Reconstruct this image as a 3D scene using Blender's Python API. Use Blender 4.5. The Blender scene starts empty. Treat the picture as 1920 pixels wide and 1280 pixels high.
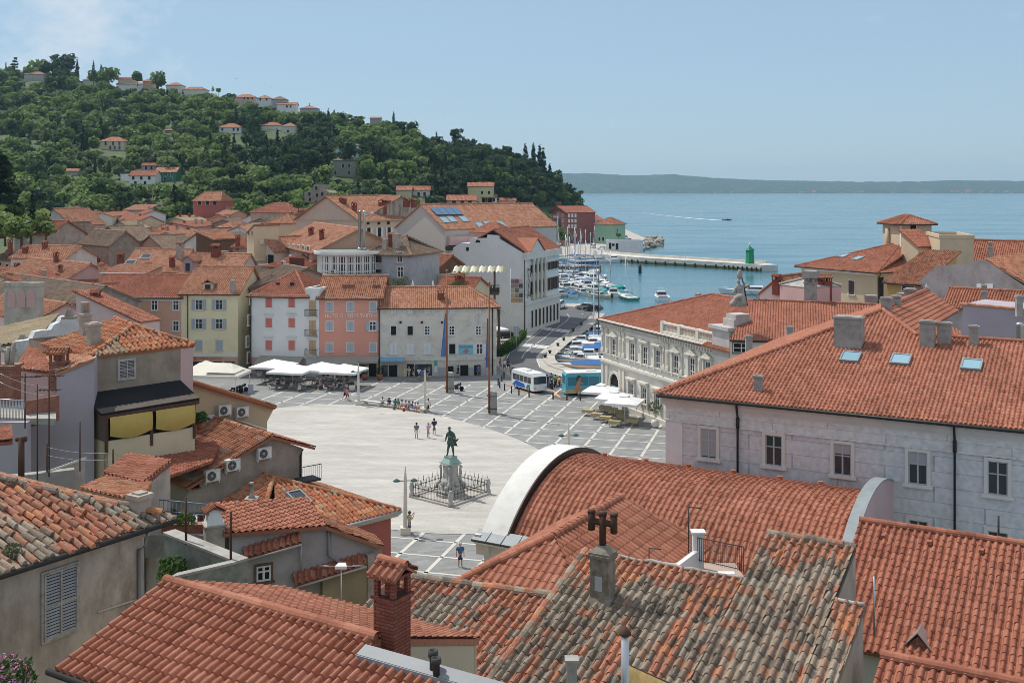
import bpy,bmesh,math,random
import numpy as np
from mathutils import Vector as V,Matrix,noise as mnoise
R_=math.radians
SC=bpy.context.scene
COL=SC.collection
random.seed(7)
RNG=np.random.default_rng(11)
# --------------- camera, light, sky
F,CX,HY,H=2080.0,960.0,355.0,27.0
cam=bpy.data.cameras.new('camera');camo=bpy.data.objects.new('camera',cam);COL.objects.link(camo)
camo.location=(0,0,H);camo.rotation_euler=(R_(90),0,0)
cam.sensor_width=36;cam.lens=36*F/1920;cam.shift_y=-(640-HY)/1920
cam.clip_start=.5;cam.clip_end=40000
SC.camera=camo
SUN_EL,SUN_AZ=57.0,math.degrees(math.atan2(-.79,.61))
w=bpy.data.worlds.new('World');SC.world=w;w.use_nodes=True
nt=w.node_tree;nt.nodes.clear()
out=nt.nodes.new('ShaderNodeOutputWorld');bg=nt.nodes.new('ShaderNodeBackground')
sky=nt.nodes.new('ShaderNodeTexSky');sky.sky_type='NISHITA';sky.sun_disc=False
sky.sun_elevation=R_(SUN_EL);sky.sun_rotation=R_(SUN_AZ)
sky.air_density=1.0;sky.dust_density=.25;sky.ozone_density=3.5;sky.altitude=0
bg.inputs['Strength'].default_value=.145
tc=nt.nodes.new('ShaderNodeTexCoord')
mp=nt.nodes.new('ShaderNodeMapping');mp.inputs['Scale'].default_value=(15,15,26)
nz=nt.nodes.new('ShaderNodeTexNoise');nz.inputs['Scale'].default_value=1.0;nz.inputs['Detail'].default_value=9;nz.inputs['Roughness'].default_value=.58
dot=nt.nodes.new('ShaderNodeVectorMath');dot.operation='DISTANCE'
cdir=V(((90-960)/F,1,(355-40)/F)).normalized();dot.inputs[1].default_value=cdir
mr=nt.nodes.new('ShaderNodeMapRange');mr.inputs['From Min'].default_value=.02;mr.inputs['From Max'].default_value=.19;mr.inputs['To Min'].default_value=.10;mr.inputs['To Max'].default_value=-.2
ad=nt.nodes.new('ShaderNodeMath');ad.operation='ADD'
rp=nt.nodes.new('ShaderNodeMapRange');rp.inputs['From Min'].default_value=.47;rp.inputs['From Max'].default_value=.68;rp.inputs['To Max'].default_value=.5
mx=nt.nodes.new('ShaderNodeMix');mx.data_type='RGBA';mx.inputs['B'].default_value=(5.2,5.45,5.7,1)
L=nt.links.new
L(tc.outputs['Generated'],mp.inputs['Vector']);L(mp.outputs[0],nz.inputs['Vector'])
L(tc.outputs['Generated'],dot.inputs[0]);L(dot.outputs['Value'],mr.inputs['Value'])
L(nz.outputs['Fac'],ad.inputs[0]);L(mr.outputs[0],ad.inputs[1]);L(ad.outputs[0],rp.inputs['Value'])
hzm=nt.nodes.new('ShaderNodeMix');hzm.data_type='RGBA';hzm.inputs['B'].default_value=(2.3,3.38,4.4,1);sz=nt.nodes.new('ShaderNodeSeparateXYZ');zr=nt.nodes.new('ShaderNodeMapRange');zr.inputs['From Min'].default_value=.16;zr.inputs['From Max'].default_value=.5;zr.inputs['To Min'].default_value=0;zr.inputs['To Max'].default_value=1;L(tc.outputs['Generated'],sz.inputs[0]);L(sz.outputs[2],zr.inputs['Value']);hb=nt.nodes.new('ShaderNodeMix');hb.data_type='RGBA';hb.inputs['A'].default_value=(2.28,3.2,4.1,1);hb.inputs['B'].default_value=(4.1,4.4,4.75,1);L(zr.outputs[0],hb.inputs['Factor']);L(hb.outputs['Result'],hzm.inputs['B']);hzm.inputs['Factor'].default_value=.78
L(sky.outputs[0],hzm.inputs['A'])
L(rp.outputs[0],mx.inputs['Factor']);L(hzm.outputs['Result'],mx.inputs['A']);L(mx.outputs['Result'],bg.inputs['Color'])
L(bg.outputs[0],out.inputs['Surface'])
sun=bpy.data.lights.new('sun','SUN');suno=bpy.data.objects.new('sun',sun);COL.objects.link(suno)
sun.energy=3.55;sun.angle=R_(.5);sun.color=(1,.955,.88)
ca,ce=R_(SUN_AZ),R_(SUN_EL)
sdir=V((math.sin(ca)*math.cos(ce),math.cos(ca)*math.cos(ce),math.sin(ce)))
suno.rotation_euler=sdir.to_track_quat('Z','Y').to_euler();suno.location=(-60,60,150)
vs=SC.view_settings;vs.view_transform='Standard';vs.look='None';vs.exposure=.12;vs.gamma=1;vs.use_curve_mapping=False
SC.cycles.max_bounces=6;SC.cycles.diffuse_bounces=3;SC.cycles.glossy_bounces=3;SC.cycles.transmission_bounces=4;SC.cycles.volume_bounces=0
SC.cycles.use_denoising=True;SC.cycles.filter_width=.85
# --------------- projection helpers (photo pixels -> the place)
def P(px,py,Y):return V(((px-CX)*Y/F,Y,H-(py-HY)*Y/F))
def G(px,py,z=0.0):return P(px,py,F*(H-z)/(py-HY))
def ray(px,py):return V(((px-CX)/F,1,-(py-HY)/F))
def onpl(px,py,p0,n):
 d=ray(px,py);o=V((0,0,H))
 return o+d*((p0-o).dot(n)/d.dot(n))
def S(r,g,b):
 f=lambda c:(c/255/12.92 if c/255<=.04045 else((c/255+.055)/1.055)**2.4)
 return(f(r),f(g),f(b))
 # --------------- materials
MATS={}
def _n(nt,t,**k):
 n=nt.nodes.new(t)
 for a,b in k.items():
  if a in n.inputs:n.inputs[a].default_value=b
  else:setattr(n,a,b)
 return n
def rgba(c):return(c[0],c[1],c[2],1)
def mat(name,col,rough=.85,var=.14,scale=.6,col2=None,amt=.5,bump=0.0,bscale=8,metal=0.0,spec=.3,fine=25,stretch=(1,1,1)):
 """plaster / stone / paint: base colour broken by broad and fine noise, col2 = stains with a shape of their own"""
 if name in MATS:return MATS[name]
 m=bpy.data.materials.new(name);m.use_nodes=True;MATS[name]=m
 nt=m.node_tree;L=nt.links.new
 b=nt.nodes['Principled BSDF'];b.inputs['Roughness'].default_value=rough;b.inputs['Metallic'].default_value=metal
 b.inputs['Specular IOR Level'].default_value=spec
 if var<=0 and not col2:
  b.inputs['Base Color'].default_value=rgba(col);return m
 tc=_n(nt,'ShaderNodeTexCoord');mp=_n(nt,'ShaderNodeMapping');mp.inputs['Scale'].default_value=stretch
 L(tc.outputs['Object'],mp.inputs['Vector'])
 n1=_n(nt,'ShaderNodeTexNoise',Scale=scale,Detail=6.0,Roughness=.6)
 n2=_n(nt,'ShaderNodeTexNoise',Scale=fine,Detail=3.0,Roughness=.6)
 L(mp.outputs[0],n1.inputs['Vector']);L(mp.outputs[0],n2.inputs['Vector'])
 mr=_n(nt,'ShaderNodeMapRange');mr.inputs['From Min'].default_value=.3;mr.inputs['From Max'].default_value=.7
 mr.inputs['To Min'].default_value=1-var;mr.inputs['To Max'].default_value=1+var*.7
 L(n1.outputs['Fac'],mr.inputs['Value'])
 mr2=_n(nt,'ShaderNodeMapRange');mr2.inputs['From Min'].default_value=.25;mr2.inputs['From Max'].default_value=.75
 mr2.inputs['To Min'].default_value=1-var*.45;mr2.inputs['To Max'].default_value=1+var*.35
 L(n2.outputs['Fac'],mr2.inputs['Value'])
 mu=_n(nt,'ShaderNodeMath',operation='MULTIPLY');L(mr.outputs[0],mu.inputs[0]);L(mr2.outputs[0],mu.inputs[1])
 vm=_n(nt,'ShaderNodeVectorMath',operation='SCALE');vm.inputs[0].default_value=col;L(mu.outputs[0],vm.inputs['Scale'])
 src=vm.outputs[0]
 if col2:
  n3=_n(nt,'ShaderNodeTexNoise',Scale=scale*1.7,Detail=8.0,Roughness=.66)
  mp2=_n(nt,'ShaderNodeMapping');mp2.inputs['Location'].default_value=(3.1,7.7,1.3);mp2.inputs['Scale'].default_value=stretch
  L(tc.outputs['Object'],mp2.inputs['Vector']);L(mp2.outputs[0],n3.inputs['Vector'])
  r3=_n(nt,'ShaderNodeMapRange');r3.inputs['From Min'].default_value=.56-.16*amt;r3.inputs['From Max'].default_value=.72-.16*amt;r3.inputs['To Max'].default_value=min(1,amt*1.3)
  L(n3.outputs['Fac'],r3.inputs['Value'])
  mi=_n(nt,'ShaderNodeMix',data_type='RGBA');mi.inputs['B'].default_value=rgba(col2)
  L(r3.outputs[0],mi.inputs['Factor']);L(src,mi.inputs['A']);src=mi.outputs['Result']
 L(src,b.inputs['Base Color'])
 if bump:
  n4=_n(nt,'ShaderNodeTexNoise',Scale=bscale,Detail=5.0);L(mp.outputs[0],n4.inputs['Vector'])
  bp=_n(nt,'ShaderNodeBump',Strength=bump,Distance=.03);L(n4.outputs['Fac'],bp.inputs['Height']);L(bp.outputs[0],b.inputs['Normal'])
 return m
def tilemat(name,stops,var=.22,lich=0.0,lcol=(.33,.31,.25),lscale=1.6,rough=.86):
 """clay tiles: every tile takes its own shade from the 'rnd' face attribute; lichen blotches over it"""
 if name in MATS:return MATS[name]
 m=bpy.data.materials.new(name);m.use_nodes=True;MATS[name]=m
 nt=m.node_tree;L=nt.links.new;b=nt.nodes['Principled BSDF'];b.inputs['Roughness'].default_value=rough;b.inputs['Specular IOR Level'].default_value=.2
 at=_n(nt,'ShaderNodeAttribute');at.attribute_name='rnd'
 cr=_n(nt,'ShaderNodeValToRGB');el=cr.color_ramp.elements
 while len(el)<len(stops):el.new(.5)
 for e,(p,c)in zip(el,stops):e.position=p;e.color=rgba(c)
 L(at.outputs['Fac'],cr.inputs['Fac'])
 tc=_n(nt,'ShaderNodeTexCoord')
 n1=_n(nt,'ShaderNodeTexNoise',Scale=.35,Detail=5.0,Roughness=.6);n2=_n(nt,'ShaderNodeTexNoise',Scale=14.0,Detail=4.0,Roughness=.65)
 L(tc.outputs['Object'],n1.inputs['Vector']);L(tc.outputs['Object'],n2.inputs['Vector'])
 ad=_n(nt,'ShaderNodeMath',operation='ADD');L(n1.outputs['Fac'],ad.inputs[0]);L(n2.outputs['Fac'],ad.inputs[1])
 mr=_n(nt,'ShaderNodeMapRange');mr.inputs['From Min'].default_value=.65;mr.inputs['From Max'].default_value=1.35;mr.inputs['To Min'].default_value=1-var;mr.inputs['To Max'].default_value=1+var*.8
 L(ad.outputs[0],mr.inputs['Value'])
 vm=_n(nt,'ShaderNodeVectorMath',operation='SCALE');L(cr.outputs['Color'],vm.inputs[0]);L(mr.outputs[0],vm.inputs['Scale'])
 src=vm.outputs[0]
 if lich>0:
  n3=_n(nt,'ShaderNodeTexNoise',Scale=lscale*4,Detail=9.0,Roughness=.7);L(tc.outputs['Object'],n3.inputs['Vector'])
  r3=_n(nt,'ShaderNodeMapRange');r3.inputs['From Min'].default_value=.66-.22*lich;r3.inputs['From Max'].default_value=.74-.2*lich;r3.inputs['To Max'].default_value=.85
  L(n3.outputs['Fac'],r3.inputs['Value'])
  n5=_n(nt,'ShaderNodeTexNoise',Scale=38.0,Detail=2.0);L(tc.outputs['Object'],n5.inputs['Vector'])
  c5=_n(nt,'ShaderNodeMix',data_type='RGBA');c5.inputs['A'].default_value=rgba([x*.3 for x in lcol]);c5.inputs['B'].default_value=rgba([min(1,x*1.35)for x in lcol])
  r5=_n(nt,'ShaderNodeMapRange');r5.inputs['From Min'].default_value=.35;r5.inputs['From Max'].default_value=.65;L(n5.outputs['Fac'],r5.inputs['Value']);L(r5.outputs[0],c5.inputs['Factor'])
  mi=_n(nt,'ShaderNodeMix',data_type='RGBA');L(c5.outputs['Result'],mi.inputs['B']);L(r3.outputs[0],mi.inputs['Factor']);L(src,mi.inputs['A']);src=mi.outputs['Result']
 L(src,b.inputs['Base Color'])
 return m
def brickmat(name,c1,c2,mortar,sc=1.0,msize=.02,rough=.85,bw=.5,rh=.25):
 if name in MATS:return MATS[name]
 m=bpy.data.materials.new(name);m.use_nodes=True;MATS[name]=m
 nt=m.node_tree;L=nt.links.new;b=nt.nodes['Principled BSDF'];b.inputs['Roughness'].default_value=rough;b.inputs['Specular IOR Level'].default_value=.2
 tc=_n(nt,'ShaderNodeTexCoord');sx=_n(nt,'ShaderNodeSeparateXYZ');cx=_n(nt,'ShaderNodeCombineXYZ')
 ad=_n(nt,'ShaderNodeMath',operation='ADD');L(tc.outputs['Object'],sx.inputs[0]);L(sx.outputs[0],ad.inputs[0]);L(sx.outputs[1],ad.inputs[1])
 L(ad.outputs[0],cx.inputs[0]);L(sx.outputs[2],cx.inputs[1])
 br=_n(nt,'ShaderNodeTexBrick');br.inputs['Color1'].default_value=rgba(c1);br.inputs['Color2'].default_value=rgba(c2);br.inputs['Mortar'].default_value=rgba(mortar)
 br.inputs['Scale'].default_value=sc;br.inputs['Mortar Size'].default_value=msize;br.inputs['Brick Width'].default_value=bw;br.inputs['Row Height'].default_value=rh
 br.inputs['Bias'].default_value=0;L(cx.outputs[0],br.inputs['Vector'])
 n1=_n(nt,'ShaderNodeTexNoise',Scale=3.0,Detail=6.0);L(tc.outputs['Object'],n1.inputs['Vector'])
 mr=_n(nt,'ShaderNodeMapRange');mr.inputs['From Min'].default_value=.3;mr.inputs['From Max'].default_value=.7;mr.inputs['To Min'].default_value=.85;mr.inputs['To Max'].default_value=1.12;L(n1.outputs['Fac'],mr.inputs['Value'])
 vm=_n(nt,'ShaderNodeVectorMath',operation='SCALE');L(br.outputs['Color'],vm.inputs[0]);L(mr.outputs[0],vm.inputs['Scale']);L(vm.outputs[0],b.inputs['Base Color'])
 return m
 # --------------- objects
FRAME={}
def thing(name,label,cat,loc=(0,0,0),rz=0.0,group=None):
 o=bpy.data.objects.new(name,None);COL.objects.link(o);o.empty_display_size=.3
 o.location=loc;o.rotation_euler=(0,0,rz);FRAME[o.name]=(V(loc),rz)
 tag(o,label,cat,group);return o
def tag(o,label=None,cat=None,group=None,kind=None):
 if label:o['label']=label
 if cat:o['category']=cat
 if group:o['group']=group
 if kind:o['kind']=kind
 return o
def obj(name,me,parent=None,loc=(0,0,0),rz=0.0):
 o=bpy.data.objects.new(name,me);COL.objects.link(o)
 if parent is not None:o.parent=parent
 o.location=loc;o.rotation_euler=(0,0,rz)
 return o
def copy_tree(o,parent=None):
 c=o.copy();COL.objects.link(c);c.parent=parent
 if o.name in FRAME:FRAME[c.name]=FRAME[o.name]
 for ch in list(o.children):copy_tree(ch,c)
 return c
def setloc(o,loc,rz=None,sc=None):
 o.location=loc
 if rz is not None:o.rotation_euler[2]=rz
 if sc is not None:o.scale=(sc,sc,sc)if not hasattr(sc,'__len__')else sc
 FRAME[o.name]=(V(loc),o.rotation_euler[2]);return o
class MB:
 def __init__(s):s.v=[];s.f=[];s.m=[];s.r=[];s.sm=[];s.T=None
 def add(s,vs,fs,mi=0,rnd=None,smooth=False):
  o=len(s.v)
  if s.T is not None:vs=[s.T@V(p)for p in vs]
  s.v.extend(tuple(p)for p in vs);s.f.extend(tuple(i+o for i in f)for f in fs)
  s.m.extend([mi]*len(fs));s.sm.extend([smooth]*len(fs))
  s.r.extend(rnd if rnd is not None and hasattr(rnd,'__len__')else[random.random()if rnd is None else rnd]*len(fs))
  return s
 def box(s,a,b,mi=0):
  x0,y0,z0=a;x1,y1,z1=b
  return s.add([(x0,y0,z0),(x1,y0,z0),(x1,y1,z0),(x0,y1,z0),(x0,y0,z1),(x1,y0,z1),(x1,y1,z1),(x0,y1,z1)],[(0,3,2,1),(4,5,6,7),(0,1,5,4),(1,2,6,5),(2,3,7,6),(3,0,4,7)],mi)
 def cbox(s,c,sz,mi=0):return s.box([c[i]-sz[i]/2 for i in range(3)],[c[i]+sz[i]/2 for i in range(3)],mi)
 def frust(s,c,z0,z1,a,b,mi=0):
  """square frustum: half sizes a=(ax,ay) at z0, b at z1"""
  v=[(c[0]+sx*a[0],c[1]+sy*a[1],z0)for sx,sy in((-1,-1),(1,-1),(1,1),(-1,1))]+[(c[0]+sx*b[0],c[1]+sy*b[1],z1)for sx,sy in((-1,-1),(1,-1),(1,1),(-1,1))]
  return s.add(v,[(0,3,2,1),(4,5,6,7),(0,1,5,4),(1,2,6,5),(2,3,7,6),(3,0,4,7)],mi)
 def poly(s,pts,mi=0,rnd=None):return s.add(pts,[tuple(range(len(pts)))],mi,rnd)
 def prism(s,pts,vec,mi=0):
  """polygon pts extruded by vec"""
  n=len(pts);vec=V(vec);p2=[V(p)+vec for p in pts]
  return s.add(list(pts)+p2,[tuple(range(n))[::-1],tuple(range(n,2*n))]+[(i,(i+1)%n,n+(i+1)%n,n+i)for i in range(n)],mi)
 def tube(s,pts,r,n=8,mi=0,caps=True,smooth=True):
  pts=[V(p)for p in pts];rr=r if hasattr(r,'__len__')else[r]*len(pts);vs=[];fs=[]
  for i,p in enumerate(pts):
   d=(pts[min(i+1,len(pts)-1)]-pts[max(i-1,0)]).normalized()
   a=d.orthogonal().normalized()if abs(d.z)>.95 else d.cross(V((0,0,1))).normalized();b=d.cross(a)
   vs+=[p+(a*math.cos(2*math.pi*k/n)+b*math.sin(2*math.pi*k/n))*rr[i]for k in range(n)]
  for i in range(len(pts)-1):
   fs+=[(i*n+k,i*n+(k+1)%n,(i+1)*n+(k+1)%n,(i+1)*n+k)for k in range(n)]
  if caps:fs+=[tuple(range(n))[::-1],tuple(range((len(pts)-1)*n,len(pts)*n))]
  return s.add(vs,fs,mi,smooth=smooth)
 def lathe(s,prof,c=(0,0,0),n=12,mi=0,smooth=True,ph=0.0,sx=1,sy=1):
  """prof: list of (radius, z)"""
  vs=[(c[0]+sx*r*math.cos(2*math.pi*(k+ph)/n),c[1]+sy*r*math.sin(2*math.pi*(k+ph)/n),c[2]+z)for r,z in prof for k in range(n)]
  fs=[(i*n+k,i*n+(k+1)%n,(i+1)*n+(k+1)%n,(i+1)*n+k)for i in range(len(prof)-1)for k in range(n)]
  fs+=[tuple(range(n))[::-1],tuple(range((len(prof)-1)*n,len(prof)*n))]
  return s.add(vs,fs,mi,smooth=smooth)
 def mesh(s,name,mats):
  me=bpy.data.meshes.new(name);me.from_pydata(s.v,[],s.f);me.update()
  for m in(mats if isinstance(mats,(list,tuple))else[mats]):me.materials.append(m)
  me.polygons.foreach_set('material_index',s.m);me.polygons.foreach_set('use_smooth',s.sm)
  a=me.attributes.new('rnd','FLOAT','FACE');a.data.foreach_set('value',s.r)
  return me
 def build(s,name,mats,parent=None,world=False,loc=(0,0,0),rz=0.0):
  if world and parent is not None:
   l,a=FRAME[parent.name];M=Matrix.Rotation(-a,4,'Z')@Matrix.Translation(-l)
   s.v=[tuple(M@V(p))for p in s.v]
  return obj(name,s.mesh(name,mats),parent,loc,rz)
  # --------------- tiled slopes
def tile_arrays(u0,u1,v0,v1,pitch,row,hgt,segc=4,segp=2,jit=0.0,lip=.018):
 nc=max(1,int(math.ceil((u1-u0)/pitch)));nr=max(1,int(math.ceil((v1-v0)/row)))
 pt=(u1-u0)/nc if jit==0 else pitch
 ts=np.concatenate([np.linspace(0,.64,segc+1),np.linspace(.64,1,segp+1)[1:]])
 hs=np.where(ts<=.64,hgt*np.sin(np.pi*ts/.64)**.8,-.22*hgt*np.sin(np.pi*(ts-.64)/.36))
 ns=len(ts)
 C,Rr=np.meshgrid(np.arange(nc),np.arange(nr));C=C.ravel();Rr=Rr.ravel();n=len(C)
 ju=RNG.normal(0,jit,n)[:,None]*pitch*.5;jv=RNG.normal(0,jit,n)[:,None]*row*.5;jh=np.abs(RNG.normal(0,jit,n))[:,None]*.03;jt=RNG.normal(0,jit,n)[:,None]*pitch*.4
 u=u0+(C[:,None]+ts[None,:])*pt
 va=v0+Rr[:,None]*row+jv+0*u;vb=va+row*1.04-jv
 cov=(ts<=.64)[None,:]
 ha=np.repeat(hs[None,:],n,0)*0-.01;hb=hs[None,:]+lip*cov+jh*cov;hc=hs[None,:]*.86+0*u+jh*.3*cov
 U=np.stack([u+ju*cov,u+ju*cov,u+(ju+jt)*cov],1);Vv=np.stack([va,va,vb],1);Hh=np.stack([ha,hb,hc],1)
 base=(np.arange(n)*3*ns)[:,None]
 k=np.arange(ns-1)[None,:]
 q1=np.stack([base+k,base+k+1,base+ns+k+1,base+ns+k],2);q2=np.stack([base+ns+k,base+ns+k+1,base+2*ns+k+1,base+2*ns+k],2)
 faces=np.concatenate([q1,q2],1).reshape(-1,4)
 rnd=np.repeat(RNG.random(n),2*(ns-1))
 return U.ravel(),Vv.ravel(),Hh.ravel(),faces,rnd
def rnd_mix(rnd,nface_tile):return rnd
def tiled(mb,poly,pitch=.24,row=.36,hgt=.07,seg=(4,2),jit=0.0,mi=0,slab=.14,slabmi=0,lip=.018,rfun=None):
 """cover a planar convex polygon (3-D points) with rows of barrel tiles on a thin slab"""
 poly=[V(p)for p in poly]
 n=V((0,0,0))
 for i in range(len(poly)):
  a,b=poly[i],poly[(i+1)%len(poly)]
  n+=V(((a.y-b.y)*(a.z+b.z),(a.z-b.z)*(a.x+b.x),(a.x-b.x)*(a.y+b.y)))
 n.normalize()
 if n.z<0:n=-n;poly=poly[::-1]
 e=V((0,0,1)).cross(n);e=e.normalized()if e.length>1e-4 else V((1,0,0));s=n.cross(e).normalized()
 o=poly[0]
 uv=[((p-o).dot(e),(p-o).dot(s))for p in poly]
 us=[a for a,b in uv];vs_=[b for a,b in uv]
 if slab:mb.prism([p-n*.03 for p in poly],-n*slab,slabmi)
 if not pitch:return
 U,W,Hh,faces,rnd=tile_arrays(min(us)-.02,max(us)+.02,min(vs_),max(vs_),pitch,row,hgt,seg[0],seg[1],jit,lip)
 X=np.outer(U,e)+np.outer(W,s)+np.outer(Hh,n)+np.array(o)
 if rfun is not None:rnd=rfun(rnd,U[faces[:,0]],W[faces[:,0]])
 bm=bmesh.new();lay=bm.faces.layers.float.new('rnd')
 bv=[bm.verts.new(p)for p in X]
 for f,r in zip(faces,rnd):
  bf=bm.faces.new((bv[f[0]],bv[f[1]],bv[f[2]],bv[f[3]]));bf[lay]=r
 rect=len(poly)==4 and all(abs(x-min(us))<.02 or abs(x-max(us))<.02 for x in us)and all(abs(x-min(vs_))<.02 or abs(x-max(vs_))<.02 for x in vs_)
 if True:
  for i in range(len(poly)):
   a,b=poly[i],poly[(i+1)%len(poly)]
   if(b-a).length<1e-4:continue
   pn=(b-a).cross(n).normalized()
   if abs((b-a).normalized().dot(e))>.999 and pn.dot(s)<0:continue
   bmesh.ops.bisect_plane(bm,geom=bm.verts[:]+bm.edges[:]+bm.faces[:],plane_co=a,plane_no=pn,clear_outer=True,dist=1e-5)
 bm.verts.index_update()
 mb.add([v.co for v in bm.verts],[[v.index for v in f.verts]for f in bm.faces],mi,[f[lay]for f in bm.faces],smooth=False)
 bm.free()
def ridge(mb,a,b,r=.13,mi=0,seg=.4,jit=0.0,n=6):
 """row of half-round ridge tiles from a to b"""
 a,b=V(a),V(b);Ln=(b-a).length
 if Ln<.1:return
 mb.tube([a-V((0,0,.06)),b-V((0,0,.06))],r*.8,6,mi)
 k=max(1,int(Ln/seg));d=(b-a)/k;dn=d.normalized();side=dn.cross(V((0,0,1))).normalized();up=side.cross(dn)
 for i in range(k):
  j=V((random.gauss(0,jit),random.gauss(0,jit),random.gauss(0,jit)))*.05
  p0=a+d*i-up*.03+j;p1=a+d*(i+1.08)-up*.03+j;vs=[]
  for p,rr in((p0,r*1.06),(p1,r*.9)):
   vs+=[p+side*math.cos(math.pi*q/n)*rr+up*math.sin(math.pi*q/n)*rr for q in range(n+1)]
  mb.add(vs,[(q,q+1,n+2+q,n+1+q)for q in range(n)]+[tuple(range(n+1))],mi,random.random(),smooth=False)
  # --------------- palette
T_NEW=tilemat('tile_new',[(0,(.25,.095,.058)),(.12,(.33,.127,.078)),(.6,(.37,.147,.092)),(1,(.42,.185,.12))],var=.3)
T_RED=tilemat('tile_red',[(0,(.23,.085,.053)),(.12,(.30,.11,.07)),(.6,(.34,.128,.08)),(1,(.385,.158,.10))],var=.28)
T_MID=tilemat('tile_mid',[(0,(.24,.105,.062)),(.35,(.36,.152,.085)),(.7,(.43,.195,.11)),(.93,(.40,.21,.14)),(1,(.28,.22,.16))],var=.28,lich=.22)
T_PALE=tilemat('tile_pale',[(0,(.31,.145,.09)),(.5,(.42,.20,.12)),(1,(.48,.26,.17))],var=.2,lich=.15,lcol=(.3,.24,.18))
T_OLD=tilemat('tile_old',[(0,(.12,.09,.07)),(.3,(.23,.18,.135)),(.55,(.33,.27,.205)),(.66,(.30,.16,.10)),(.82,(.36,.14,.085)),(.93,(.40,.16,.09)),(1,(.47,.2,.09))],var=.5,lich=.62,lcol=(.31,.295,.25))
T_GREY=tilemat('tile_grey',[(0,(.17,.13,.10)),(.5,(.25,.19,.14)),(.85,(.30,.19,.13)),(1,(.36,.16,.10))],var=.35,lich=.5,lcol=(.30,.28,.22))
T_LICH=tilemat('tile_lichen',[(0,(.24,.20,.13)),(.6,(.33,.28,.18)),(1,(.36,.19,.11))],var=.35,lich=.6,lcol=(.36,.33,.22))
FLATROOF=mat('flat_roof',(.30,.29,.27),col2=(.2,.19,.17),amt=.5,scale=.5)
WHITE=mat('white_render',(.72,.73,.72),var=.06,col2=(.6,.6,.58),amt=.35,scale=.25)
OFFWH=mat('off_white_render',(.66,.63,.57),var=.08,col2=(.5,.47,.41),amt=.4,scale=.3)
CREAM=mat('cream_render',(.66,.56,.38),var=.08,col2=(.55,.47,.33),amt=.4,scale=.3)
YEL=mat('yellow_render',(.80,.72,.48),var=.06,col2=(.62,.56,.36),amt=.4,scale=.25)
BEIGE=mat('beige_render',(.56,.45,.31),var=.1,col2=(.44,.36,.26),amt=.4,scale=.3)
OCHRE=mat('ochre_render',(.5,.35,.13),var=.1)
SALM=mat('salmon_render',(.66,.31,.235),var=.05,col2=(.6,.3,.23),amt=.3,scale=.25)
PEACH=mat('peach_render',(.62,.37,.26),var=.07,col2=(.5,.31,.23),amt=.35,scale=.3)
PINK=mat('pink_render',(.62,.44,.42),var=.08,col2=(.5,.38,.37),amt=.35,scale=.3)
ROSE=mat('rose_render',(.56,.34,.32),var=.08,col2=(.45,.29,.28),amt=.35,scale=.3)
LILAC=mat('lilac_render',(.42,.37,.41),var=.08,col2=(.36,.32,.36),amt=.4,scale=.3)
REDW=mat('red_render',(.44,.13,.11),var=.12,col2=(.36,.12,.1),amt=.45,scale=.4)
GREYW=mat('grey_render',(.42,.41,.40),var=.14,col2=(.28,.26,.24),amt=.5,scale=.4)
BLUEW=mat('pale_blue_render',(.5,.58,.66),var=.06)
GREENW=mat('green_render',(.27,.46,.33),var=.08)
DKGREEN=mat('deep_green_render',(.05,.2,.13),var=.1)
STONE=mat('rubble_stone',(.34,.29,.24),var=.25,scale=1.2,col2=(.2,.17,.14),amt=.55,fine=6,bump=.3)
OLDPL=mat('old_plaster',(.46,.40,.34),var=.18,scale=.5,col2=(.29,.235,.19),amt=.6,bump=.2)
STREAK=mat('streaked_plaster',(.47,.41,.35),var=.16,scale=.9,col2=(.24,.18,.14),amt=.75,stretch=(1,1,.18),fine=14)
LIME=mat('limestone',(.66,.62,.54),var=.1,scale=.8,col2=(.5,.46,.39),amt=.35)
LIMEW=mat('limestone_wall',(.68,.655,.60),var=.08,scale=.4,col2=(.56,.52,.46),amt=.4)
CONC=mat('concrete',(.38,.36,.33),var=.2,scale=.8,col2=(.24,.22,.2),amt=.55)
BRICK=brickmat('red_brick',(.25,.07,.045),(.31,.10,.065),(.09,.04,.032),sc=1.0,bw=.26,rh=.075,msize=.009)
BRICKO=brickmat('old_brick',(.24,.075,.05),(.33,.13,.08),(.30,.2,.15),sc=1.0,bw=.28,rh=.085,msize=.012)
DARK=mat('dark_metal',(.025,.024,.023),var=.2,rough=.5)
IRON=mat('iron',(.05,.048,.045),var=.2,rough=.6)
RUST=mat('rusty_iron',(.09,.045,.03),var=.3,rough=.8)
GUT=mat('gutter_brown',(.055,.035,.028),var=.2,rough=.5)
LEAD=mat('lead_sheet',(.27,.30,.31),var=.15,rough=.5,scale=1.5)
STEEL=mat('steel',(.55,.56,.57),var=.08,rough=.35,metal=.8)
GLASS=mat('window_glass',(.035,.045,.055),var=0,rough=.06,spec=.6)
GLASSB=mat('sky_window_glass',(.25,.42,.50),var=0,rough=.05,spec=.8)
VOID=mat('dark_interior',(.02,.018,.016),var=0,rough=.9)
WHPAINT=mat('white_paint',(.74,.74,.72),var=.05,rough=.5)
GREYPAINT=mat('grey_paint',(.42,.44,.46),var=.06,rough=.6)
SHWH=mat('shutter_white',(.70,.71,.72),var=.06,rough=.6)
SHGR=mat('shutter_grey',(.40,.44,.48),var=.08,rough=.6)
SHPK=mat('shutter_coral',(.58,.19,.16),var=.08,rough=.6)
SHBR=mat('shutter_brown',(.10,.05,.035),var=.15,rough=.7)
SHTAN=mat('shutter_tan',(.55,.36,.22),var=.1,rough=.7)
SHOLD=mat('shutter_weathered',(.36,.34,.33),var=.25,rough=.9,scale=4,col2=(.24,.17,.13),amt=.5)
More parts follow.
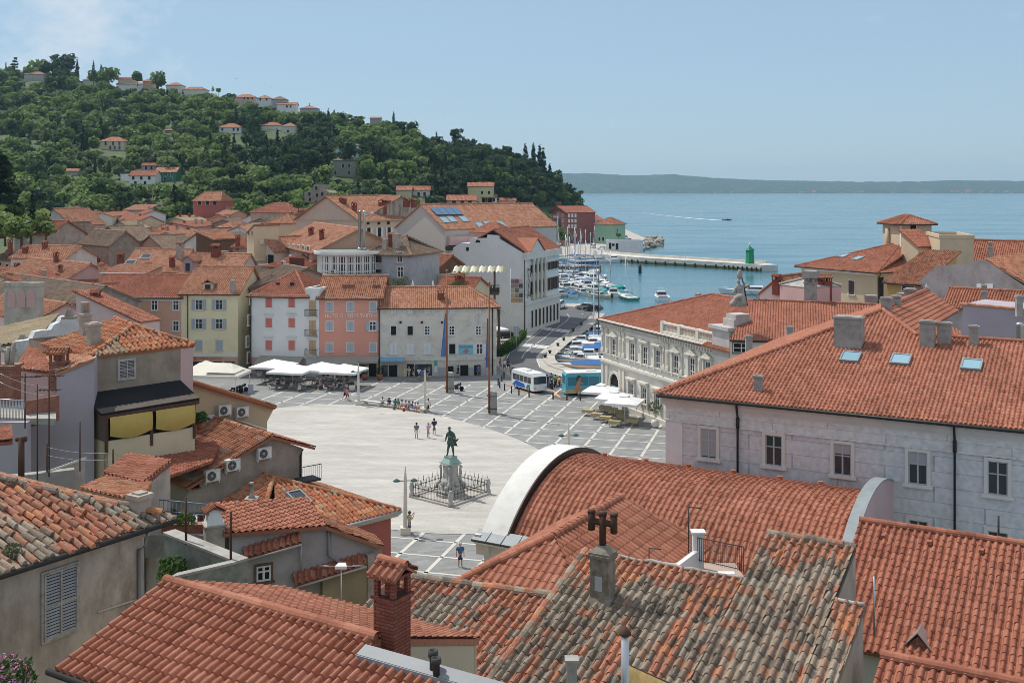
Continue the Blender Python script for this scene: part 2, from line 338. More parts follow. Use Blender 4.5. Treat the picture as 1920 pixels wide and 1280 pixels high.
WOOD=mat('old_wood',(.16,.09,.055),var=.3,rough=.8,scale=3)
BLKFELT=mat('black_felt',(.017,.018,.02),var=.3,rough=.9)
AWN=mat('awning_grey',(.34,.32,.27),var=.08,rough=.9)
YCLOTH=mat('yellow_cloth',(.55,.40,.12),var=.08,rough=.9,scale=2)
CANVAS=mat('white_canvas',(.80,.80,.80),var=.03,rough=.9)
CANVASC=mat('cream_canvas',(.74,.70,.60),var=.05,rough=.9)
# --------------- windows (shared meshes)
WC={}
def winmesh(w,h,style,fr):
 """one window, centred, wall at y=0, outwards is -y. returns list of (part name, mesh)"""
 key=(round(w,2),round(h,2),style,fr.name)
 if key in WC:return WC[key]
 parts=[];s=style
 f=MB();t=.09 if w>.5 else.05
 if s.startswith('big'):t=.2
 dp=.12 if s.startswith('big')else.06
 f.box((-w/2-t,-dp,-h/2),(-w/2,.05,h/2));f.box((w/2,-dp,-h/2),(w/2+t,.05,h/2));f.box((-w/2-t,-dp,h/2),(w/2+t,.05,h/2+t))
 f.box((-w/2-t*1.6,-dp-.1,-h/2-t),(w/2+t*1.6,.05,-h/2))
 parts.append(('window',f.mesh('window',fr)))
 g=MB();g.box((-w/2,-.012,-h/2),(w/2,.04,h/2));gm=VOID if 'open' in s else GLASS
 parts.append(('pane',g.mesh('pane',gm)))
 if 'mull' in s:
  m=MB();b=.045 if not s.startswith('big')else.05
  m.box((-b,-.05,-h/2),(b,-.01,h/2))
  for z in((-.5,)if 'mull1' in s else(-.17,.17)if 'mull2' in s else(.12,)):m.box((-w/2,-.04,z*h-b*.7+(h*.5 if 'mull1' in s else 0)),(w/2,-.012,z*h+b*.7+(h*.5 if 'mull1' in s else 0)))
  for x in(-w/2,w/2-.07):m.box((x,-.045,-h/2),(x+.07,-.011,h/2))
  for z in(-h/2,h/2-.07):m.box((-w/2,-.043,z),(w/2,-.0115,z+.07))
  parts.append(('sash',m.mesh('sash',GREYPAINT if 'grey' in s else WHPAINT)))
 sh={'W':SHWH,'G':SHGR,'P':SHPK,'B':SHBR,'T':SHTAN,'O':SHOLD,'D':DKGREEN}
 if '|' in s:
  c=sh[s.split('|')[1][0]];md=s.split('|')[1][1:]
  for sx in(-1,1):
   q=MB()
   if md=='c':
    x0,x1=(-w/2,-.01)if sx<0 else(.01,w/2)
    y0,y1=-.055,-.015
   else:
    x0,x1=(-w-.02,-w/2-.02)if sx<0 else(w/2+.02,w+.02)
    y0,y1=-.13,-.085
   q.box((x0,y0,-h/2),(x1,y1,h/2));k=max(3,int(h/.14))
   for i in range(k):
    z=-h/2+.06+(h-.12)*i/k;q.box((x0+.05,y0-.015,z),(x1-.05,y0+.002,z+(h-.12)/k*.55))
   parts.append(('shutter',q.mesh('shutter',c)))
 WC[key]=parts;return parts
def put_window(parent,loc,rz,w,h,style,fr):
 root=None
 for nm,me in winmesh(w,h,style,fr):
  o=obj(nm,me,parent if root is None else root,loc if root is None else(0,0,0),rz if root is None else 0)
  if root is None:root=o
 return root
 # --------------- houses
class House:
 def __init__(s,label,A,B,d,py,z0=0.0,wall=OFFWH,roof='gx',rh=2.0,rmat=T_MID,pitch=.3,row=.4,ov=.35,name='house',group=None,hgt=.12,inset=None,rf=.5,jit=0.0,base=None,ovs=None,cap=True,seg=(3,1),fascia=None,ze=None,cat='house',rfun=None,trim=None):
  a=V(((A[0]-CX)*A[1]/F,A[1],0));b=V(((B[0]-CX)*B[1]/F,B[1],0))
  s.ze=ze if ze is not None else H-(py-HY)*A[1]/F
  s.z0=z0;s.w=(b-a).length;s.d=d;s.h=s.ze-z0;s.a=a
  s.ux=(b-a).normalized();s.uy=V((-s.ux.y,s.ux.x,0));s.rz=math.atan2(s.ux.y,s.ux.x)
  s.root=thing(name,label,cat,(a.x,a.y,z0),s.rz,group)
  w,h=s.w,s.h;ovs=ov if ovs is None else ovs
  s.kind=roof;s.rh=rh;s.rf=rf
  W=MB()
  def face(pts):W.poly(pts)
  t=rh
  top={'gx':lambda y:h+(t*y/(d*rf)if y<d*rf else t*(d-y)/(d*(1-rf)))}
  f4=[(0,0,0),(w,0,0),(w,0,h),(0,0,h)]
  if roof=='gx':
   yr=d*rf;face(f4);face([(w,d,0),(0,d,0),(0,d,h),(w,d,h)])
   face([(w,0,0),(w,d,0),(w,d,h),(w,yr,h+t),(w,0,h)]);face([(0,d,0),(0,0,0),(0,0,h),(0,yr,h+t),(0,d,h)])
  elif roof=='gy':
   xr=w*rf;face([(0,0,0),(w,0,0),(w,0,h),(xr,0,h+t),(0,0,h)]);face([(w,d,0),(0,d,0),(0,d,h),(xr,d,h+t),(w,d,h)])
   face([(w,0,0),(w,d,0),(w,d,h),(w,0,h)]);face([(0,d,0),(0,0,0),(0,0,h),(0,d,h)])
  elif roof in('sf','sb','sl','sr'):
   z={'sf':(h,h,h+t,h+t),'sb':(h+t,h+t,h,h),'sl':(h,h+t,h+t,h),'sr':(h+t,h,h,h+t)}[roof]
   c=[(0,0),(w,0),(w,d),(0,d)]
   for i in range(4):
    j=(i+1)%4;face([c[i]+(0,),c[j]+(0,),c[j]+(z[j],),c[i]+(z[i],)])
  else:
   c=[(0,0),(w,0),(w,d),(0,d)]
   for i in range(4):
    j=(i+1)%4;face([c[i]+(0,),c[j]+(0,),c[j]+(h,),c[i]+(h,)])
   if roof=='flat':W.box((-.1,-.1,h),(w+.1,.25,h+.45),0);W.box((-.1,d-.25,h),(w+.1,d+.1,h+.45));W.box((-.1,.25,h),(.25,d-.25,h+.45));W.box((w-.25,.25,h),(w+.1,d-.25,h+.45))
  s.wall=W.build('wall',wall,s.root)
  R=MB();o=ov;polys=[];caps=[]
  if roof=='gx':
   sf,sb=t/(d*rf),t/(d*(1-rf));yr=d*rf
   polys=[[(-ovs,-o,h-o*sf),(w+ovs,-o,h-o*sf),(w+ovs,yr,h+t),(-ovs,yr,h+t)],[(w+ovs,d+o,h-o*sb),(-ovs,d+o,h-o*sb),(-ovs,yr,h+t),(w+ovs,yr,h+t)]]
   caps=[((-ovs,yr,h+t),(w+ovs,yr,h+t))];eaves=[polys[0][:2],polys[1][:2]]
  elif roof=='gy':
   xr=w*rf;sl,sr=t/xr,t/(w-xr)
   polys=[[(-o,d+ovs,h-o*sl),(-o,-ovs,h-o*sl),(xr,-ovs,h+t),(xr,d+ovs,h+t)],[(w+o,-ovs,h-o*sr),(w+o,d+ovs,h-o*sr),(xr,d+ovs,h+t),(xr,-ovs,h+t)]]
   caps=[((xr,-ovs,h+t),(xr,d+ovs,h+t))];eaves=[polys[0][:2],polys[1][:2]]
  elif roof=='hip':
   il,ir=inset if inset else(min(w/2,d/2),)*2
   yr=d*rf;k=t/yr
   e=[(-o,-o,h-o*k),(w+o,-o,h-o*k),(w+o,d+o,h-o*k),(-o,d+o,h-o*k)]
   r0,r1=(il,yr,h+t),(w-ir,yr,h+t)
   if il<=0:r0=(-ovs,yr,h+t);e[0]=(-ovs,)+e[0][1:];e[3]=(-ovs,)+e[3][1:]
   if ir<=0:r1=(w+ovs,yr,h+t);e[1]=(w+ovs,)+e[1][1:];e[2]=(w+ovs,)+e[2][1:]
   polys=[[e[0],e[1],r1,r0],[e[2],e[3],r0,r1]];caps=[(r0,r1)]
   if w-il-ir<.05:polys=[[e[0],e[1],r0],[e[2],e[3],r0]];caps=[]
   if il>0:polys.append([e[3],e[0],r0]);caps+=[(e[0],r0),(e[3],r0)]
   if ir>0:polys.append([e[1],e[2],r1]);caps+=[(e[1],r1),(e[2],r1)]
   eaves=[(e[0],e[1]),(e[1],e[2]),(e[3],e[0])]
   if il<=0 or ir<=0:
    G2=MB()
    for xx,ii in((0,il),(w,ir)):
     if ii<=0:G2.poly([(xx,0,h),(xx,yr,h+t),(xx,d,h)])
    G2.build('gable',wall,s.root)
  elif roof=='hipy':
   il,ir=inset if inset else(min(w/2,d/2),)*2
   xr=w/2;k=t/xr
   e=[(-o,-o,h-o*k),(w+o,-o,h-o*k),(w+o,d+o,h-o*k),(-o,d+o,h-o*k)]
   r0,r1=(xr,il,h+t),(xr,d-ir,h+t)
   polys=[[e[0],e[1],r0],[e[1],e[2],r1,r0],[e[2],e[3],r1],[e[3],e[0],r0,r1]];caps=[(r0,r1),(e[0],r0),(e[1],r0),(e[2],r1),(e[3],r1)]
   eaves=[(e[0],e[1]),(e[1],e[2]),(e[3],e[0])]
  elif roof in('sf','sb','sl','sr'):
   kx=t/w if roof in('sl','sr')else 0;ky=t/d if roof in('sf','sb')else 0
   zz=lambda x,y:h+(ky*y if roof=='sf' else ky*(d-y)if roof=='sb' else kx*x if roof=='sl' else kx*(w-x))
   c=[(-o,-o),(w+o,-o),(w+o,d+o),(-o,d+o)];polys=[[q+(zz(*q),)for q in c]];eaves=[(polys[0][0],polys[0][1])]
  elif roof=='none':eaves=[]
  else:
   R.box((.25,.25,h-.2),(w-.25,d-.25,h+.05));eaves=[]
  s.polys=[[V(p)for p in q]for q in polys]
  for q in polys:tiled(R,q,pitch,row,hgt,seg,jit,rfun=rfun)
  if cap:
   for a_,b_ in caps:ridge(R,V(a_)+V((0,0,.04)),V(b_)+V((0,0,.04)),.15 if A[1]<120 else.2,jit=jit*2)
  s.roof=None if roof=='none' else R.build('roof',rmat if roof!='flat' else(rmat or FLATROOF),s.root)
  if fascia is not None:
   for a_,b_ in eaves:E=MB();E.tube([V(a_)+V((0,0,-.06)),V(b_)+V((0,0,-.06))],.085,6);E.build('gutter',fascia,s.root)
  if trim is not None:
   E=MB();E.box((-.18,-.2,h-.38),(w+.18,-.002,h-.06));E.box((-.12,-.1,h-.62),(w+.12,-.001,h-.38));E.box((w+.002,0,h-.36),(w+.16,d,h-.07));E.box((-.16,0,h-.36),(-.002,d,h-.07))
   E.build('cornice',trim,s.root)
 def wp(s,x,y,z):return s.a+s.ux*x+s.uy*y+V((0,0,s.z0+z))
 def loc(s,p):q=p-s.a;return V((q.dot(s.ux),q.dot(s.uy),p.z-s.z0))
 def on(s,px,py,face='f'):
  p0,n={'f':(s.a,-s.uy),'r':(s.a+s.ux*s.w,s.ux),'l':(s.a,-s.ux)}[face]
  return s.loc(onpl(px,py,p0,n))
 def win(s,px,py,w=None,h=None,style='plain',face='f',fr=None,wm=None,hm=None):
  """window centred on photo pixel (px,py); w,h in photo pixels or wm,hm in metres"""
  q=s.on(px,py,face)
  Y=s.wp(*q).y
  hm=hm or h*Y/F
  if wm is None:
   e=.5*w;q1=s.on(px-e,py,face);q2=s.on(px+e,py,face);wm=(q2-q1).length
  rz={'f':0,'r':R_(90),'l':R_(-90)}[face]
  return put_window(s.root,q,rz,wm,hm,style,fr or LIME)
 def wins(s,pxs,pys,w,h,style='plain',face='f',fr=None):
  for y in pys:
   for x in pxs:s.win(x,y,w,h,style,face,fr)
 def roofpt(s,px,py):
  """first slope of this roof under the pixel, in local coordinates"""
  best=None
  for q in s.polys:
   n=(q[1]-q[0]).cross(q[2]-q[0]).normalized();wpts=[s.wp(*p)for p in q]
   wn=s.ux*n.x+s.uy*n.y+V((0,0,n.z));d=ray(px,py)
   if abs(d.dot(wn))<1e-6:continue
   p=onpl(px,py,wpts[0],wn)
   if p.y<1:continue
   ins=all(((wpts[(i+1)%len(q)]-wpts[i]).cross(p-wpts[i])).dot(wn)*((wpts[1]-wpts[0]).cross(wpts[2]-wpts[0])).dot(wn)>=-1e-3 for i in range(len(q)))
   if ins and(best is None or p.y<best.y):best=p
  return s.loc(best)if best is not None else None
 def chim(s,px,pytop,pybase,wpx,style='brick',dep=None,Y=None):
  q=s.roofpt(px,pybase)
  if Y is not None:q=s.loc(P(px,pybase,Y))
  if q is None:q=s.loc(P(px,pybase,s.a.y+s.d*.5))
  Yc=s.wp(*q).y;w=wpx*Yc/F;h=(pybase-pytop)*Yc/F
  return chimney(s.root,q,w,dep or w*.8,h,style,-s.rz*0)
 def skylight(s,px,py,w=.8,l=1.1,glass=None):
  for q in s.polys:
   n=(q[1]-q[0]).cross(q[2]-q[0]).normalized();n=n if n.z>0 else-n
   p=s.roofpt(px,py)
   if p is None:return
   if abs((p-q[0]).dot(n))<.02:return skylight(s.root,p,n,w,l,glass)
def skylight(root,p,n,w=.8,l=1.1,glass=None):
 e=V((0,0,1)).cross(n).normalized();u=n.cross(e)
 def bx(mb,x0,x1,y0,y1,z0,z1):
  vs=[p+e*x+u*y+n*z for z in(z0,z1)for x,y in((x0,y0),(x1,y0),(x1,y1),(x0,y1))]
  mb.add(vs,[(0,3,2,1),(4,5,6,7),(0,1,5,4),(1,2,6,5),(2,3,7,6),(3,0,4,7)])
 m=MB();b=.1
 bx(m,-w/2-b,w/2+b,-l/2-b,-l/2,-.1,.2);bx(m,-w/2-b,w/2+b,l/2,l/2+b,-.1,.2);bx(m,-w/2-b,-w/2,-l/2,l/2,-.1,.2);bx(m,w/2,w/2+b,-l/2,l/2,-.1,.2)
 f=m.build('skylight',LEAD,root)
 g=MB();bx(g,-w/2,w/2,-l/2,l/2,-.1,.16);g.build('pane',glass or GLASSB,f)
 return f
def chimney(root,q,w,d,h,style='brick',rz=0.0,world=False):
 """chimney standing on local point q"""
 m=MB();dn=.7
 bm_={'brick':BRICK,'bricko':BRICKO,'plaster':OLDPL,'conc':CONC,'white':WHITE,'peach':PEACH}[style.split('_')[0]]
 top=style.split('_')[1]if '_' in style else('tile' if style.startswith('brick')else 'slab')
 if top=='tile':
  zc=h*.62 if h<1.4 else h-.75
  m.box((-w/2,-d/2,-dn),(w/2,d/2,zc));m.box((-w/2-.05,-d/2-.05,zc),(w/2+.05,d/2+.05,zc+.07))
  t=min(.12,w*.2)
  for sx in(-1,1):
   for sy in(-1,1):m.cbox((sx*(w/2-t/2),sy*(d/2-t/2),(zc+.07+h-.3)/2),(t,t,h-.3-zc-.07))
  m.cbox((0,0,(zc+.07+h-.3)/2),(t,d-2*t,h-.3-zc-.07));m.cbox((0,0,h-.27),(w+.06,d+.06,.06))
 else:
  m.box((-w/2,-d/2,-dn),(w/2,d/2,h-.18));m.box((-w/2-.07,-d/2-.07,h-.18),(w/2+.07,d/2+.07,h-.05));m.box((-w/2+.05,-d/2+.05,h-.05),(w/2-.05,d/2-.05,h))
  m.box((-w/2-.03,-d/2-.03,h*.7),(w/2+.03,d/2+.03,h*.7+.06))
 c=m.build('chimney',bm_,root,loc=q,rz=rz)
 if top=='tile':
  t=MB();zt=h-.24;ww=w/2+.1;dd=d/2+.12
  for sy in(-1,1):tiled(t,[(-ww,sy*dd,zt),(ww,sy*dd,zt),(ww,0,zt+.24),(-ww,0,zt+.24)]if sy<0 else[(ww,dd,zt),(-ww,dd,zt),(-ww,0,zt+.24),(ww,0,zt+.24)],.2,.3,.07,(4,2),slab=.05)
  ridge(t,(-ww,0,zt+.27),(ww,0,zt+.27),.1,seg=.3);t.build('cap',T_NEW if style.startswith('brick_')or style=='brick' else T_MID,c)
 elif top=='pots':
  t=MB()
  for i in(-.28,0,.28):t.lathe([(.09,-.05),(.09,.5),(.13,.52),(.13,.62),(.06,.63)],(i*w,0,h),8)
  t.build('pot',OLDPL,c)
 return c
def box_window_label(*a):pass
# --------------- ground, hill, sea
PXS=[-900,-400,-100,0,100,200,330,450,600,700,800,900,980,1030,1062,1085,1100]
CRY=[150,150,150,152,146,166,186,205,228,250,276,298,318,345,368,386,398]
CYC=[900,900,900,880,860,840,800,780,740,710,680,650,660,680,690,700,705]
CYB=[420,420,420,420,415,410,405,400,390,385,395,430,500,590,610,620,625]
CZB=[14,14,14,13,12,12,11,11,10,10,8,6,4,3,2,1.5,.5]
def sst(t):t=max(0,min(1,t));return t*t*(3-2*t)
def hill(x,y):
 px=CX+F*x/y
 if px>1112:return-6.0
 yb=float(np.interp(px,PXS,CYB));yc=float(np.interp(px,PXS,CYC));zb=float(np.interp(px,PXS,CZB))
 zc=H-(float(np.interp(px,PXS,CRY))-HY)*yc/F
 t=(y-yb)/(yc-yb)
 if px>800 and t<0:zb=-.4+(zb*0 if px>840 else(zb+.4)*(840-px)/40)
 if t<0:return zb*max(0,1-(yb-y)/(yb-170))if y>170 else 0
 if t>1:z=zc-(y-yc)*.25
 else:
  z=zb+(zc-zb)*(.72*t+.28*sst(t))
  z+=(math.sin(t*34+px*.006)*.9)*min(1,t*5)*(1-t)
 z+=3.0*mnoise.noise(V((x*.012,y*.012,3)))*min(1,max(0,t*3))
 if px>1090:z=z+(-6-z)*(px-1090)/22
 return max(z,-6)
def ground(x,y):
 if y>165:return hill(x,y)
 z=0.0
 z=max(z,13*sst((62-y)/45));
 if x<-27:z=max(z,9*sst((-27-x)/12)*sst((120-y)/30))
 return z
LAND=[V((-1500,100)),V((-22,118)),V((-22,62)),V((120,62)),V((120,196)),V((45,173)),V((14,158.5))]
for p in((1063,696),(1040,690),(1027,684),(1019,676),(1018,667),(1027,659),(1046,643),(1060,633),(1089,614),(1119,588)):
 q=G(*p);LAND.append(V((q.x,q.y)))
LAND+=[V((17,262)),V((9.3,264)),V((8.5,300)),V((12,420)),V((15,449)),V((41,455)),V((41,490)),V((56,520)),V((72,575)),V((74,600)),V((75,680)),V((78,800)),V((80,985)),V((60,1100)),V((-1500,1100))]
def in_land(x,y):
 c=False;n=len(LAND)
 for i in range(n):
  a,b=LAND[i],LAND[(i+1)%n]
  if(a.y>y)!=(b.y>y)and x<(b.x-a.x)*(y-a.y)/(b.y-a.y)+a.x:c=not c
 return c
GND=mat('earth',(.085,.115,.04),var=.35,scale=.05,col2=(.05,.085,.03),amt=.6)
QUAY=mat('quay_stone',(.46,.43,.38),var=.15,scale=.4,col2=(.33,.31,.28),amt=.4)
ASPH=mat('asphalt',(.125,.128,.135),var=.12,scale=.25,col2=(.095,.095,.1),amt=.4)
def earth():
 ys=np.concatenate([np.linspace(8,165,40),np.linspace(172,400,32),np.linspace(408,720,64),np.linspace(735,1100,26)])
 us=np.linspace(-1.05,.42,150)
 vs=[];fs=[]
 for y in ys:
  for u in us:
   x=u*max(y,60)
   z=ground(x,y)
   if y>110 and not in_land(x,y):z=-6
   elif y>60 and z<=.6:z=min(z,-.25)if z<.25 else z
   vs.append((x,y,z))
 nu=len(us)
 for i in range(len(ys)-1):
  for j in range(nu-1):fs.append((i*nu+j,i*nu+j+1,(i+1)*nu+j+1,(i+1)*nu+j))
 m=MB();m.add(vs,fs,0,0,smooth=True);tag(m.build('hill_terrain',GND),kind='structure')
earth()
q=MB();q.prism([(p.x,p.y,-5)for p in LAND],(0,0,4.985),0);tag(q.build('quay_ground',QUAY),kind='structure')
SEA=bpy.data.materials.new('sea_water');SEA.use_nodes=True
nt=SEA.node_tree;b=nt.nodes['Principled BSDF'];b.inputs['Roughness'].default_value=.12;b.inputs['IOR'].default_value=1.33
b.inputs['Base Color'].default_value=(.05,.16,.21,1)
tc=_n(nt,'ShaderNodeTexCoord');mp=_n(nt,'ShaderNodeMapping');mp.inputs['Scale'].default_value=(.05,.16,1)
n1=_n(nt,'ShaderNodeTexNoise',Scale=6.0,Detail=5.0,Roughness=.6);n2=_n(nt,'ShaderNodeTexNoise',Scale=.35,Detail=4.0)
L=nt.links.new
L(tc.outputs['Object'],mp.inputs['Vector']);L(mp.outputs[0],n1.inputs['Vector']);L(mp.outputs[0],n2.inputs['Vector'])
bp=_n(nt,'ShaderNodeBump',Strength=.2,Distance=.35);L(n1.outputs['Fac'],bp.inputs['Height']);L(bp.outputs[0],b.inputs['Normal'])
mr=_n(nt,'ShaderNodeMapRange');mr.inputs['From Min'].default_value=.35;mr.inputs['From Max'].default_value=.7;mr.inputs['To Min'].default_value=.05;mr.inputs['To Max'].default_value=.3
L(n2.outputs['Fac'],mr.inputs['Value']);L(mr.outputs[0],b.inputs['Roughness'])
m=MB();m.add([(-400,100,-1.5),(5000,100,-1.5),(9000,12000,-1.5),(-9000,12000,-1.5)],[(0,1,2,3)]);tag(m.build('sea',SEA),kind='structure')
YF=8000.0
def far_land():
 prof=[(1000,329),(1050,325),(1120,325),(1200,329),(1290,327),(1340,331),(1400,335),(1480,338),(1560,339),(1680,341),(1800,340),(1860,338),(1960,339),(2300,341)]
 vs=[];fs=[];N=260;K=9
 for i in range(N):
  px=985+(2300-985)*i/(N-1);top=float(np.interp(px,[p for p,_ in prof],[t for _,t in prof]))-1.3*mnoise.noise(V((px*.05,0,0)))-.9*mnoise.noise(V((px*.22,4,0)))
  for k in range(K):
   t=k/(K-1);Y=YF+900*t;zt=H-(top-HY)*(YF+900)/F;zb=-2
   x=(px-CX)*YF/F*(1+.02*t)
   vs.append((x,Y,zb+(zt-zb)*(t**.8)*(1+.10*mnoise.noise(V((px*.06,t*5,2)))*(1-t))))
 for i in range(N-1):
  for k in range(K-1):fs.append((i*K+k,(i+1)*K+k,(i+1)*K+k+1,i*K+k+1))
 m=MB();m.add(vs,fs,0,0,smooth=True)
 mt=mat('far_woods',(.022,.05,.03),var=.6,scale=.012,col2=(.16,.17,.1),amt=.4,fine=.06)
 tag(m.build('far_shore_hills',mt),kind='structure')
far_land()
# --------------- the square
PAVE=bpy.data.materials.new('square_paving');PAVE.use_nodes=True
nt=PAVE.node_tree;b=nt.nodes['Principled BSDF'];b.inputs['Roughness'].default_value=.8;L=nt.links.new
tc=_n(nt,'ShaderNodeTexCoord');br=_n(nt,'ShaderNodeTexBrick');br.inputs['Color1'].default_value=(.195,.20,.195,1);br.inputs['Color2'].default_value=(.265,.267,.26,1);br.inputs['Mortar'].default_value=(.18,.18,.175,1)
br.inputs['Scale'].default_value=1;br.inputs['Mortar Size'].default_value=.012;br.inputs['Brick Width'].default_value=.9;br.inputs['Row Height'].default_value=.45
mp=_n(nt,'ShaderNodeMapping');mp.inputs['Rotation'].default_value=(0,0,R_(-15.5));L(tc.outputs['Object'],mp.inputs['Vector']);L(mp.outputs[0],br.inputs['Vector'])
n1=_n(nt,'ShaderNodeTexNoise',Scale=.18,Detail=7.0,Roughness=.65);L(tc.outputs['Object'],n1.inputs['Vector'])
mr=_n(nt,'ShaderNodeMapRange');mr.inputs['From Min'].default_value=.3;mr.inputs['From Max'].default_value=.7;mr.inputs['To Min'].default_value=.86;mr.inputs['To Max'].default_value=1.12;L(n1.outputs['Fac'],mr.inputs['Value'])
vm=_n(nt,'ShaderNodeVectorMath',operation='SCALE');L(br.outputs['Color'],vm.inputs[0]);L(mr.outputs[0],vm.inputs['Scale']);L(vm.outputs[0],b.inputs['Base Color'])
STRIPE=mat('white_stone_band',(.56,.54,.49),var=.12,scale=.5)
OVAL=bpy.data.materials.new('white_stone_oval');OVAL.use_nodes=True
nt=OVAL.node_tree;b=nt.nodes['Principled BSDF'];b.inputs['Roughness'].default_value=.75;L=nt.links.new
tc=_n(nt,'ShaderNodeTexCoord');mp=_n(nt,'ShaderNodeMapping');mp.inputs['Rotation'].default_value=(0,0,R_(22));L(tc.outputs['Object'],mp.inputs['Vector'])
br=_n(nt,'ShaderNodeTexBrick');br.inputs['Color1'].default_value=(.46,.44,.395,1);br.inputs['Color2'].default_value=(.51,.485,.44,1);br.inputs['Mortar'].default_value=(.38,.36,.32,1)
br.inputs['Scale'].default_value=1;br.inputs['Mortar Size'].default_value=.016;br.inputs['Brick Width'].default_value=1.3;br.inputs['Row Height'].default_value=.55;L(mp.outputs[0],br.inputs['Vector'])
mp2=_n(nt,'ShaderNodeMapping');mp2.inputs['Rotation'].default_value=(0,0,R_(22));mp2.inputs['Scale'].default_value=(.12,.55,1);L(tc.outputs['Object'],mp2.inputs['Vector'])
n1=_n(nt,'ShaderNodeTexNoise',Scale=1.0,Detail=8.0,Roughness=.68);L(mp2.outputs[0],n1.inputs['Vector'])
mr=_n(nt,'ShaderNodeMapRange');mr.inputs['From Min'].default_value=.3;mr.inputs['From Max'].default_value=.72;mr.inputs['To Min'].default_value=.72;mr.inputs['To Max'].default_value=1.1;L(n1.outputs['Fac'],mr.inputs['Value'])
vm=_n(nt,'ShaderNodeVectorMath',operation='SCALE');L(br.outputs['Color'],vm.inputs[0]);L(mr.outputs[0],vm.inputs['Scale']);L(vm.outputs[0],b.inputs['Base Color'])
def gpoly(name,pts,m,z,kind='structure'):
 q=MB();q.poly([(p[0],p[1],z)for p in pts]);return tag(q.build(name,m),kind=kind)
GP=lambda*pp:[G(*p).xy for p in pp]
gpoly('square_pavement',[(-62,70),(40,70),(40,140),(14.5,141),(13.9,142),G(1126,742).xy,G(1060,752).xy,G(1010,738).xy,G(965,712).xy,G(935,690).xy,(-2.6,174),(-62,174)],PAVE,0)
EL=[]
ec=V((-13.44,113.05));ea,eb,er=15.57,28.59,R_(28.9)
for i in range(96):
 t=2*math.pi*i/96;x,y=ea*math.cos(t),eb*math.sin(t)
 EL.append(V((ec.x+x*math.cos(er)-y*math.sin(er),ec.y+x*math.sin(er)+y*math.cos(er))))
gpoly('square_oval',EL,OVAL,.024)
AD=V(((1520-CX)/F,1)).normalized();BD=V((AD.y,-AD.x))
def bands():
 m=MB();zc=.012
 def band(p,d,n,l0,l1,wd,z):
  a=p+d*l0;b2=p+d*l1;m.add([(q.x,q.y,z)for q in(a-n*wd,b2-n*wd,b2+n*wd,a+n*wd)],[(0,1,2,3)])
 for i in range(-13,12):
  o=BD*(-26.2+3.22*i);l1=147 if i<1 else 141
  band(o,AD,BD,60,min(l1,152-.25*(i+13)*0),.15,zc)
 for j in range(-14,10):band(AD*(118.2+3.4*j),BD,AD,-68,9,.115,zc)
 return m
bd=bands();tag(bd.build('square_bands',STRIPE),kind='structure')
road=GP((965,700),(942,676),(955,660),(985,640),(1033,600),(1026,585),(1016,578),(1060,573),(1112,580),(1110,590),(1080,614),(1050,632),(1036,643),(1014,659),(1005,668),(1006,677),(1014,688),(1030,697),(1058,706),(1115,714),(1126,742),(1060,752),(1010,738))
gpoly('harbour_road',road,ASPH,.002)
PAINTW=mat('road_paint',(.6,.6,.58),var=.15,scale=1)
PAINTO=mat('orange_road_paint',(.62,.26,.05),var=.1,scale=1)
rm=MB()
def strip(pp,wd,mi=0,z=.007):
 pp=[G(*p).xy for p in pp]
 for a,b2 in zip(pp[:-1],pp[1:]):
  d=(b2-a);
  if d.length<1e-3:continue
  d.normalize();n=V((-d.y,d.x))*wd/2
  rm.add([(q.x,q.y,z)for q in(a-n,b2-n,b2+n,a+n)],[(0,1,2,3)],mi)
strip([(1057,706),(1028,697),(1012,688),(1008,677),(1010,666),(1020,657),(1040,643)],.16)
strip([(1040,643),(1068,623),(1086,610),(1108,592)],.14)
strip([(978,672),(982,664),(990,656),(1000,648),(1020,634),(1040,618),(1062,602),(1068,594),(1063,588)],.14)
strip([(950,672),(956,661),(968,655),(1002,630),(1024,611),(1040,593)],.12)
for i in range(5):strip([(984+i*10.8,643.5+i*1.1),(978+i*10.6,649+i*1.1)],1.0)
for i in range(6):strip([(1022+i*9.3,613.5+i*1),(1017+i*9.2,618+i*1.1)],.9)
for a in([(948,718),(966,723)],[(973,730),(990,735),(1005,741)],[(1017,730),(1038,733),(1050,745)]):strip(a,.35,1)
rm.build('road_markings',[PAINTW,PAINTO]);tag(bpy.data.objects['road_markings'],kind='structure')
kb=MB()
def kerb(pp,wd,hh):
 pp=[G(*p)for p in pp]
 for a,b2 in zip(pp[:-1],pp[1:]):
  d=(b2-a).normalized();n=V((-d.y,d.x,0))*wd
  kb.prism([a+V((0,0,-.02)),b2+V((0,0,-.02)),b2+n+V((0,0,-.02)),a+n+V((0,0,-.02))],(0,0,hh))
kerb([(1063,697),(1040,690.5),(1027,684.5),(1019,676),(1018,667),(1027,659.3),(1046,643),(1060,633),(1089,614),(1119,588)],-1.9,.17)
kerb([(942,660),(985,627.5),(1033,594)],.25,.14)
tag(kb.build('quay_kerb',QUAY),kind='structure')
gpoly('museum_pavement',GP((942,661),(984,628),(1033,596),(1030,590),(960,600),(930,650)),QUAY,.1)
D1=V((.867,-.4984,0));NB=V((.4984,.867,0))
UP=V((0,0,1))
def pxon(pl,pts):return[onpl(x,y,pl[0],pl[1])for x,y in pts]
def slope_plane(p,e,pitch,up):return(p,(up*(-math.tan(R_(pitch)))+UP).normalized())
class Block:
 """thing whose pieces are laid out in world space"""
 def __init__(s,name,label,cat,loc,group=None):s.root=thing(name,label,cat,loc,0,group);s.loc0=V(loc)
 def add(s,mb,name,mats,parent=None):
  mb.v=[tuple(V(p)-s.loc0)for p in mb.v];return obj(name,mb.mesh(name,mats),parent or s.root)
 def l(s,p):return V(p)-s.loc0
A0=P(1250,745,75);ZE=H-(738-HY)*74.5/F
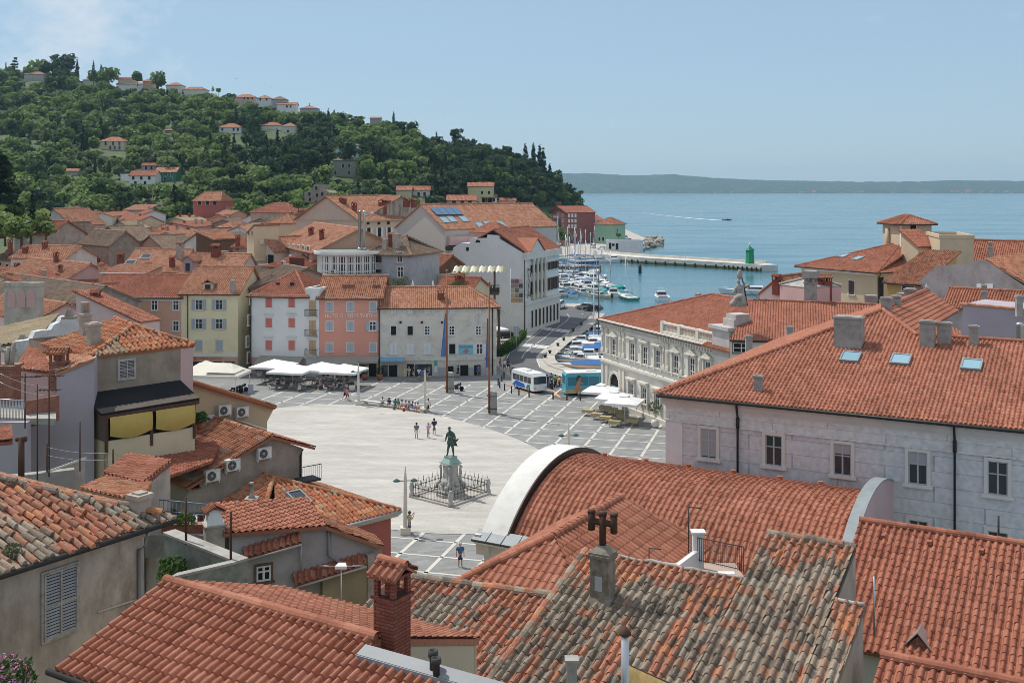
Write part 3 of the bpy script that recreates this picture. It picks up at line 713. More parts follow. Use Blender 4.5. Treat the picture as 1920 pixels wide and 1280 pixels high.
pal=Block('palace','pale ashlar-fronted palace with tall grey windows under a long hipped terracotta roof','palace',(A0.x,A0.y,0))
E1=P(1235,738,74.5);plF=slope_plane(E1,D1,20,NB)
Efar=E1+D1*42
apex,vall,rr=pxon(plF,[(1655,581),(1719,628),(1935,643)])
rr2=vall+D1*38
R=MB()
tiled(R,[E1,Efar,Efar+(rr2-vall).normalized()*0+NB*10.4+UP*10.4*math.tan(R_(20)),vall],.27,.36,.075,(5,2),jit=.05)
tiled(R,[E1,vall,apex],.27,.36,.075,(5,2),jit=.05)
apB=P(1740,545,(H-apex.z)*F/(545-HY))
tiled(R,[vall,vall+(apB-apex),apB,apex],.27,.42,.05,(5,2),lip=.05)
lf=E1+NB*30;lf.z=E1.z
tiled(R,[apex,apB,apB-D1*13+UP*(E1.z-apB.z),E1],.27,.36,.075,(4,2))
bk=vall+NB*10.4;bk.z=E1.z
tiled(R,[vall+D1*10.4+NB*10.4-UP*3.8,vall,rr2,rr2+NB*10.4-UP*3.8],None)
for a,b2 in((E1,apex),(apex,vall),(apex,apB),(vall,rr2)):ridge(R,a+UP*.05,b2+UP*.05,.17,seg=.38)
ASHL=brickmat('painted_ashlar',(.60,.60,.605),(.63,.628,.63),(.40,.40,.41),sc=1.0,bw=2.1,rh=.92,msize=.022)
ASHW=brickmat('white_ashlar',(.68,.67,.65),(.70,.69,.67),(.5,.49,.47),sc=1.0,bw=2.6,rh=1.5,msize=.016)
L0=A0.xy.to_3d();L1=L0+D1*44
def fac(t,z,off=0):return L0+D1*t+UP*z-NB*off
zt=A0.z+.2
W=MB();
W.prism([fac(0,-1),fac(44,-1),fac(44,zt),fac(0,zt)],NB*20)
pw=pal.add(W,'wall',ASHL)
pal.add(R,'roof',T_NEW)
def onfac(px,py):return onpl(px,py,L0,-NB)
sc1=onfac(1300,752).z
c=MB();c.prism([fac(-.25,zt-.55,.28),fac(44,zt-.55,.28),fac(44,zt+.02,.28),fac(-.25,zt+.02,.28)],NB*.279)
c.prism([fac(-.1,zt-.75,.12),fac(44,zt-.75,.12),fac(44,zt-.55,.12),fac(-.1,zt-.55,.12)],NB*.119)
pal.add(c,'cornice',LIMEW)
c=MB();zs=onfac(1300,790).z
c.prism([fac(-.05,zs,.06),fac(44,zs,.06),fac(44,zt-.75,.06),fac(-.05,zt-.75,.06)],NB*.059)
c.prism([fac(-.1,zs-.12,.14),fac(44,zs-.12,.14),fac(44,zs,.14),fac(-.1,zs,.14)],NB*.139)
pal.add(c,'frieze',ASHW)
c=MB();t1=(onfac(1280,800)-L0).dot(D1);c.prism([fac(-.05,-1,.07),fac(t1,-1,.07),fac(t1,zs-.12,.07),fac(-.05,zs-.12,.07)],NB*.069)
pal.add(c,'corner_pilaster',WHITE)
g=MB();ge=[E1-NB*.05-UP*.12,Efar-NB*.05-UP*.12];g.tube([ge[0],ge[1]],.11,8);g.tube([E1-NB*.05-UP*.12,E1+NB*6-UP*.12],.11,8);pal.add(g,'gutter',DARK)
for px in(1385,1791):
 g=MB();q=onfac(px,800);t=(q-L0).dot(D1)
 g.tube([fac(t,zt+.1,.5),fac(t,zt-.5,.4),fac(t,zt-1,.22),fac(t,0,.22)],.075,8);g.tube([fac(t,zt-1.0,.22),fac(t,zt-1.7,.22)],.12,8);pal.add(g,'downpipe',DARK)
rzF=math.atan2(D1.y,D1.x)
for px,py,st in((1329,831,'bigmull-grey'),(1451,844,'bigmull-grey'),(1580,861,'bigmull-grey'),(1721,877,'bigmull-grey'),(1871,896,'bigmull-grey')):
 q=onfac(px,py);o=put_window(pal.root,pal.l(q),rzF,1.08,1.95,st,LIMEW)
 if px in(1329,1580,1721):
  b2=MB();hh={1329:1.8,1580:.62,1721:.75}[px];b2.box((-.5,-.034,.97-hh),(.5,-.013,.97));obj('blind',b2.mesh('blind',mat('blind_cloth',(.36,.36,.36),var=.05)),o)
q0=(onfac(1329,831)-L0).dot(D1);dq=((onfac(1871,896)-L0).dot(D1)-q0)/4
for k in range(-0,6):
 for dz in(-4.1,):
  if 0<q0+dq*k<42:put_window(pal.root,pal.l(fac(q0+dq*k,onfac(1329,831).z+dz)),rzF,1.08,1.95,'bigmull-grey',LIMEW)
def pch(bl,px,pytop,pybase,wpx,pl=None,Y=None,style='conc',dep=None,rz=rzF):
 q=onpl(px,pybase,pl[0],pl[1])if pl else P(px,pybase,Y)
 return chimney(bl.root,bl.l(q),wpx*q.y/F,dep or wpx*q.y/F*.6,(pybase-pytop)*q.y/F,style,rz)
pch(pal,1592,592,646,50,plF);pch(pal,1422,702,732,15,plF)
pch(pal,1739,600,655,26,Y=74.5);pch(pal,1771,603,655,24,Y=74.5);pch(pal,1826,609,655,16,Y=73.5)
pch(pal,1662,556,583,18,Y=81,style='conc');pch(pal,1680,553,575,16,Y=84)
for px,py in((1595,671),(1689,676),(1822,686)):skylight(pal.root,pal.l(onpl(px,py,*plF)),plF[1],1.05,1.15,GLASSB)
RB=Block('tiled_block','block behind the statue gable with a broad terracotta slope and a small attic window','house',(24,112,0))
ea_,eb_=P(1368,637,112),P(1520,642,112*282/287)
up_=V((-(eb_-ea_).y,(eb_-ea_).x,0)).normalized();plB=slope_plane(ea_,(eb_-ea_).normalized(),21,up_)
r0,r1=pxon(plB,[(1412,562),(1700,574)]);ext=ea_+(eb_-ea_)*3.2
R=MB();tiled(R,[ea_,ext,r1,r0],.27,.38,.08,(4,2),jit=.05);ridge(R,r0+UP*.05,r1+UP*.05,.16)
dn_=up_*7-UP*2.7;tiled(R,[r0,r1,r1+dn_,r0+dn_],None)
RB.add(R,'roof',T_NEW)
W=MB();n_=up_*13;a_=ea_+up_*.4;W.prism([V((a_.x,a_.y,-1)),V((ext.x,ext.y,-1))+up_*.4,ext+up_*.4-UP*.1,a_-UP*.1],up_*13);RB.add(W,'wall',OFFWH)
W=MB();W.tube([ea_-UP*.08,ext-UP*.08],.1,6);RB.add(W,'gutter',DARK)
q=onpl(1390,652,a_,up_);put_window(RB.root,RB.l(q),math.atan2((eb_-ea_).y,(eb_-ea_).x),1.6,1.0,'openmull1',WOOD)
for px,pt,pb,wx in((1404,628,664,12),(1480,611,643,12)):pch(RB,px,pt,pb,wx,Y=104,rz=0)
F1=P(905,998,68);WB,HB,LB=16.0,3.5,21.3
bar=Block('barrel_hall','hall with a barrel-vaulted terracotta roof and a broad white arched gable on the square','hall',(F1.x,F1.y,0))
Rc=(WB*WB/4+HB*HB)/(2*HB);th=math.asin(WB/2/Rc)
def arc(t,off=0):
 a=-th+2*th*t;return(WB/2+(Rc+off)*math.sin(a),(Rc+off)*math.cos(a)-(Rc-HB))
def bp3(l,t,off=0):x,z=arc(t,off);return F1+D1*l+NB*x+UP*z
U,W_,Hh,faces,rnd=tile_arrays(1.9,LB-.3,0,2*th*Rc,.375,.5,.105,6,2,.06)
a=-th+W_/Rc;x=WB/2+(Rc-.35+Hh)*np.sin(a);z=(Rc-.35+Hh)*np.cos(a)-(Rc-HB)
X=np.outer(U,D1)+np.outer(x,NB)+np.outer(z,UP)+np.array(F1)
m=MB();m.add([V(p)for p in X],[tuple(f)for f in faces],0,list(rnd))
for k in range(24):
 m.add([bp3(1.2,k/24,-.4),bp3(LB,k/24,-.4),bp3(LB,(k+1)/24,-.4),bp3(1.2,(k+1)/24,-.4)],[(0,1,2,3)],0,.5)
for l in(3.5,6.5,9.5,12.5,15.5,18):
 for t in(.62,):m.cbox(tuple(bp3(l,t,-.2)),(.3,.3,.22))
bar.add(m,'roof',T_NEW)
def archband(l0,l1,o0,o1,mb,N=28):
 for k in range(N):
  t0,t1=k/N,(k+1)/N
  vs=[bp3(l,t,o)for l in(l0,l1)for o in(o0,o1)for t in(t0,t1)]
  mb.add(vs,[(2,3,7,6),(0,1,3,2),(4,6,7,5),(0,4,5,1)])
wm=MB();archband(0,1.75,-.6,.12,wm)
bar.add(wm,'arched_gable',mat('white_parapet',(.70,.69,.65),var=.14,scale=.5,col2=(.42,.41,.38),amt=.3,bump=.15))
wm=MB();archband(1.751,1.83,-.55,.1,wm);bar.add(wm,'flashing',GUT)
wm=MB();archband(LB,LB+.6,-2.6,.5,wm);
wm.poly([bp3(LB+.02,k/20,.45)for k in range(21)]);wm.poly([bp3(LB+.58,k/20,.45)for k in range(21)][::-1]);bar.add(wm,'end_parapet',PINK)
wm=MB();archband(LB-.06,LB+.66,.501,.57,wm);bar.add(wm,'coping',LEAD)
W=MB();zf=F1.z
W.prism([bp3(.1,0)-UP*(zf+2),bp3(LB,0)-UP*(zf+2),bp3(LB,0),bp3(.1,0)],NB*WB)
W.poly([bp3(.1,k/20,-.05)for k in range(21)])
bar.add(W,'wall',LIMEW)
e=MB();q0,q1=bp3(-.35,0)-NB*.75,bp3(LB,0)-NB*.75
e.prism([q0-UP*.25,q1-UP*.25,q1-UP*.02+NB*.9+UP*.22,q0-UP*.02+NB*.9+UP*.22],-UP*.12);
for i in range(20):e.tube([q0+D1*(1+i*1.05)-UP*.22,q0+D1*(1+i*1.05)+NB*.88+UP*.21],.025,4)
bar.add(e,'lead_eave',LEAD)
e=MB();e.prism([q0-UP*.6+NB*.35,q1-UP*.6+NB*.35,q1-UP*.36+NB*.1,q0-UP*.36+NB*.1],NB*.5);e.prism([bp3(-.3,0)-UP*.36-NB*.5,bp3(-.3,1)-UP*.36+NB*.5,bp3(-.3,1)+NB*.5,bp3(-.3,0)-NB*.5],D1*.4);e.prism([q0-UP*1.3+NB*.55,q0-UP*1.3+D1*.9+NB*.55,q0-UP*.6+D1*.9+NB*.5,q0-UP*.6+NB*.5],NB*.5);bar.add(e,'cornice',LIMEW)
e=MB();e.tube([q0-UP*.3,q1-UP*.3],.07,6);bar.add(e,'gutter',DARK)
gc=Block('glass_canopy','small glazed canopy with a black frame in the lane beside the palace windows','canopy',tuple(P(1690,985,62)))
m=MB();a,b2=P(1652,974,63.6),P(1735,992,61);dd=NB*1.2-UP*.5
for i in range(6):t=i/5;m.tube([a+(b2-a)*t,a+(b2-a)*t+dd],.04,5)
m.tube([a,b2],.05,5);m.tube([a+dd,b2+dd],.05,5);gc.add(m,'frame',DARK)
m=MB();m.prism([a+UP*.02,b2+UP*.02,b2+dd+UP*.02,a+dd+UP*.02],UP*.02);gc.add(m,'glass_sheet',GLASSB)
pt=P(1612,975,49);plR=slope_plane(pt,D1,24,NB)
def roofblock(name,label,pl,polys,mt,pitch,row,hgt,seg,jit,base,rfun=None,wallm=OFFWH,wall=None,caps=(),lip=.018,cr=.15,cj=0):
 bl=Block(name,label,'house',base)
 R=MB()
 for k,pp in enumerate(polys):
  p3=pxon(pl[k]if isinstance(pl,list)else pl,pp)if not isinstance(pp[0],V)else pp
  tiled(R,p3,pitch,row,hgt,seg,jit,lip=lip,rfun=rfun)
 for a,b2 in caps:ridge(R,a+UP*.03,b2+UP*.03,cr*1.25,seg=.4,jit=cj)
 bl.add(R,'roof',mt)
 if wall:
  for pts,vec in wall:
   W=MB();W.prism(pts,vec);bl.add(W,'wall',wallm)
 return bl
rl,rrt,vl,brr=pxon(plR,[(1612,975),(1960,1028),(1645,1225),(1960,1262)])
vl=rl-NB*((rl-vl).dot(NB));vl.z=rl.z-math.tan(R_(24))*(rl-vl).dot(NB)
rrt=rl+D1*14;vr=vl+D1*14
wl=[vl+NB*.3+D1*.2-UP*.25,rl+D1*.2-UP*.25,rl+D1*.2+NB*8-UP*3.75,V((rl.x,rl.y,0))+NB*8,V((vl.x,vl.y,0))+NB*.3]
nr=roofblock('red_roofed_house','house with a wide even terracotta slope beside the lichened roof, small zinc-capped dormer vent',plR,[[vl,vr,rrt,rl],[rl,rrt,rrt+NB*8-UP*3.5,rl+NB*8-UP*3.5]],T_RED,.29,.40,.095,(6,2),.05,(rl.x,rl.y,0),caps=[(rl,rrt)],wall=[(wl,D1*13.6)])
m=MB();q=onpl(1720,1216,*plR);dv=[q-D1*.45,q+D1*.45,q+UP*.5];m.prism([p+NB*.1-UP*.05 for p in dv],NB*1.2);vb=nr.add(m,'dormer_vent',BRICKO)
m=MB()
for a,b2 in((dv[0]-D1*.15-UP*.12,dv[2]+UP*.06),(dv[2]+UP*.06,dv[1]+D1*.15-UP*.12)):m.prism([a,b2,b2+UP*.05,a+UP*.05],NB*1.4)
nr.add(m,'zinc_cap',STEEL)
for px,py in((1655,1012),(1742,1024),(1840,1040)):
 m=MB();q=onpl(px,py,*plR);m.prism([q-D1*.12+UP*.05,q+D1*.12+UP*.05,q+D1*.08+UP*.2,q-D1*.08+UP*.2],NB*.35);nr.add(m,'roof_vent',T_RED)
nr2p=P(1652,1228,33.5);plR2=slope_plane(nr2p,D1,22,NB)
r_=nr2p+D1*9;lo=NB*-5-UP*5*math.tan(R_(22))
roofblock('low_house','low house with pale mortared ridge just below the zinc-capped dormer vent',plR2,[[nr2p+lo,r_+lo,r_,nr2p],[nr2p,r_,r_+NB*2.5-UP*1.2,nr2p+NB*2.5-UP*1.2]],T_RED,.29,.40,.095,(6,2),.06,(nr2p.x,nr2p.y,0),caps=[(nr2p,r_)],wall=[([nr2p+lo*.92+D1*.2-UP*.2,nr2p+D1*.2-UP*.2,nr2p+D1*.2+NB*2.3-UP*1.2,V((nr2p.x,nr2p.y,0))+NB*2.3,V((nr2p.x,nr2p.y,0))-NB*4.6],D1*8.6)])
def oldmix(rnd,u,v):
 """lichened tiles in the field, newer red ones in drifts near the top and in odd columns"""
 out=rnd.copy();R2=RNG.random(len(rnd)//10+1)
 for i in range(0,len(rnd)):
  nn=mnoise.noise(V((round(u[i]/.305)*.43,v[i]*.16,1.7)))*.8+mnoise.noise(V((round(u[i]/.305)*1.7,v[i]*1.9,5)))*.4
  if nn>.2 or v[i]>v.max()-.3-2.6*max(0,mnoise.noise(V((u[i]*.4,0,3)))+.25):out[i]=.68+.32*rnd[i]
  else:out[i]=rnd[i]*.74
 return out
ptO=P(1156,1047,40);plO=slope_plane(ptO,D1,17,NB)
tl,t1_,hl,hr,br_,bl_=pxon(plO,[(1112,1040),(1392,1090),(1404,1000),(1606,1022),(1640,1300),(985,1310)])
ax=lambda p:((p-ptO).dot(D1),(p-ptO).dot(NB))
def atO(u,v):return ptO+D1*u+NB*v+UP*v*math.tan(R_(17))
uL=ax(pxon(plO,[(1150,1048)])[0])[0]-1.1;uM=ax(t1_)[0];uR=ax(hr)[0];vT=ax(pxon(plO,[(1270,1064)])[0])[1];vH=ax(pxon(plO,[(1500,1010)])[0])[1]
vB=-11
vN=ax(pxon(plO,[(1620,1135)])[0])[1]
oldr=roofblock('lichened_roof_house','old house with a broad roof of grey lichened and patchy red barrel tiles',plO,[[atO(uL,vB),atO(uM,vB),atO(uM,vT),atO(uL,vT)],[atO(uM,vB),atO(uR,vB),atO(uR,vH),atO(uM,vH)],[atO(uR,vB),atO(uR+.95,vB),atO(uR+.95,vN),atO(uR,vN)]],T_OLD,.305,.45,.115,(7,3),.1,(ptO.x,ptO.y,0),rfun=oldmix,wallm=OLDPL,caps=[(atO(uM,vH),atO(uR,vH)),(atO(uL-.05,vT),atO(uL-.05,vB))],wall=[([atO(uL+.1,vB+.5)-UP*.25,atO(uR,vB+.5)-UP*.25,atO(uR,vT)-UP*.3,atO(uR,vT)-UP*12,atO(uL+.1,vB+.5)-UP*9],NB*.02)],cj=.3,cr=.14)
W=MB();z0=ptO.z-9
for(u0,v0),(u1,v1)in(((uL+.1,vB+.4),(uL+.1,vT)),((uL+.1,vT),(uM,vT)),((uM,vT),(uM,vH)),((uM,vH),(uR,vH)),((uR,vH),(uR,vN)),((uR+.9,vN),(uR+.9,vB+.4))):
 a,b2=atO(u0,v0)-UP*.16,atO(u1,v1)-UP*.16;W.poly([V((a.x,a.y,0)),V((b2.x,b2.y,0)),b2,a])
oldr.add(W,'gable_wall',OLDPL)
mo=MB()
for a,b2 in((atO(uL,vT),atO(uM,vT)),(atO(uM,vH),atO(uR,vH)),(atO(uR,vN),atO(uR+.95,vN))):
 k=int((b2-a).length/.3)
 mo.tube([a+(b2-a)*i/k+V((random.gauss(0,.02),random.gauss(0,.02),random.gauss(.03,.02)))for i in range(k+1)],[random.uniform(.05,.085)for i in range(k+1)],6)
 oldr.add(mo,'mortar_edge',CONC);mo=MB()
uLL=ax(pxon(plO,[(800,1090)])[0])[0];dzl=UP*-.35
def atP(u,v):return atO(u,v)+dzl
u9=uL-.1;vTL0=ax(onpl(800,1092,plO[0]+dzl,plO[1]))[1];vTL1=ax(onpl(1080,1125,plO[0]+dzl,plO[1]))[1];uL0=ax(onpl(800,1092,plO[0]+dzl,plO[1]))[0];uLb=ax(onpl(870,1275,plO[0]+dzl,plO[1]))
ol2=roofblock('small_lichened_house','house with a lichen-grey tile slope below the brick chimney, new red tiles along its eave',plO,[[atP(uL0-1.5,uLb[1]),atP(u9,uLb[1]),atP(u9,vTL1),atP(uL0-1.5,vTL0)]],T_OLD,.305,.45,.115,(7,3),.1,tuple(atP(u9,vTL1).xy)+(0,),rfun=lambda r,u,v:np.where(v<v.min()+.5,.7+.25*r,oldmix(r*.8,u+40,v)),wallm=OLDPL,caps=[(atP(uL0-1.5,vTL0),atP(u9,vTL1))],cj=.2,wall=[([atP(uL0-1.5,uLb[1]+.3)-UP*.2,atP(u9,uLb[1]+.3)-UP*.2,atP(u9,uLb[1]+.3)-UP*9,atP(uL0-1.5,uLb[1]+.3)-UP*9],NB*4)])
g=MB();g.tube([atP(uL0-1.6,uLb[1]-.05)-UP*.06,atP(u9,uLb[1]-.05)-UP*.06],.07,8);ol2.add(g,'gutter',STEEL)
hp=P(1037,1005,47)
pf=slope_plane(hp,D1,24,NB)
fr_,bl1=onpl(1112,1115,*pf),onpl(925,1095,*pf)
fr_=hp+(fr_-hp).dot(D1)*D1-NB*4.2-UP*4.2*math.tan(R_(24));fl_=hp-D1*3.6-NB*4.2-UP*4.2*math.tan(R_(24))
lb_=hp-D1*3.9+NB*6-UP*1.87;rb_=hp+NB*7
hr_=roofblock('hip_roofed_house','small house with a smooth hipped terracotta roof in front of the vaulted hall',None,[[fl_,fr_+D1*1.2,hp+D1*.01,hp],[fl_,hp,rb_,fl_+NB*12],[fr_+D1*1.2,fr_+NB*12+D1*1.2,rb_,hp]],T_NEW,.34,.5,.075,(5,2),.03,(hp.x,hp.y,0),caps=[(fl_,hp),(hp,rb_)],wall=[([V((fl_.x,fl_.y,2))+NB*.3+D1*.3,V((fr_.x,fr_.y,2))+NB*.3+D1,fr_+NB*.3+D1-UP*.15,fl_+NB*.3+D1*.3-UP*.15],NB*10)],wallm=OFFWH)
ch=House('ornate white stone town hall with pedimented windows and low hipped roof',(1130,141.5),(1372,114.5),20,597,0,LIMEW,'hip',3.6,T_RED,.3,.4,.55,'town_hall',inset=(10,3),hgt=.06,fascia=DARK,cat='town hall',base=None)
t=MB();w_,h_=ch.w,ch.h
def fr(x0,x1,z0,z1,p,m=t):m.box((x0,-p,z0),(x1,-.001,z1))
fr(-.5,w_+.2,h_-.25,h_-.02,.55);fr(-.35,w_+.2,h_-.5,h_-.25,.35)
for i in range(int(w_/.55)):
 if i*.55<5.6 or i*.55>14.5:fr(i*.55,i*.55+.25,h_-.85,h_-.5,.3)
fr(-.2,w_,h_-1.0,h_-.85,.14)
ch_c=t.build('cornice',LIME,ch.root)
t=MB();zs=ch.on(1140,677)[2]
t.box((-.25,-.32,zs-.15),(w_,-.001,zs+.15));t.box((-.15,-.18,zs-.5),(w_,-.001,zs-.15));t.box((-.15,-.2,zs+.9),(w_,-.001,zs+1.05));t.box((-.3,-.3,-.1),(w_,-.001,.55))
t.build('string_course',LIME,ch.root)
for px in(1131,1139,1163.5,1170,1245,1252,1278,1313):
 x=ch.on(px,650)[0];t=MB()
 for dx in(0,):
  t.box((x-.28,-.16,zs+1.06),(x+.28,-.002,h_-1.01));t.box((x-.34,-.22,zs+1.06),(x+.34,-.161,zs+1.5));t.box((x-.36,-.24,h_-1.5),(x+.36,-.161,h_-1.02))
  t.box((x-.14,-.23,zs+1.9),(x+.14,-.161,h_-2.0))
  if px<1200:t.box((x-.3,-.17,.56),(x+.3,-.002,zs-.51))
 t.build('pilaster',LIME,ch.root)
def hood(px,py,wm,ped):
 q=ch.on(px,py);m=MB()
 if ped:
  m.prism([(q[0]-wm*.75,-.4,q[2]),(q[0]+wm*.75,-.4,q[2]),(q[0],-.4,q[2]+.5)],(0,.399,0))
  m.box((q[0]-wm*.85,-.5,q[2]-.14),(q[0]+wm*.85,-.001,q[2]-.002))
 else:m.box((q[0]-wm*.8,-.5,q[2]+.05),(q[0]+wm*.8,-.001,q[2]+.25));m.box((q[0]-wm*.7,-.3,q[2]-.2),(q[0]+wm*.7,-.001,q[2]+.05))
 for s in(-1,1):m.box((q[0]+s*wm*.62-.1,-.22,q[2]-2.9),(q[0]+s*wm*.62+.1,-.001,q[2]-.21))
 return m.build('hood_mould',LIME,ch.root)
for px,py,pd in((1152,652,1),(1187,660,0),(1210.5,667,0),(1234.5,674,0),(1268.5,684,1),(1299,690,1),(1328,697,1)):
 o=ch.win(px,py,wm=.95,hm=2.2,style='mull2',fr=LIME);q=ch.on(px,py);m=0
 Y=ch.wp(*q).y;hood(px,py-1.55*F/Y,1.25,pd)
for px,py in((1185.5,734),(1209.5,742),(1234,753),(1262,766),(1295,780)):
 ch.win(px,py,wm=.95,hm=1.95,style='mull2',fr=LIME);Y=ch.wp(*ch.on(px,py)).y;hood(px,py-1.4*F/Y,1.2,0)
for px,py in((1185,617.5),(1209,623),(1233,629)):ch.win(px,py,wm=.3,hm=.3,style='open',fr=LIME)
q=ch.on(1154,735);m=MB();aw=1.15
pts=[(q[0]-aw,-.03,0),(q[0]+aw,-.03,0)]+[(q[0]+aw*math.cos(a),-.03,2.9+aw*math.sin(a))for a in np.linspace(0,math.pi,12)]
m.poly(pts);ad_=m.build('doorway',VOID,ch.root)
m=MB();m.box((q[0]-aw+.1,-.06,0),(q[0]+aw-.1,-.035,2.5));m.build('glazed_door',GLASSB,ad_)
m=MB()
for k in range(12):
 a0,a1=math.pi*k/12,math.pi*(k+1)/12
 m.prism([(q[0]+r*math.cos(a),-.22,2.9+r*math.sin(a))for r,a in((aw,a0),(aw+.35,a0),(aw+.35,a1),(aw,a1))],(0,.2,0))
for s in(-1,1):m.box((q[0]+s*(aw+.18)-.18,-.22,0),(q[0]+s*(aw+.18)+.18,-.02,2.9))
m.build('arch',LIME,ad_)
x0,x1=ch.on(1243,610)[0],ch.on(1345,640)[0];m=MB();zb=h_+.02
m.box((x0,-.15,zb),(x1,.25,zb+.3));m.box((x0,-.15,zb+1.05),(x1,.25,zb+1.25))
for i in range(4):xx=x0+(x1-x0)*i/3;m.box((xx-.25,-.2,zb),(xx+.25,.3,zb+1.3))
k=int((x1-x0)/.3)
for i in range(k):m.lathe([(.05,.3),(.11,.5),(.05,.75),(.07,1.05)],(x0+(x1-x0)*(i+.5)/k,.05,zb),6)
m.build('balustrade',LIME,ch.root)
bx=ch.loc(P(1352,640,116));m=MB()
m.box((bx[0]-1.2,-.5,h_-.9),(bx[0]+2.0,3.0,h_+1.9));m.box((bx[0]-1.5,-.8,h_+1.9),(bx[0]+2.2,3.2,h_+2.25));m.box((bx[0]-.2,.2,h_+2.25),(bx[0]+1.8,2.4,h_+3.0));m.box((bx[0],.4,h_+3.0),(bx[0]+1.8,2.2,h_+3.5))
m.build('attic_block',mat('attic_stone',(.5,.46,.44),var=.15,scale=.8,col2=(.36,.33,.31),amt=.4),ch.root)
m=MB();tiled(m,[(bx[0]-2.6,-1.0,h_-.1),(bx[0]+3,-1.0,h_-.1),(bx[0]+3,.6,h_+.5),(bx[0]-2.6,.6,h_+.5)],.26,.36,.07,(4,2));m.build('tile_strip',T_MID,ch.root)
ch.chim(1309,549,566,9,'plaster',Y=150)
def figure_mesh(joints,edges,name,mats,levels=1,smooth=True):
 bm=bmesh.new();vl=bm.verts.layers.skin.verify();vv=[]
 for p,r in joints:
  v=bm.verts.new(p);v[vl].radius=r if hasattr(r,'__len__')else(r,r);vv.append(v)
 vv[0][vl].use_root=True
 for a,b2 in edges:bm.edges.new((vv[a],vv[b2]))
 me=bpy.data.meshes.new(name);bm.to_mesh(me);bm.free()
 o=bpy.data.objects.new(name,me);COL.objects.link(o)
 sk=o.modifiers.new('s','SKIN');sk.use_smooth_shade=smooth
 if levels:o.modifiers.new('u','SUBSURF').levels=levels
 dg=bpy.context.evaluated_depsgraph_get();m2=bpy.data.meshes.new_from_object(o.evaluated_get(dg));bpy.data.objects.remove(o)
 m2.name=name
 m2.materials.clear()
 for m in(mats if isinstance(mats,list)else[mats]):m2.materials.append(m)
 return m2
sp=P(1386,571,113);sk=F/113
ST=mat('weathered_marble',(.36,.33,.29),var=.25,scale=2,col2=(.2,.16,.135),amt=.55)
sg=thing('gable_statue','weathered stone seated saint with a standard crowning the town hall gable','statue',sp)
J=[((0,0,.5),.5),((0,.05,1.2),.36),((-.03,.1,1.75),.34),((-.05,.1,2.1),.12),((-.06,.05,2.45),.2),((-.35,-.1,1.65),.16),((-.6,-.25,1.1),.13),((.35,0,1.7),.16),((.5,-.1,2.2),.11),((-.35,-.5,.75),.28),((-.75,-.6,.0),.2),((.3,-.5,.6),.28),((.35,-.6,.0),.22)]
obj('figure',figure_mesh(J,[(0,1),(1,2),(2,3),(3,4),(2,5),(5,6),(2,7),(7,8),(0,9),(9,10),(0,11),(11,12)],'figure',ST,2),sg)
m=MB();m.lathe([(.75,-.15),(.8,.2),(.55,.5),(.3,.7)],(-.1,0,0),9);m.build('drapery',ST,sg)
m=MB();m.tube([(.75,.1,-.1),(.42,.05,2.0),(.02,0,3.45)],[.07,.06,.05],6);m.build('standard_pole',RUST,sg)
m=MB();m.lathe([(.05,2.45),(.26,2.7),(.25,3.1),(.1,3.45),(.02,3.5)],(.05,.05,0),8);m.build('standard_head',ST,sg)
m=MB();m.tube([(.5,.1,1.7),(.85,.1,1.9),(1.0,.1,1.5)],[.12,.2,.1],6);m.build('wing',ST,sg)
sg.scale=(1.12,1.12,1.03)
m=MB();m.tube([P(1404,548,112.5)-sp,P(1434,572,112)-sp],.025,4);m.build('stay_rod',RUST,sg)
wh=House('low white gabled house with a bricked chimney behind the statue',(1425,140),(1500,136),8,548,0,WHITE,'gy',2.2,T_MID,.3,.4,.2)
wh.chim(1456,514,542,13,'brick',Y=138)
bs=House('pale stack house with hipped cement top beside the tall square chimney',(1462,128),(1515,124),5,533,0,PINK,'hip',.9,CONC,None,ov=.05)
tcq=P(1520,566,119);tch=thing('tall_chimney','tall square concrete chimney with louvred top and broad cap','chimney stack',(tcq.x,tcq.y,tcq.z-2),R_(-30))
m=MB();m.box((-.55,-.55,-9),(.55,.55,4.0));m.box((-.65,-.65,4.0),(.65,.65,4.1))
for sx in(-1,1):
 for sy in(-1,1):m.cbox((sx*.45,sy*.45,4.35),(.2,.2,.5))
m.cbox((0,0,4.35),(.3,.3,.5));m.build('shaft',CONC,tch)
m=MB();m.box((-.75,-.75,4.6),(.75,.75,5.3));m.box((-.68,-.68,5.3),(.68,.68,5.36));m.build('cap',CONC,tch)
for px,nm in((1535,'red brick chimney close beside the tall concrete stack'),(1551,'red brick chimney with tiled cap in front of the beige palazzo wall')):
 q=P(px,567,126);r=thing('brick_chimney',nm,'chimney',(q.x,q.y,q.z-1));chimney(r,V((0,0,0)),.85,.85,4.1,'brick')
yb=House('beige palazzo with white cornice, three roof windows and a belvedere tower',(1503,162),(1643,150),34,497,0,BEIGE,'hip',4.3,T_NEW,.3,.4,.7,'palazzo',inset=(9,9),fascia=DARK,trim=WHITE,hgt=.07,cat='palazzo')
for px,py in((1558,479),(1582,480.5),(1609,485)):yb.skylight(px,py,1.1,1.5)
yb.win(1597,539,wm=1.1,hm=1.9,style='open|Bc',fr=WHITE);yb.win(1530,536,wm=1.1,hm=1.9,style='plain',fr=WHITE)
m=MB();y_=yb.on(1650,540,'r')[1];yb.win(1651,540,wm=1.1,hm=3,style='open',face='r',fr=BEIGE)
g=MB();g.tube([(yb.w+.5,.4,yb.h-.2),(yb.w+.1,.3,yb.h-1),(yb.w+.1,.3,0)],.1,6);g.build('downpipe',GUT,yb.root)
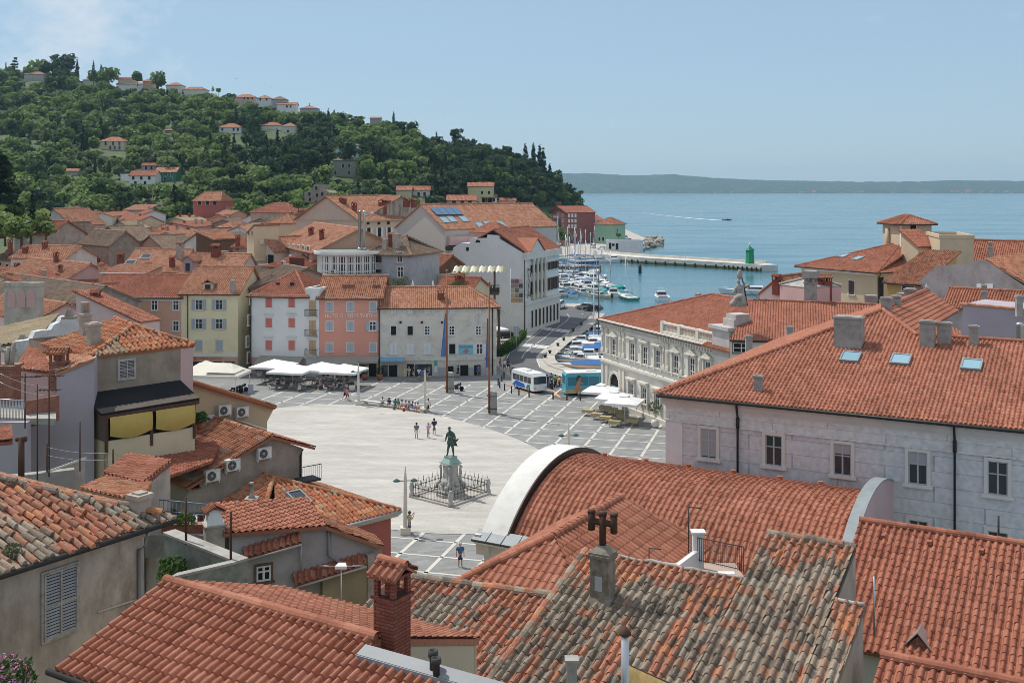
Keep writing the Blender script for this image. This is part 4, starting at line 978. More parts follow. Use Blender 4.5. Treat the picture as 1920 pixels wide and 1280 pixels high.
for k,(px,py)in enumerate(((1690,484),(1717,481))):
 q=P(px,py,160);m=MB();q=yb.loc(q);m.box((q[0]-.5,q[1]-.3,q[2]),(q[0]+.5,q[1]+.3,q[2]+.5));m.box((q[0]-.8,q[1]-.5,q[2]+.5),(q[0]+.8,q[1]+.5,q[2]+.58));m.build('roof_vent',DARK,yb.root)
tw=House('beige belvedere tower with a low hipped roof rising from the palazzo',(1655,166),(1690,160),4.6,415,12,BEIGE,'hip',1.0,T_NEW,.3,.4,.6,'belvedere_tower',fascia=DARK,cat='tower')
m=MB();m.lathe([(.35,-4.6),(.35,-1)],(tw.w*.35,-.2,tw.h),8);m.build('flue',BEIGE,tw.root)
tw.win(1712,430,wm=.9,hm=2.1,style='open',face='r',fr=WHITE)
m=MB();m.box((-.05,-.12,tw.h-5.3),(tw.w+.12,-.001,tw.h-5.0));m.box((tw.w-.3,-.1,0),(tw.w+.1,-.002,tw.h-.4));m.build('band',WHITE,tw.root)
sh=House('small beige lean-to with a sloping tiled roof against the tower',(1690,156),(1722,152.5),3,458,12,BEIGE,'sr',1.9,T_NEW,.3,.4,.3,'lean_to_house')
bb=House('plain beige roof box with flat top beside the tower',(1737,157),(1762,146),4.2,440,12,BEIGE,'flat',0,FLATROOF,name='roof_box',cat='roof block')
br_=House('long terracotta roof wing running down from the beige roof box',(1800,158),(1960,152),12,508,0,OCHRE,'gx',4.2,T_NEW,.3,.4,.4,'roof_wing')
br_.chim(1857,462,479,9,'plaster_pots',Y=157)
oc=House('ochre-walled house with a pale tiled slope, built against a patched grey wall',(1663,131),(1722,128),9,527,0,OCHRE,'sf',3.2,T_MID,.3,.4,.4,fascia=DARK)
oc.win(1703,541,22,10,'plain',fr=WHITE)
def wallblock(name,label,pts,A,B,d,mt,cat='house',name_roof=None):
 a=V(((A[0]-CX)*A[1]/F,A[1],0));b2=V(((B[0]-CX)*B[1]/F,B[1],0));ux=(b2-a).normalized();n=V((-ux.y,ux.x,0))
 bl=Block(name,label,cat,a);W=MB();p3=[onpl(x,y,a,n)for x,y in pts];W.prism(p3,n*d);bl.add(W,'wall',mt);bl.p0,bl.n,bl.ux=a,n,ux
 return bl
pw_=wallblock('party_wall_house','tall grey patched party wall of a gutted house with brick showing through',[(1722,600),(1722,528),(1757,498),(1812,495),(1822,489),(1845,486),(1925,540),(1925,640)],(1722,128),(1925,116),10,mat('patched_plaster',(.31,.285,.29),var=.2,scale=.35,col2=(.20,.15,.13),amt=.5))
m=MB();R=MB();a_=onpl(1846,485,pw_.p0,pw_.n);b_=onpl(1960,552,pw_.p0,pw_.n)
tiled(R,[b_,a_,a_+pw_.n*16+UP*1.2,b_+pw_.n*16+UP*1.2],.3,.4,.08,(3,1));pw_.add(R,'roof',T_MID)
for x0,y0,x1,y1 in((1831,532,1840,551),(1847,532,1862,551)):
 m=MB();p3=[onpl(x,y,pw_.p0-pw_.n*.05,pw_.n)for x,y in((x0,y0),(x1,y0),(x1,y1),(x0,y1))];m.prism(p3,pw_.n*.04);pw_.add(m,'shutter',SHWH)
pch(pw_,1878,479,502,9,Y=126,style='plaster',rz=0)
lh=House('low terracotta roofed house with a double-pot chimney under the patched party wall',(1772,113),(1905,109),5,572,0,GREYW,'gx',1.6,T_NEW,.28,.38,.3)
lh.chim(1846,545,570,9,'plaster_pots',Y=111)
ll=wallblock('lilac_house','lilac-walled house with a tile-capped parapet beside the seamed roof',[(1800,640),(1806,570),(1905,579),(1960,584),(1960,700)],(1800,104),(1930,100),6,LILAC)
R=MB();a_,b_=onpl(1800,569,ll.p0,ll.n),onpl(1960,583,ll.p0,ll.n);ridge(R,a_,b_,.16,seg=.35,jit=.4);ll.add(R,'parapet_tiles',T_PALE)
pch(ll,1911,553,579,12,Y=100,rz=0)
m=MB();q=P(1912,640,92);m.lathe([(.27,-3),(.27,1.3),(.3,1.3),(.3,1.5),(.05,1.6)],tuple(q),12);ll.add(m,'steel_flue',STEEL)
for px,pt_,pb,wx,Y in((1700,549,575,32,96),(1706,540,566,17,94),(1633,553,578,20,118)):
 q=P(px,pb,Y);r=thing('concrete_chimney',{1700:'long low concrete chimney block on the ridge of the seamed roof',1706:'grey concrete chimney in front of the long low chimney block',1633:'weathered chimney block below the beige palazzo window'}[px],'chimney',q,R_(-30));chimney(r,V((0,0,0)),wx*Y/F,.9,(pb-pt_)*Y/F,'conc',0)
def textmesh(s,size,name,m,depth=.03):
 c=bpy.data.curves.new(name,'FONT');c.body=s;c.size=size;c.extrude=depth;c.align_x='CENTER';c.align_y='CENTER';c.resolution_u=2
 o=bpy.data.objects.new(name,c);COL.objects.link(o);me=bpy.data.meshes.new_from_object(o.evaluated_get(bpy.context.evaluated_depsgraph_get()));bpy.data.objects.remove(o);bpy.data.curves.remove(c)
 me.name=name;me.materials.clear();me.materials.append(m);return me
def sign(parent,q,s,size,m,name='lettering',face=0.0,width=None):
 me=textmesh(s,size,name,m);o=obj(name,me,parent,q);o.rotation_euler=(R_(90),0,face)
 if width:
  xs=[v.co.x for v in me.vertices];o.scale=(width/(max(xs)-min(xs)),1,1)
 return o
def mbox(h,name,mt,px0,py0,px1,py1,p0,p1,face='f'):
 """box laid on the facade between two photo points, from p0 to p1 metres proud of it"""
 a=h.on(px0,py1,face);b2=h.on(px1,py0,face);m=MB()
 if face=='f':m.box((min(a[0],b2[0]),-p1,min(a[2],b2[2])),(max(a[0],b2[0]),-p0,max(a[2],b2[2])))
 return m.build(name,mt,h.root)
def awning(h,px0,px1,pytop,out,drop,name='awning',mt=None):
 a=h.on(px0,pytop);b2=h.on(px1,pytop);m=MB();z=a[2]
 m.prism([(a[0],-.05,z),(b2[0],-.05,z),(b2[0],-out,z-drop),(a[0],-out,z-drop)],(0,0,-.05));m.box((a[0],-out-.02,z-drop-.25),(b2[0],-out,z-drop-.02))
 return m.build(name,mt or AWN,h.root)
bk=House('pale yellow four-storey house with grey shutters and a small dormer above the square',(340,163.5),(446,163),12,549,0,YEL,'gx',3.4,T_PALE,.3,.4,.4,rf=.6,fascia=DARK,hgt=.125)
for y,st in((571,'mull|Go'),(607,'mull|Go'),(647,'mull|Gc')):
 for x in(373,411):bk.win(x,y,13,19 if y>560 else 18,st,fr=OFFWH)
mbox(bk,'shopfront',PEACH,358,668,446,702,.0,.06);mbox(bk,'string_course',WHITE,340,664,446,668,0,.1)
for x0,x1 in((362,378),(383,399),(401,417),(421,440)):mbox(bk,'shop_window',GLASS,x0,677,x1,702,.05,.08)
q=bk.on(391,671.5);sign(bk.root,V((q[0],-.08,q[2])),'BANKA KOPER',.5,mat('sign_red',(.5,.16,.1),var=0),width=4.0)
mbox(bk,'emblem',mat('sign_red',(.5,.16,.1),var=0),363,668,369,675,.06,.09)
d=MB();q=bk.loc(P(393,551,161.5));d.box((q[0]-.75,q[1],q[2]+.1),(q[0]+.75,q[1]+3,q[2]+1.7));d.prism([(q[0]-.75,q[1],q[2]+1.7),(q[0]+.75,q[1],q[2]+1.7),(q[0],q[1],q[2]+2.2)],(0,3,0))
q=bk.loc(P(393,537,165));d=MB();d.box((q[0]-.75,q[1]-.8,q[2]-1.2),(q[0]+.75,q[1]+3,q[2]+.6));dm=d.build('dormer',CREAM,bk.root)
d=MB();
for s in(-1,1):tiled(d,[(q[0]+s*1.0,q[1]-1,q[2]+.45),(q[0]+s*1.0,q[1]+3,q[2]+.45),(q[0],q[1]+3,q[2]+1.15),(q[0],q[1]-1,q[2]+1.15)],.25,.4,.06,(3,1),slab=.08)
d.build('dormer_roof',T_PALE,dm);d=MB();d.box((q[0]-.4,q[1]-.84,q[2]-.85),(q[0]+.4,q[1]-.81,q[2]+.35));d.build('dormer_window',GLASS,dm)
bk.chim(437,525,547,9,'plaster')
g=MB();g.tube([(1.0,-.12,bk.h),(1.0,-.12,0)],.07,6);g.build('downpipe',DARK,bk.root)
ph=House('peach house with white-framed tall windows between the pale yellow and tan houses',(175,164.5),(340,163.5),11,555,0,PEACH,'gx',2.8,T_NEW,.3,.4,.35,fascia=DARK,hgt=.125)
ph.wins((290,330),(572,611,650),11,19,'mull',fr=WHITE);ph.wins((255,),(572,611),11,19,'mull',fr=WHITE);mbox(ph,'string_course',WHITE,175,556,340,563,0,.12)
wh2=House('white house with coral shutters and a hipped tile roof beside the narrow alley',(470,162),(574,160.5),12,551,0,WHITE,'hipy',2.9,T_NEW,.3,.4,.5,inset=(7,5),fascia=DARK,hgt=.125)
wh2.wins((504,547),(567,605,647),12,18,'plain|Pc',fr=WHITE);mbox(wh2,'shopfront',ROSE,470,672,574,708,0,.06)
for x in(504,547):mbox(wh2,'hood_mould',LIME,x-9,588.5,x+9,590.5,0,.25);mbox(wh2,'hood_mould',LIME,x-9,631,x+9,633,0,.25)
awning(wh2,488,570,666,2.2,.8);g=MB();g.tube([(.1,-.15,wh2.h-.2),(.1,-.15,0)],.08,6);g.build('downpipe',DARK,wh2.root)
for px,py in((501,530),(548,535)):
 p=wh2.roofpt(px,py)or V((3,3,wh2.h+1));m=MB();m.cbox(tuple(p+V((0,0,.2))),(.5,.5,.5));m.build('roof_vent',DARK,wh2.root)
for(x,y)in((452,640),(457,600),(462,560),(455,670)):wh2.win(x+12-(x-452)*.3,y,wm=.9,hm=1.5,style='plain|Pc',face='l',fr=CREAM)
nb=House('narrow white balcony bay with tan doors between the white and salmon houses',(574,160.5),(598,160),10,545,0,WHITE,'flat',0,FLATROOF,name='balcony_bay',cat='house')
for y in(577,614,651):nb.win(586,y,wm=1.1,hm=2.1,style='plain|Tc',fr=WHITE)
for y in(588,626,662):
 a=nb.on(575,y);b2=nb.on(597,y);m=MB();z=a[2]-.3;m.box((a[0],-.75,z-.1),(b2[0],-.001,z));bl_=m.build('balcony',LIME,nb.root);m=MB()
 for t in np.linspace(a[0],b2[0],12):m.tube([(t,-.7,z),(t,-.7,z+.95)],.022,4)
 m.tube([(a[0],-.7,z+.95),(b2[0],-.7,z+.95)],.03,4)
 for s in(a[0],b2[0]):m.tube([(s,-.7,z+.95),(s,0,z+.95)],.03,4)
 m.build('railing',IRON,bl_)
ht=House('salmon hotel front with painted lettering and nine grey-shuttered windows',(598,160),(713,160),11,557,0,SALM,'gx',2.6,T_MID,.3,.4,.45,fascia=DARK,hgt=.13,cat='hotel',name='hotel')
for y in(575,611,651):
 for x in(618,657,699):ht.win(x,y,12.5,17,'mull|Go' if(x,y)==(699,611)else 'plain|Gc',fr=WHITE)
mbox(ht,'string_course',WHITE,598,557,713,562,0,.14);mbox(ht,'shopfront',BEIGE,598,672,713,710,0,.07)
q=ht.on(658,592);sign(ht.root,V((q[0],-.05,q[2])),'HOTEL GIUSEPPE TARTINI',.82,mat('sign_pale',(.86,.70,.63),var=0),width=7.4)
mbox(ht,'doorway',VOID,692,681,706,709,.06,.1);mbox(ht,'doorway',GLASS,660,684,686,708,.06,.1);mbox(ht,'doorway',GLASS,604,684,650,708,.06,.1)
awning(ht,599,675,667,2.3,.75);awning(ht,675,711,667,1.6,.6)
g=MB();g.tube([(ht.w-.15,-.12,ht.h),(ht.w-.15,-.12,0)],.09,6);g.build('downpipe',GUT,ht.root)
for x in(645,653,661,702,710):
 p=ht.roofpt(x,539);
 if p is not None:m=MB();m.cbox(tuple(p+V((0,0,.2))),(.5,.4,.5));m.build('roof_vent',BRICKO,ht.root)
gh=House('long weathered off-white house with white shutters and shops on the square',(713,160),(931,161.5),9,575,0,mat('weathered_facade',(.67,.635,.56),var=.12,scale=.3,col2=(.38,.36,.33),amt=.45),'hip',2.4,T_PALE,.3,.4,.45,inset=(-1,4),fascia=DARK,hgt=.125)
for x in(738,769,801,848,897):gh.win(x,584.5,9,9,'plain|Wc',fr=OFFWH)
for x,st in((738,'open'),(769,'open'),(801,'mull2'),(847,'openmull2'),(897,'mull2')):gh.win(x,619.5,10,17,st,fr=WHITE)
for x,st in((738,'plain|Wc'),(769,'plain|Wc'),(801,'plain|Wc'),(848,'open|Wo'),(899,'mull|Wo')):gh.win(x,654,11.5,19,st,fr=WHITE)
mbox(gh,'string_course',LIME,713,674,931,677,0,.12);mbox(gh,'string_course',OFFWH,713,576,931,580,0,.16)
ban=mbox(gh,'banner',mat('banner_blue',(.22,.52,.66),var=.12,scale=2),857,646,888,664,.04,.08)
q=gh.on(872,649.5);sign(gh.root,V((q[0],-.1,q[2])),'Fritolin pri Cantini',.42,mat('banner_ink',(.1,.3,.42),var=0),width=2.1)
m=MB();q=gh.on(873,657);m.prism([(q[0]-.5,-.1,q[2]-.2),(q[0]+.1,-.1,q[2]-.4),(q[0]+.5,-.1,q[2]),(q[0]+.2,-.1,q[2]+.1),(q[0]+.45,-.1,q[2]+.5),(q[0],-.1,q[2]+.2)],(0,.015,0));m.build('banner_fish',mat('banner_fish',(.45,.2,.15),var=.2),gh.root)
for x0,x1,y0,mt in((716,727,684,GLASS),(729,745,684,VOID),(748,757,686,BEIGE),(763,776,682,VOID),(778,810,682,GLASS),(838,850,686,VOID),(863,878,684,VOID),(889,901,684,VOID)):mbox(gh,'shopfront',mt,x0,y0,x1,709,.03,.07)
for x0,x1 in((822,836),(851,861),(879,888),(903,913)):mbox(gh,'shutter',GREYPAINT,x0,688,x1,706,.03,.07)
mbox(gh,'sign_board',mat('sign_green',(.1,.4,.25),var=.1),814,676,820,685,.03,.1);mbox(gh,'sign_board',WHITE,814,686,820,698,.03,.1)
awning(gh,713,758,670,1.0,.25,mt=mat('awning_blue',(.2,.42,.6),var=.1));q=gh.on(735,681)
m=MB();m.box((.2,-.09,q[2]-.1),(4.0,-.07,q[2]+.35));m.build('shop_sign',BEIGE,gh.root)
q=gh.on(913,672);m=MB();m.box((q[0]-.3,-.1,q[2]-.15),(q[0]+.3,-.02,q[2]+.15));m.build('street_plaque',mat('plaque_red',(.4,.1,.08),var=0),gh.root)
for x in(928,):g=MB();g.tube([(gh.w-.6,-.12,gh.h),(gh.w-.6,-.12,0)],.09,6);g.build('downpipe',GUT,gh.root)
gh.chim(827,541,560,12,'brick')
for x,y in((751,604),(791,604),(829,604)):q=gh.on(x,y);m=MB();m.cbox((q[0],-.1,q[2]),(.3,.2,.3));m.build('floodlight',DARK,gh.root)
gb=thing('glazed_rotunda','two-tier curved glazed pavilion with pale flat roofs behind the hotel roof','pavilion',P(640,540,181))
c0=P(640,540,181)
def oval(m,rx,ry,z0,z1,n=40,mi=0,cx=0,cy=0):m.lathe([(1,z0),(1,z1)],(cx,cy,0),n,mi,False,sx=rx,sy=ry)
m=MB();oval(m,5.0,5.0,-9,5.6,cx=1.1,cy=1.5);oval(m,5.6,5.6,-9,2.1,cx=1.9,cy=.5);gl=m.build('glazing',GLASS,gb)
m=MB();oval(m,5.8,5.8,5.6,6.0,cx=1.1,cy=1.5);oval(m,6.5,6.5,2.1,2.5,cx=1.9,cy=.5);m.build('roof_rim',WHPAINT,gb)
m=MB();oval(m,5.5,5.5,5.99,6.06,cx=1.1,cy=1.5);oval(m,6.2,6.2,2.49,2.56,cx=1.9,cy=.5);m.build('roof',mat('roof_membrane',(.25,.28,.25),var=.15),gb)
m=MB()
for k in range(36):
 a=math.pi*(1+k/35*1.0)if True else 0
 for r,cx,cy,z0,z1 in((5.02,1.1,1.5,2.5,5.6),(5.62,1.9,.5,-3,2.1)):
  x,y=cx+r*math.cos(a),cy+r*math.sin(a);m.cbox((x,y,(z0+z1)/2),(.16 if k%3 else.42,.16,z1-z0))
for r,cx,cy,z in((5.04,1.1,1.5,2.9),(5.04,1.1,1.5,5.4),(5.04,1.1,1.5,4.2)):oval(m,r,r,z-.1,z+.1,cx=cx,cy=cy)
m.build('mullion',WHPAINT,gb)
m=MB();m.box((-5.2,-3.4,-9),(-3.6,-1.2,2.6));m.box((-3.6,-4.6,-9),(-2.6,-3.2,1.6));m.build('wing_wall',WHITE,gb)
for i,dx in enumerate((3.0,3.75)):m=MB();m.lathe([(.26,6),(.26,12.4-.2*i),(.3,12.4),(.05,12.6)],(dx*1.0-.4,3,0),10);m.lathe([(.5,6),(.3,6.5)],(dx-.4,3,0),10);m.build('steel_flue',STEEL,gb)
q=c0+V((-1.2,-5,2.6));ac_list=[]
def aircon(q,rz,label,w_=.85,name='air_conditioner'):
 r=thing(name,label,'air conditioner',q,rz,None);m=MB();m.box((-w_/2,-.36,0),(w_/2,-.03,.62));m.box((-w_/2,-.3,-.12),(-w_/2+.06,0,0));m.box((w_/2-.06,-.3,-.12),(w_/2,0,0));obj('case',m.mesh('case',mat('ac_case',(.62,.61,.58),var=.06,rough=.5)),r)
 m=MB();m.lathe([(.25,0),(.25,.02)],(0,0,0),16,smooth=False);o=obj('fan',m.mesh('fan',mat('ac_fan',(.09,.09,.09),var=.2)),r,(-.1,-.362,.31));o.rotation_euler=(R_(90),0,0)
 m=MB();m.lathe([(.08,.02),(.08,.04)],(0,0,0),10);
 for k in range(8):a=k*math.pi/4;m.tube([(.08*math.cos(a),.08*math.sin(a),.03),(.25*math.cos(a),.25*math.sin(a),.03)],.008,3)
 o=obj('grille',m.mesh('grille',mat('ac_grille',(.4,.4,.4),var=0)),r,(-.1,-.362,.31));o.rotation_euler=(R_(90),0,0)
 m=MB();m.box((.2,-.365,.1),(w_/2-.06,-.361,.5));obj('label_strip',m.mesh('label_strip',WHPAINT),r)
 return r
aircon(c0+V((-.6,-4.1,2.7)),0,'air conditioner on the lower roof of the curved glazed pavilion')
pk=House('pink hall with a ribbon of windows and two brick chimneys behind the glazed pavilion',(514,217),(586,185),16,455,0,PEACH,'gx',3.8,T_PALE,.45,.6,.5,rf=.5,fascia=GUT,cat='hall')
for i in range(7):
 px=523+i*9.2;pk.win(px,466+(px-523)*.135,wm=1.9,hm=2.2,style='mull',fr=WHITE)
pk.chim(583,425,442,10,'brick');pk.chim(603,429,450,10,'brick')
m=MB();a=pk.on(515,470);m.box((0,-.3,a[2]-.15),(pk.w,-.001,a[2]+.1));m.build('string_course',WHITE,pk.root)
ol=House('old house with a broad hipped roof of greyed tiles behind the coral-shuttered house',(436,176),(470,168),15,531,0,OLDPL,'gx',2.6,T_GREY,.3,.4,.4,rf=.6)
ol2_=House('brown rubble gable wall with a low lean-to roof behind the white hipped house',(462,174),(570,172),8,545,0,STONE,'gy',2.4,T_GREY,.3,.4,.15,rf=.45)
tl2=House('tan house with a dark boarded end and a sloping tile roof below the pink hall',(497,186),(568,181),7,499,0,BEIGE,'sf',1.5,T_NEW,.35,.5,.3,fascia=GUT)
mbox(tl2,'boarding',mat('dark_boards',(.13,.05,.035),var=.2),543,484,571,512,.01,.06)
aircon(tl2.wp(*tl2.on(533,496)),tl2.rz,'air conditioner on the tan wall below the pink hall')
ws=House('pale house with roof terrace, planted balcony and flat canopy left of the pink hall'.replace(' left of',' beside'),(478,205),(514,201),9,466,0,OFFWH,'gy',2.2,T_PALE,.4,.5,.5)
ws.win(486,489,wm=1.1,hm=1.9,style='open',fr=WHITE);ws.win(497,488,wm=1.1,hm=1.9,style='open',fr=WHITE);ws.win(508,486,wm=1.8,hm=1.6,style='open',fr=BEIGE)
mbox(ws,'balcony',LIME,475,450,500,456,0,1.4);m=MB();a=ws.on(480,449);
for i in range(14):m.lathe([(.05,0),(.25,.2),(.05,.5)],(a[0]+i*.16,-1.1,a[2]+.1),5)
m.build('potted_plants',mat('leaf_mid',(.06,.12,.03),var=.3),ws.root)
m=MB();a=ws.on(455,476);b2=ws.on(500,480);m.box((a[0],-3.5,a[2]-.9),(b2[0],-.4,a[2]-.75));m.build('canopy',WHPAINT,ws.root)
ct=House('narrow cream stair tower with slit windows beside the planted balcony house',(463,203),(476,201),5,436,0,CREAM,'sl',1.4,T_PALE,.4,.5,.2,name='stair_tower',cat='tower');ct.win(467,437,wm=.4,hm=.9,style='open');ct.win(473,438,wm=.4,hm=.9,style='open')
gy=House('grey-plastered house with weedy brown roof and dark shutters behind the palm',(683,181),(770,178),11,474,0,mat('grey_plaster',(.42,.43,.45),var=.15,scale=.5,col2=(.3,.31,.33),amt=.5),'hip',2.7,T_GREY,.35,.45,.5,inset=(5,5))
gy.win(705,484,wm=1,hm=1.4,style='open|Bo');gy.win(750,482,wm=1,hm=1.7,style='mull');gy.win(706,514,wm=.9,hm=1.6,style='open|Bo');gy.win(751,510,wm=1,hm=1.7,style='mull')
gy.chim(722,448,468,8,'plaster');gy.chim(733,437,462,8,'brick');gy.chim(744,438,464,13,'plaster')
st=House('tall streaked-plaster house with blind gable, white shutters and many brick chimneys',(596,264),(675,250),22,410,0,STREAK,'gx',5.4,T_PALE,.5,.6,.3,rf=.5)
sm=House('long beige range with white-shuttered windows and clustered brick chimneys on a broad roof',(673,245),(790,262),20,412,0,mat('beige_front',(.60,.48,.38),var=.06,col2=(.5,.4,.32),amt=.3),'gx',5.2,T_PALE,.5,.6,.5,fascia=BEIGE,trim=BEIGE)
for x in(691,711,729):sm.win(x,436-(x-691)*.02,wm=1.1,hm=2.1,style='open|Wo',fr=BEIGE)
for x in(690,710,728):sm.win(x,418,wm=.9,hm=.7,style='open',fr=BEIGE)
for x,t,b2,w_ in((721,374,399,18),(735,369,383,11),(762,371,383,10),(776,373,384,9),(664,379,395,8),(643,370,381,11)):sm.chim(x,t,b2,w_,'brick')
for x,y in((683,403),(697,400)):sm.skylight(x,y,.9,1.0)
for x,y in((627,406),(636,408)):
 q=st.on(x,y);m=MB();m.lathe([(.55,0),(.55,.06)],(0,0,0),14,smooth=False);o=obj('oval_window',m.mesh('oval_window',SHWH),st.root,V((q[0],-.02,q[2])));o.rotation_euler=(R_(90),0,0);o.scale=(.8,1.7,1)
st.win(627,436,wm=.9,hm=1.9,style='mull',fr=WHITE);st.win(636,437,wm=1.1,hm=1.9,style='mull|Wo',fr=WHITE);st.chim(606,378,390,8,'brick')
for x in(616,626):st.chim(x,369,378,10,'brick')
pg=House('big pale blind gable house with skylights and solar panels on its roof',(742,226),(835,214),30,425,0,mat('blind_gable',(.56,.52,.47),var=.05,col2=(.5,.46,.42),amt=.3,scale=.2),'gy',4.6,T_PALE,.5,.6,.25,rf=.52)
d1_=pg.uy
for px,py in((833,413),(847,412),(869,411),(900,423),(915,421),(940,421)):pg.skylight(px,py,1.5,1.9)
q=pg.roofpt(835,398)
if q is not None:
 m=MB();n=V((pg.rh/(pg.w*.48),0,1)).normalized();u_=V((1,0,-pg.rh/(pg.w*.48))).normalized()
 for i in range(4):a=q+V((0,-3.2+i*1.7,0))+n*.3;m.prism([a-u_*1.4,a+u_*1.4,a+u_*1.4+V((0,1.6,0)),a-u_*1.4+V((0,1.6,0))],n*.08)
 m.build('solar_panel',mat('solar_panel',(.08,.17,.28),var=.1,rough=.2,spec=.8),pg.root)
W=MB();W.box((pg.w+.001,.5,pg.h-3.2),(pg.w+.8,13,pg.h-1.5));W.build('dormer_strip',PINK,pg.root)
g=MB();g.box((pg.w+.002,0,pg.h-4.1),(pg.w+.95,13.5,pg.h-3.3));g.build('dark_flashing',GUT,pg.root)
for i in range(6):pg.win(868+i*14,462,wm=1,hm=2,style='open',face='r',fr=BEIGE)
pg.chim(792,372,392,7,'plaster',Y=235)
tr=House('small yellow house with a planted roof terrace under a tiled loggia',(770,190),(838,187),8,516,0,CREAM,'flat',0,FLATROOF)
tr.win(793,534,wm=1,hm=1.7,style='open|Bo');tr.win(812,531,wm=.9,hm=1.5,style='open')
lg=House('open tiled loggia with wooden posts above the yellow terrace house',(771,197),(824,193),6,494,9,mat('loggia_wood',(.2,.1,.06),var=.2),'gx',1.6,T_NEW,.35,.45,.5,name='loggia',cat='loggia')
mu=wallblock('museum','tall white museum wall with a picture panel and a columned, pedimented harbour front',[(841,650),(841,469),(865,455),(881,456),(881,447),(913,446),(914,440),(936,441),(937,448),(984,476),(984,634)],(841,214.4),(984,208.5),19,WHITE,cat='museum')
mw=lambda x,y,off=0:onpl(x,y,mu.p0-mu.n*off,mu.n)
def mpan(name,pts,off,th,mt):m=MB();m.prism([mw(x,y,off)for x,y in pts],mu.n*th);return mu.add(m,name,mt)
R=MB();za=mw(984,474).z;fx=mu.p0+mu.ux*((mw(986,480)-mu.p0).dot(mu.ux)+.5)
def mpt(u,v,z):return V((mu.p0.x,mu.p0.y,0))+mu.ux*u+mu.n*v+UP*z
uW=(mw(984,480)-mu.p0).dot(mu.ux);zr=mw(937,447).z+1.6
ur=uW*.6
tiled(R,[mpt(uW+.6,-.2,za-.1),mpt(uW+.6,19.4,za-.1),mpt(ur,19.4,zr),mpt(ur,-.2,zr)],.35,.45,.09,(3,1))
tiled(R,[mpt(4.5,19,za+1.8),mpt(4.5,0,za+1.8),mpt(ur,0,zr+.2),mpt(ur,19,zr+.2)],.35,.45,.09,(3,1))
hb=mpt(ur-2.5,4,zr+1.2);tiled(R,[mpt(3.6,1.5,zr-.6),mpt(ur+1,1.5,zr-.6),hb+mu.n*1.5+mu.ux,hb+mu.n*1.5-mu.ux],.35,.45,.09,(3,1));tiled(R,[mpt(ur+1,1.5,zr-.6),mpt(ur+1,9,zr-.6),hb+mu.n*2+mu.ux,hb+mu.n*1.5+mu.ux],.35,.45,.09,(3,1))
mu.add(R,'roof',T_NEW)
rows=[[(.25,.2,.2),(.3,.1,.2),(.6,.55,.5)],[(.4,.25,.2),(.35,.35,.35),(.1,.1,.12)],[(.55,.5,.35),(.2,.2,.2),(.55,.53,.5)],[(.45,.4,.3),(.35,.3,.2),(.12,.12,.16)],[(.6,.3,.15),(.5,.4,.25),(.4,.37,.3)]]
for r_i,rw in enumerate(rows):
 for c_i,cl in enumerate(rw):
  x0=958+c_i*7.5;y0=523+r_i*8.9;mpan('exhibit_panel',[(x0,y0),(x0+7,y0),(x0+7,y0+8),(x0,y0+8)],.06,.055,mat('panel_%d%d'%(r_i,c_i),cl,var=.35,scale=.8,fine=3))
mpan('panel_backing',[(957,512),(981,512),(981,568),(957,568)],.03,.028,WHITE)
for x,y in((876.5,467),(876.5,503.5)):mpan('small_window',[(x-2.5,y-3.5),(x+2.5,y-3.5),(x+2.5,y+3.5),(x-2.5,y+3.5)],.02,.018,VOID)
mpan('lunette',[(896+4.7*math.cos(a),455-5.5*math.sin(a))for a in np.linspace(0,math.pi,12)],.02,.018,VOID)
g=MB();g.tube([mw(983.6,480,.1),mw(983.6,634,.1)],.08,6);mu.add(g,'downpipe',GUT)
rn=mu.ux;o_=mpt(uW,0,0);zc0=za-.2
m=MB();m.prism([o_+rn*.7+UP*(za-1.3)-mu.n*.5,o_+rn*.001+UP*(za-1.3)-mu.n*.5,o_+UP*za+rn*.001-mu.n*.5,o_+rn*.7+UP*za-mu.n*.5],mu.n*19.8)
m.prism([o_+rn*.45+UP*5.2-mu.n*.05,o_+rn*.001+UP*5.2-mu.n*.05,o_+rn*.001+UP*5.9-mu.n*.05,o_+rn*.45+UP*5.9-mu.n*.05],mu.n*19.2)
m.prism([o_+rn*.25-mu.n*.02,o_+rn*.001-mu.n*.02,o_+rn*.001+UP*5.2-mu.n*.02,o_+rn*.25+UP*5.2-mu.n*.02],mu.n*19.1)
mu.add(m,'harbour_front',LIMEW)
m=MB();m.prism([o_+rn*.6+UP*za+mu.n*1,o_+rn*.6+UP*za+mu.n*9,o_+rn*.6+UP*(za+2.35)+mu.n*5],-rn*.5);mu.add(m,'pediment',LIMEW)
m=MB()
for a,b2 in((1,5),(9,5)):m.prism([o_+rn*.8+UP*(za+.02)+mu.n*a,o_+rn*.8+UP*(za+2.5)+mu.n*b2,o_-rn*4+UP*(za+2.5)+mu.n*b2,o_-rn*4+UP*(za+.02)+mu.n*a],UP*.12)
mu.add(m,'pediment_roof',T_NEW)
for k in range(4):
 v=3.6+k*2.1;m=MB();c_=o_+rn*.45+mu.n*v;m.lathe([(.36,5.9),(.3,6.3),(.26,za-2),(.4,za-1.6),(.4,za-1.3)],tuple(c_),10);mu.add(m,'column',LIME)
for k in range(8):
 v=3.2+k*2.05;p=o_+rn*.06+mu.n*v
 for z,hh,st_ in((2.3,3.2,'open'),(8.2,2.4,'open'),(11.8,1.5,'open')):put_window(mu.root,mu.l(p+UP*z+rn*(.2 if z<5 else 0)),math.atan2(mu.n.y,mu.n.x),1.0,hh,st_+('|Bo' if k>4 and z>5 else ''),LIME)
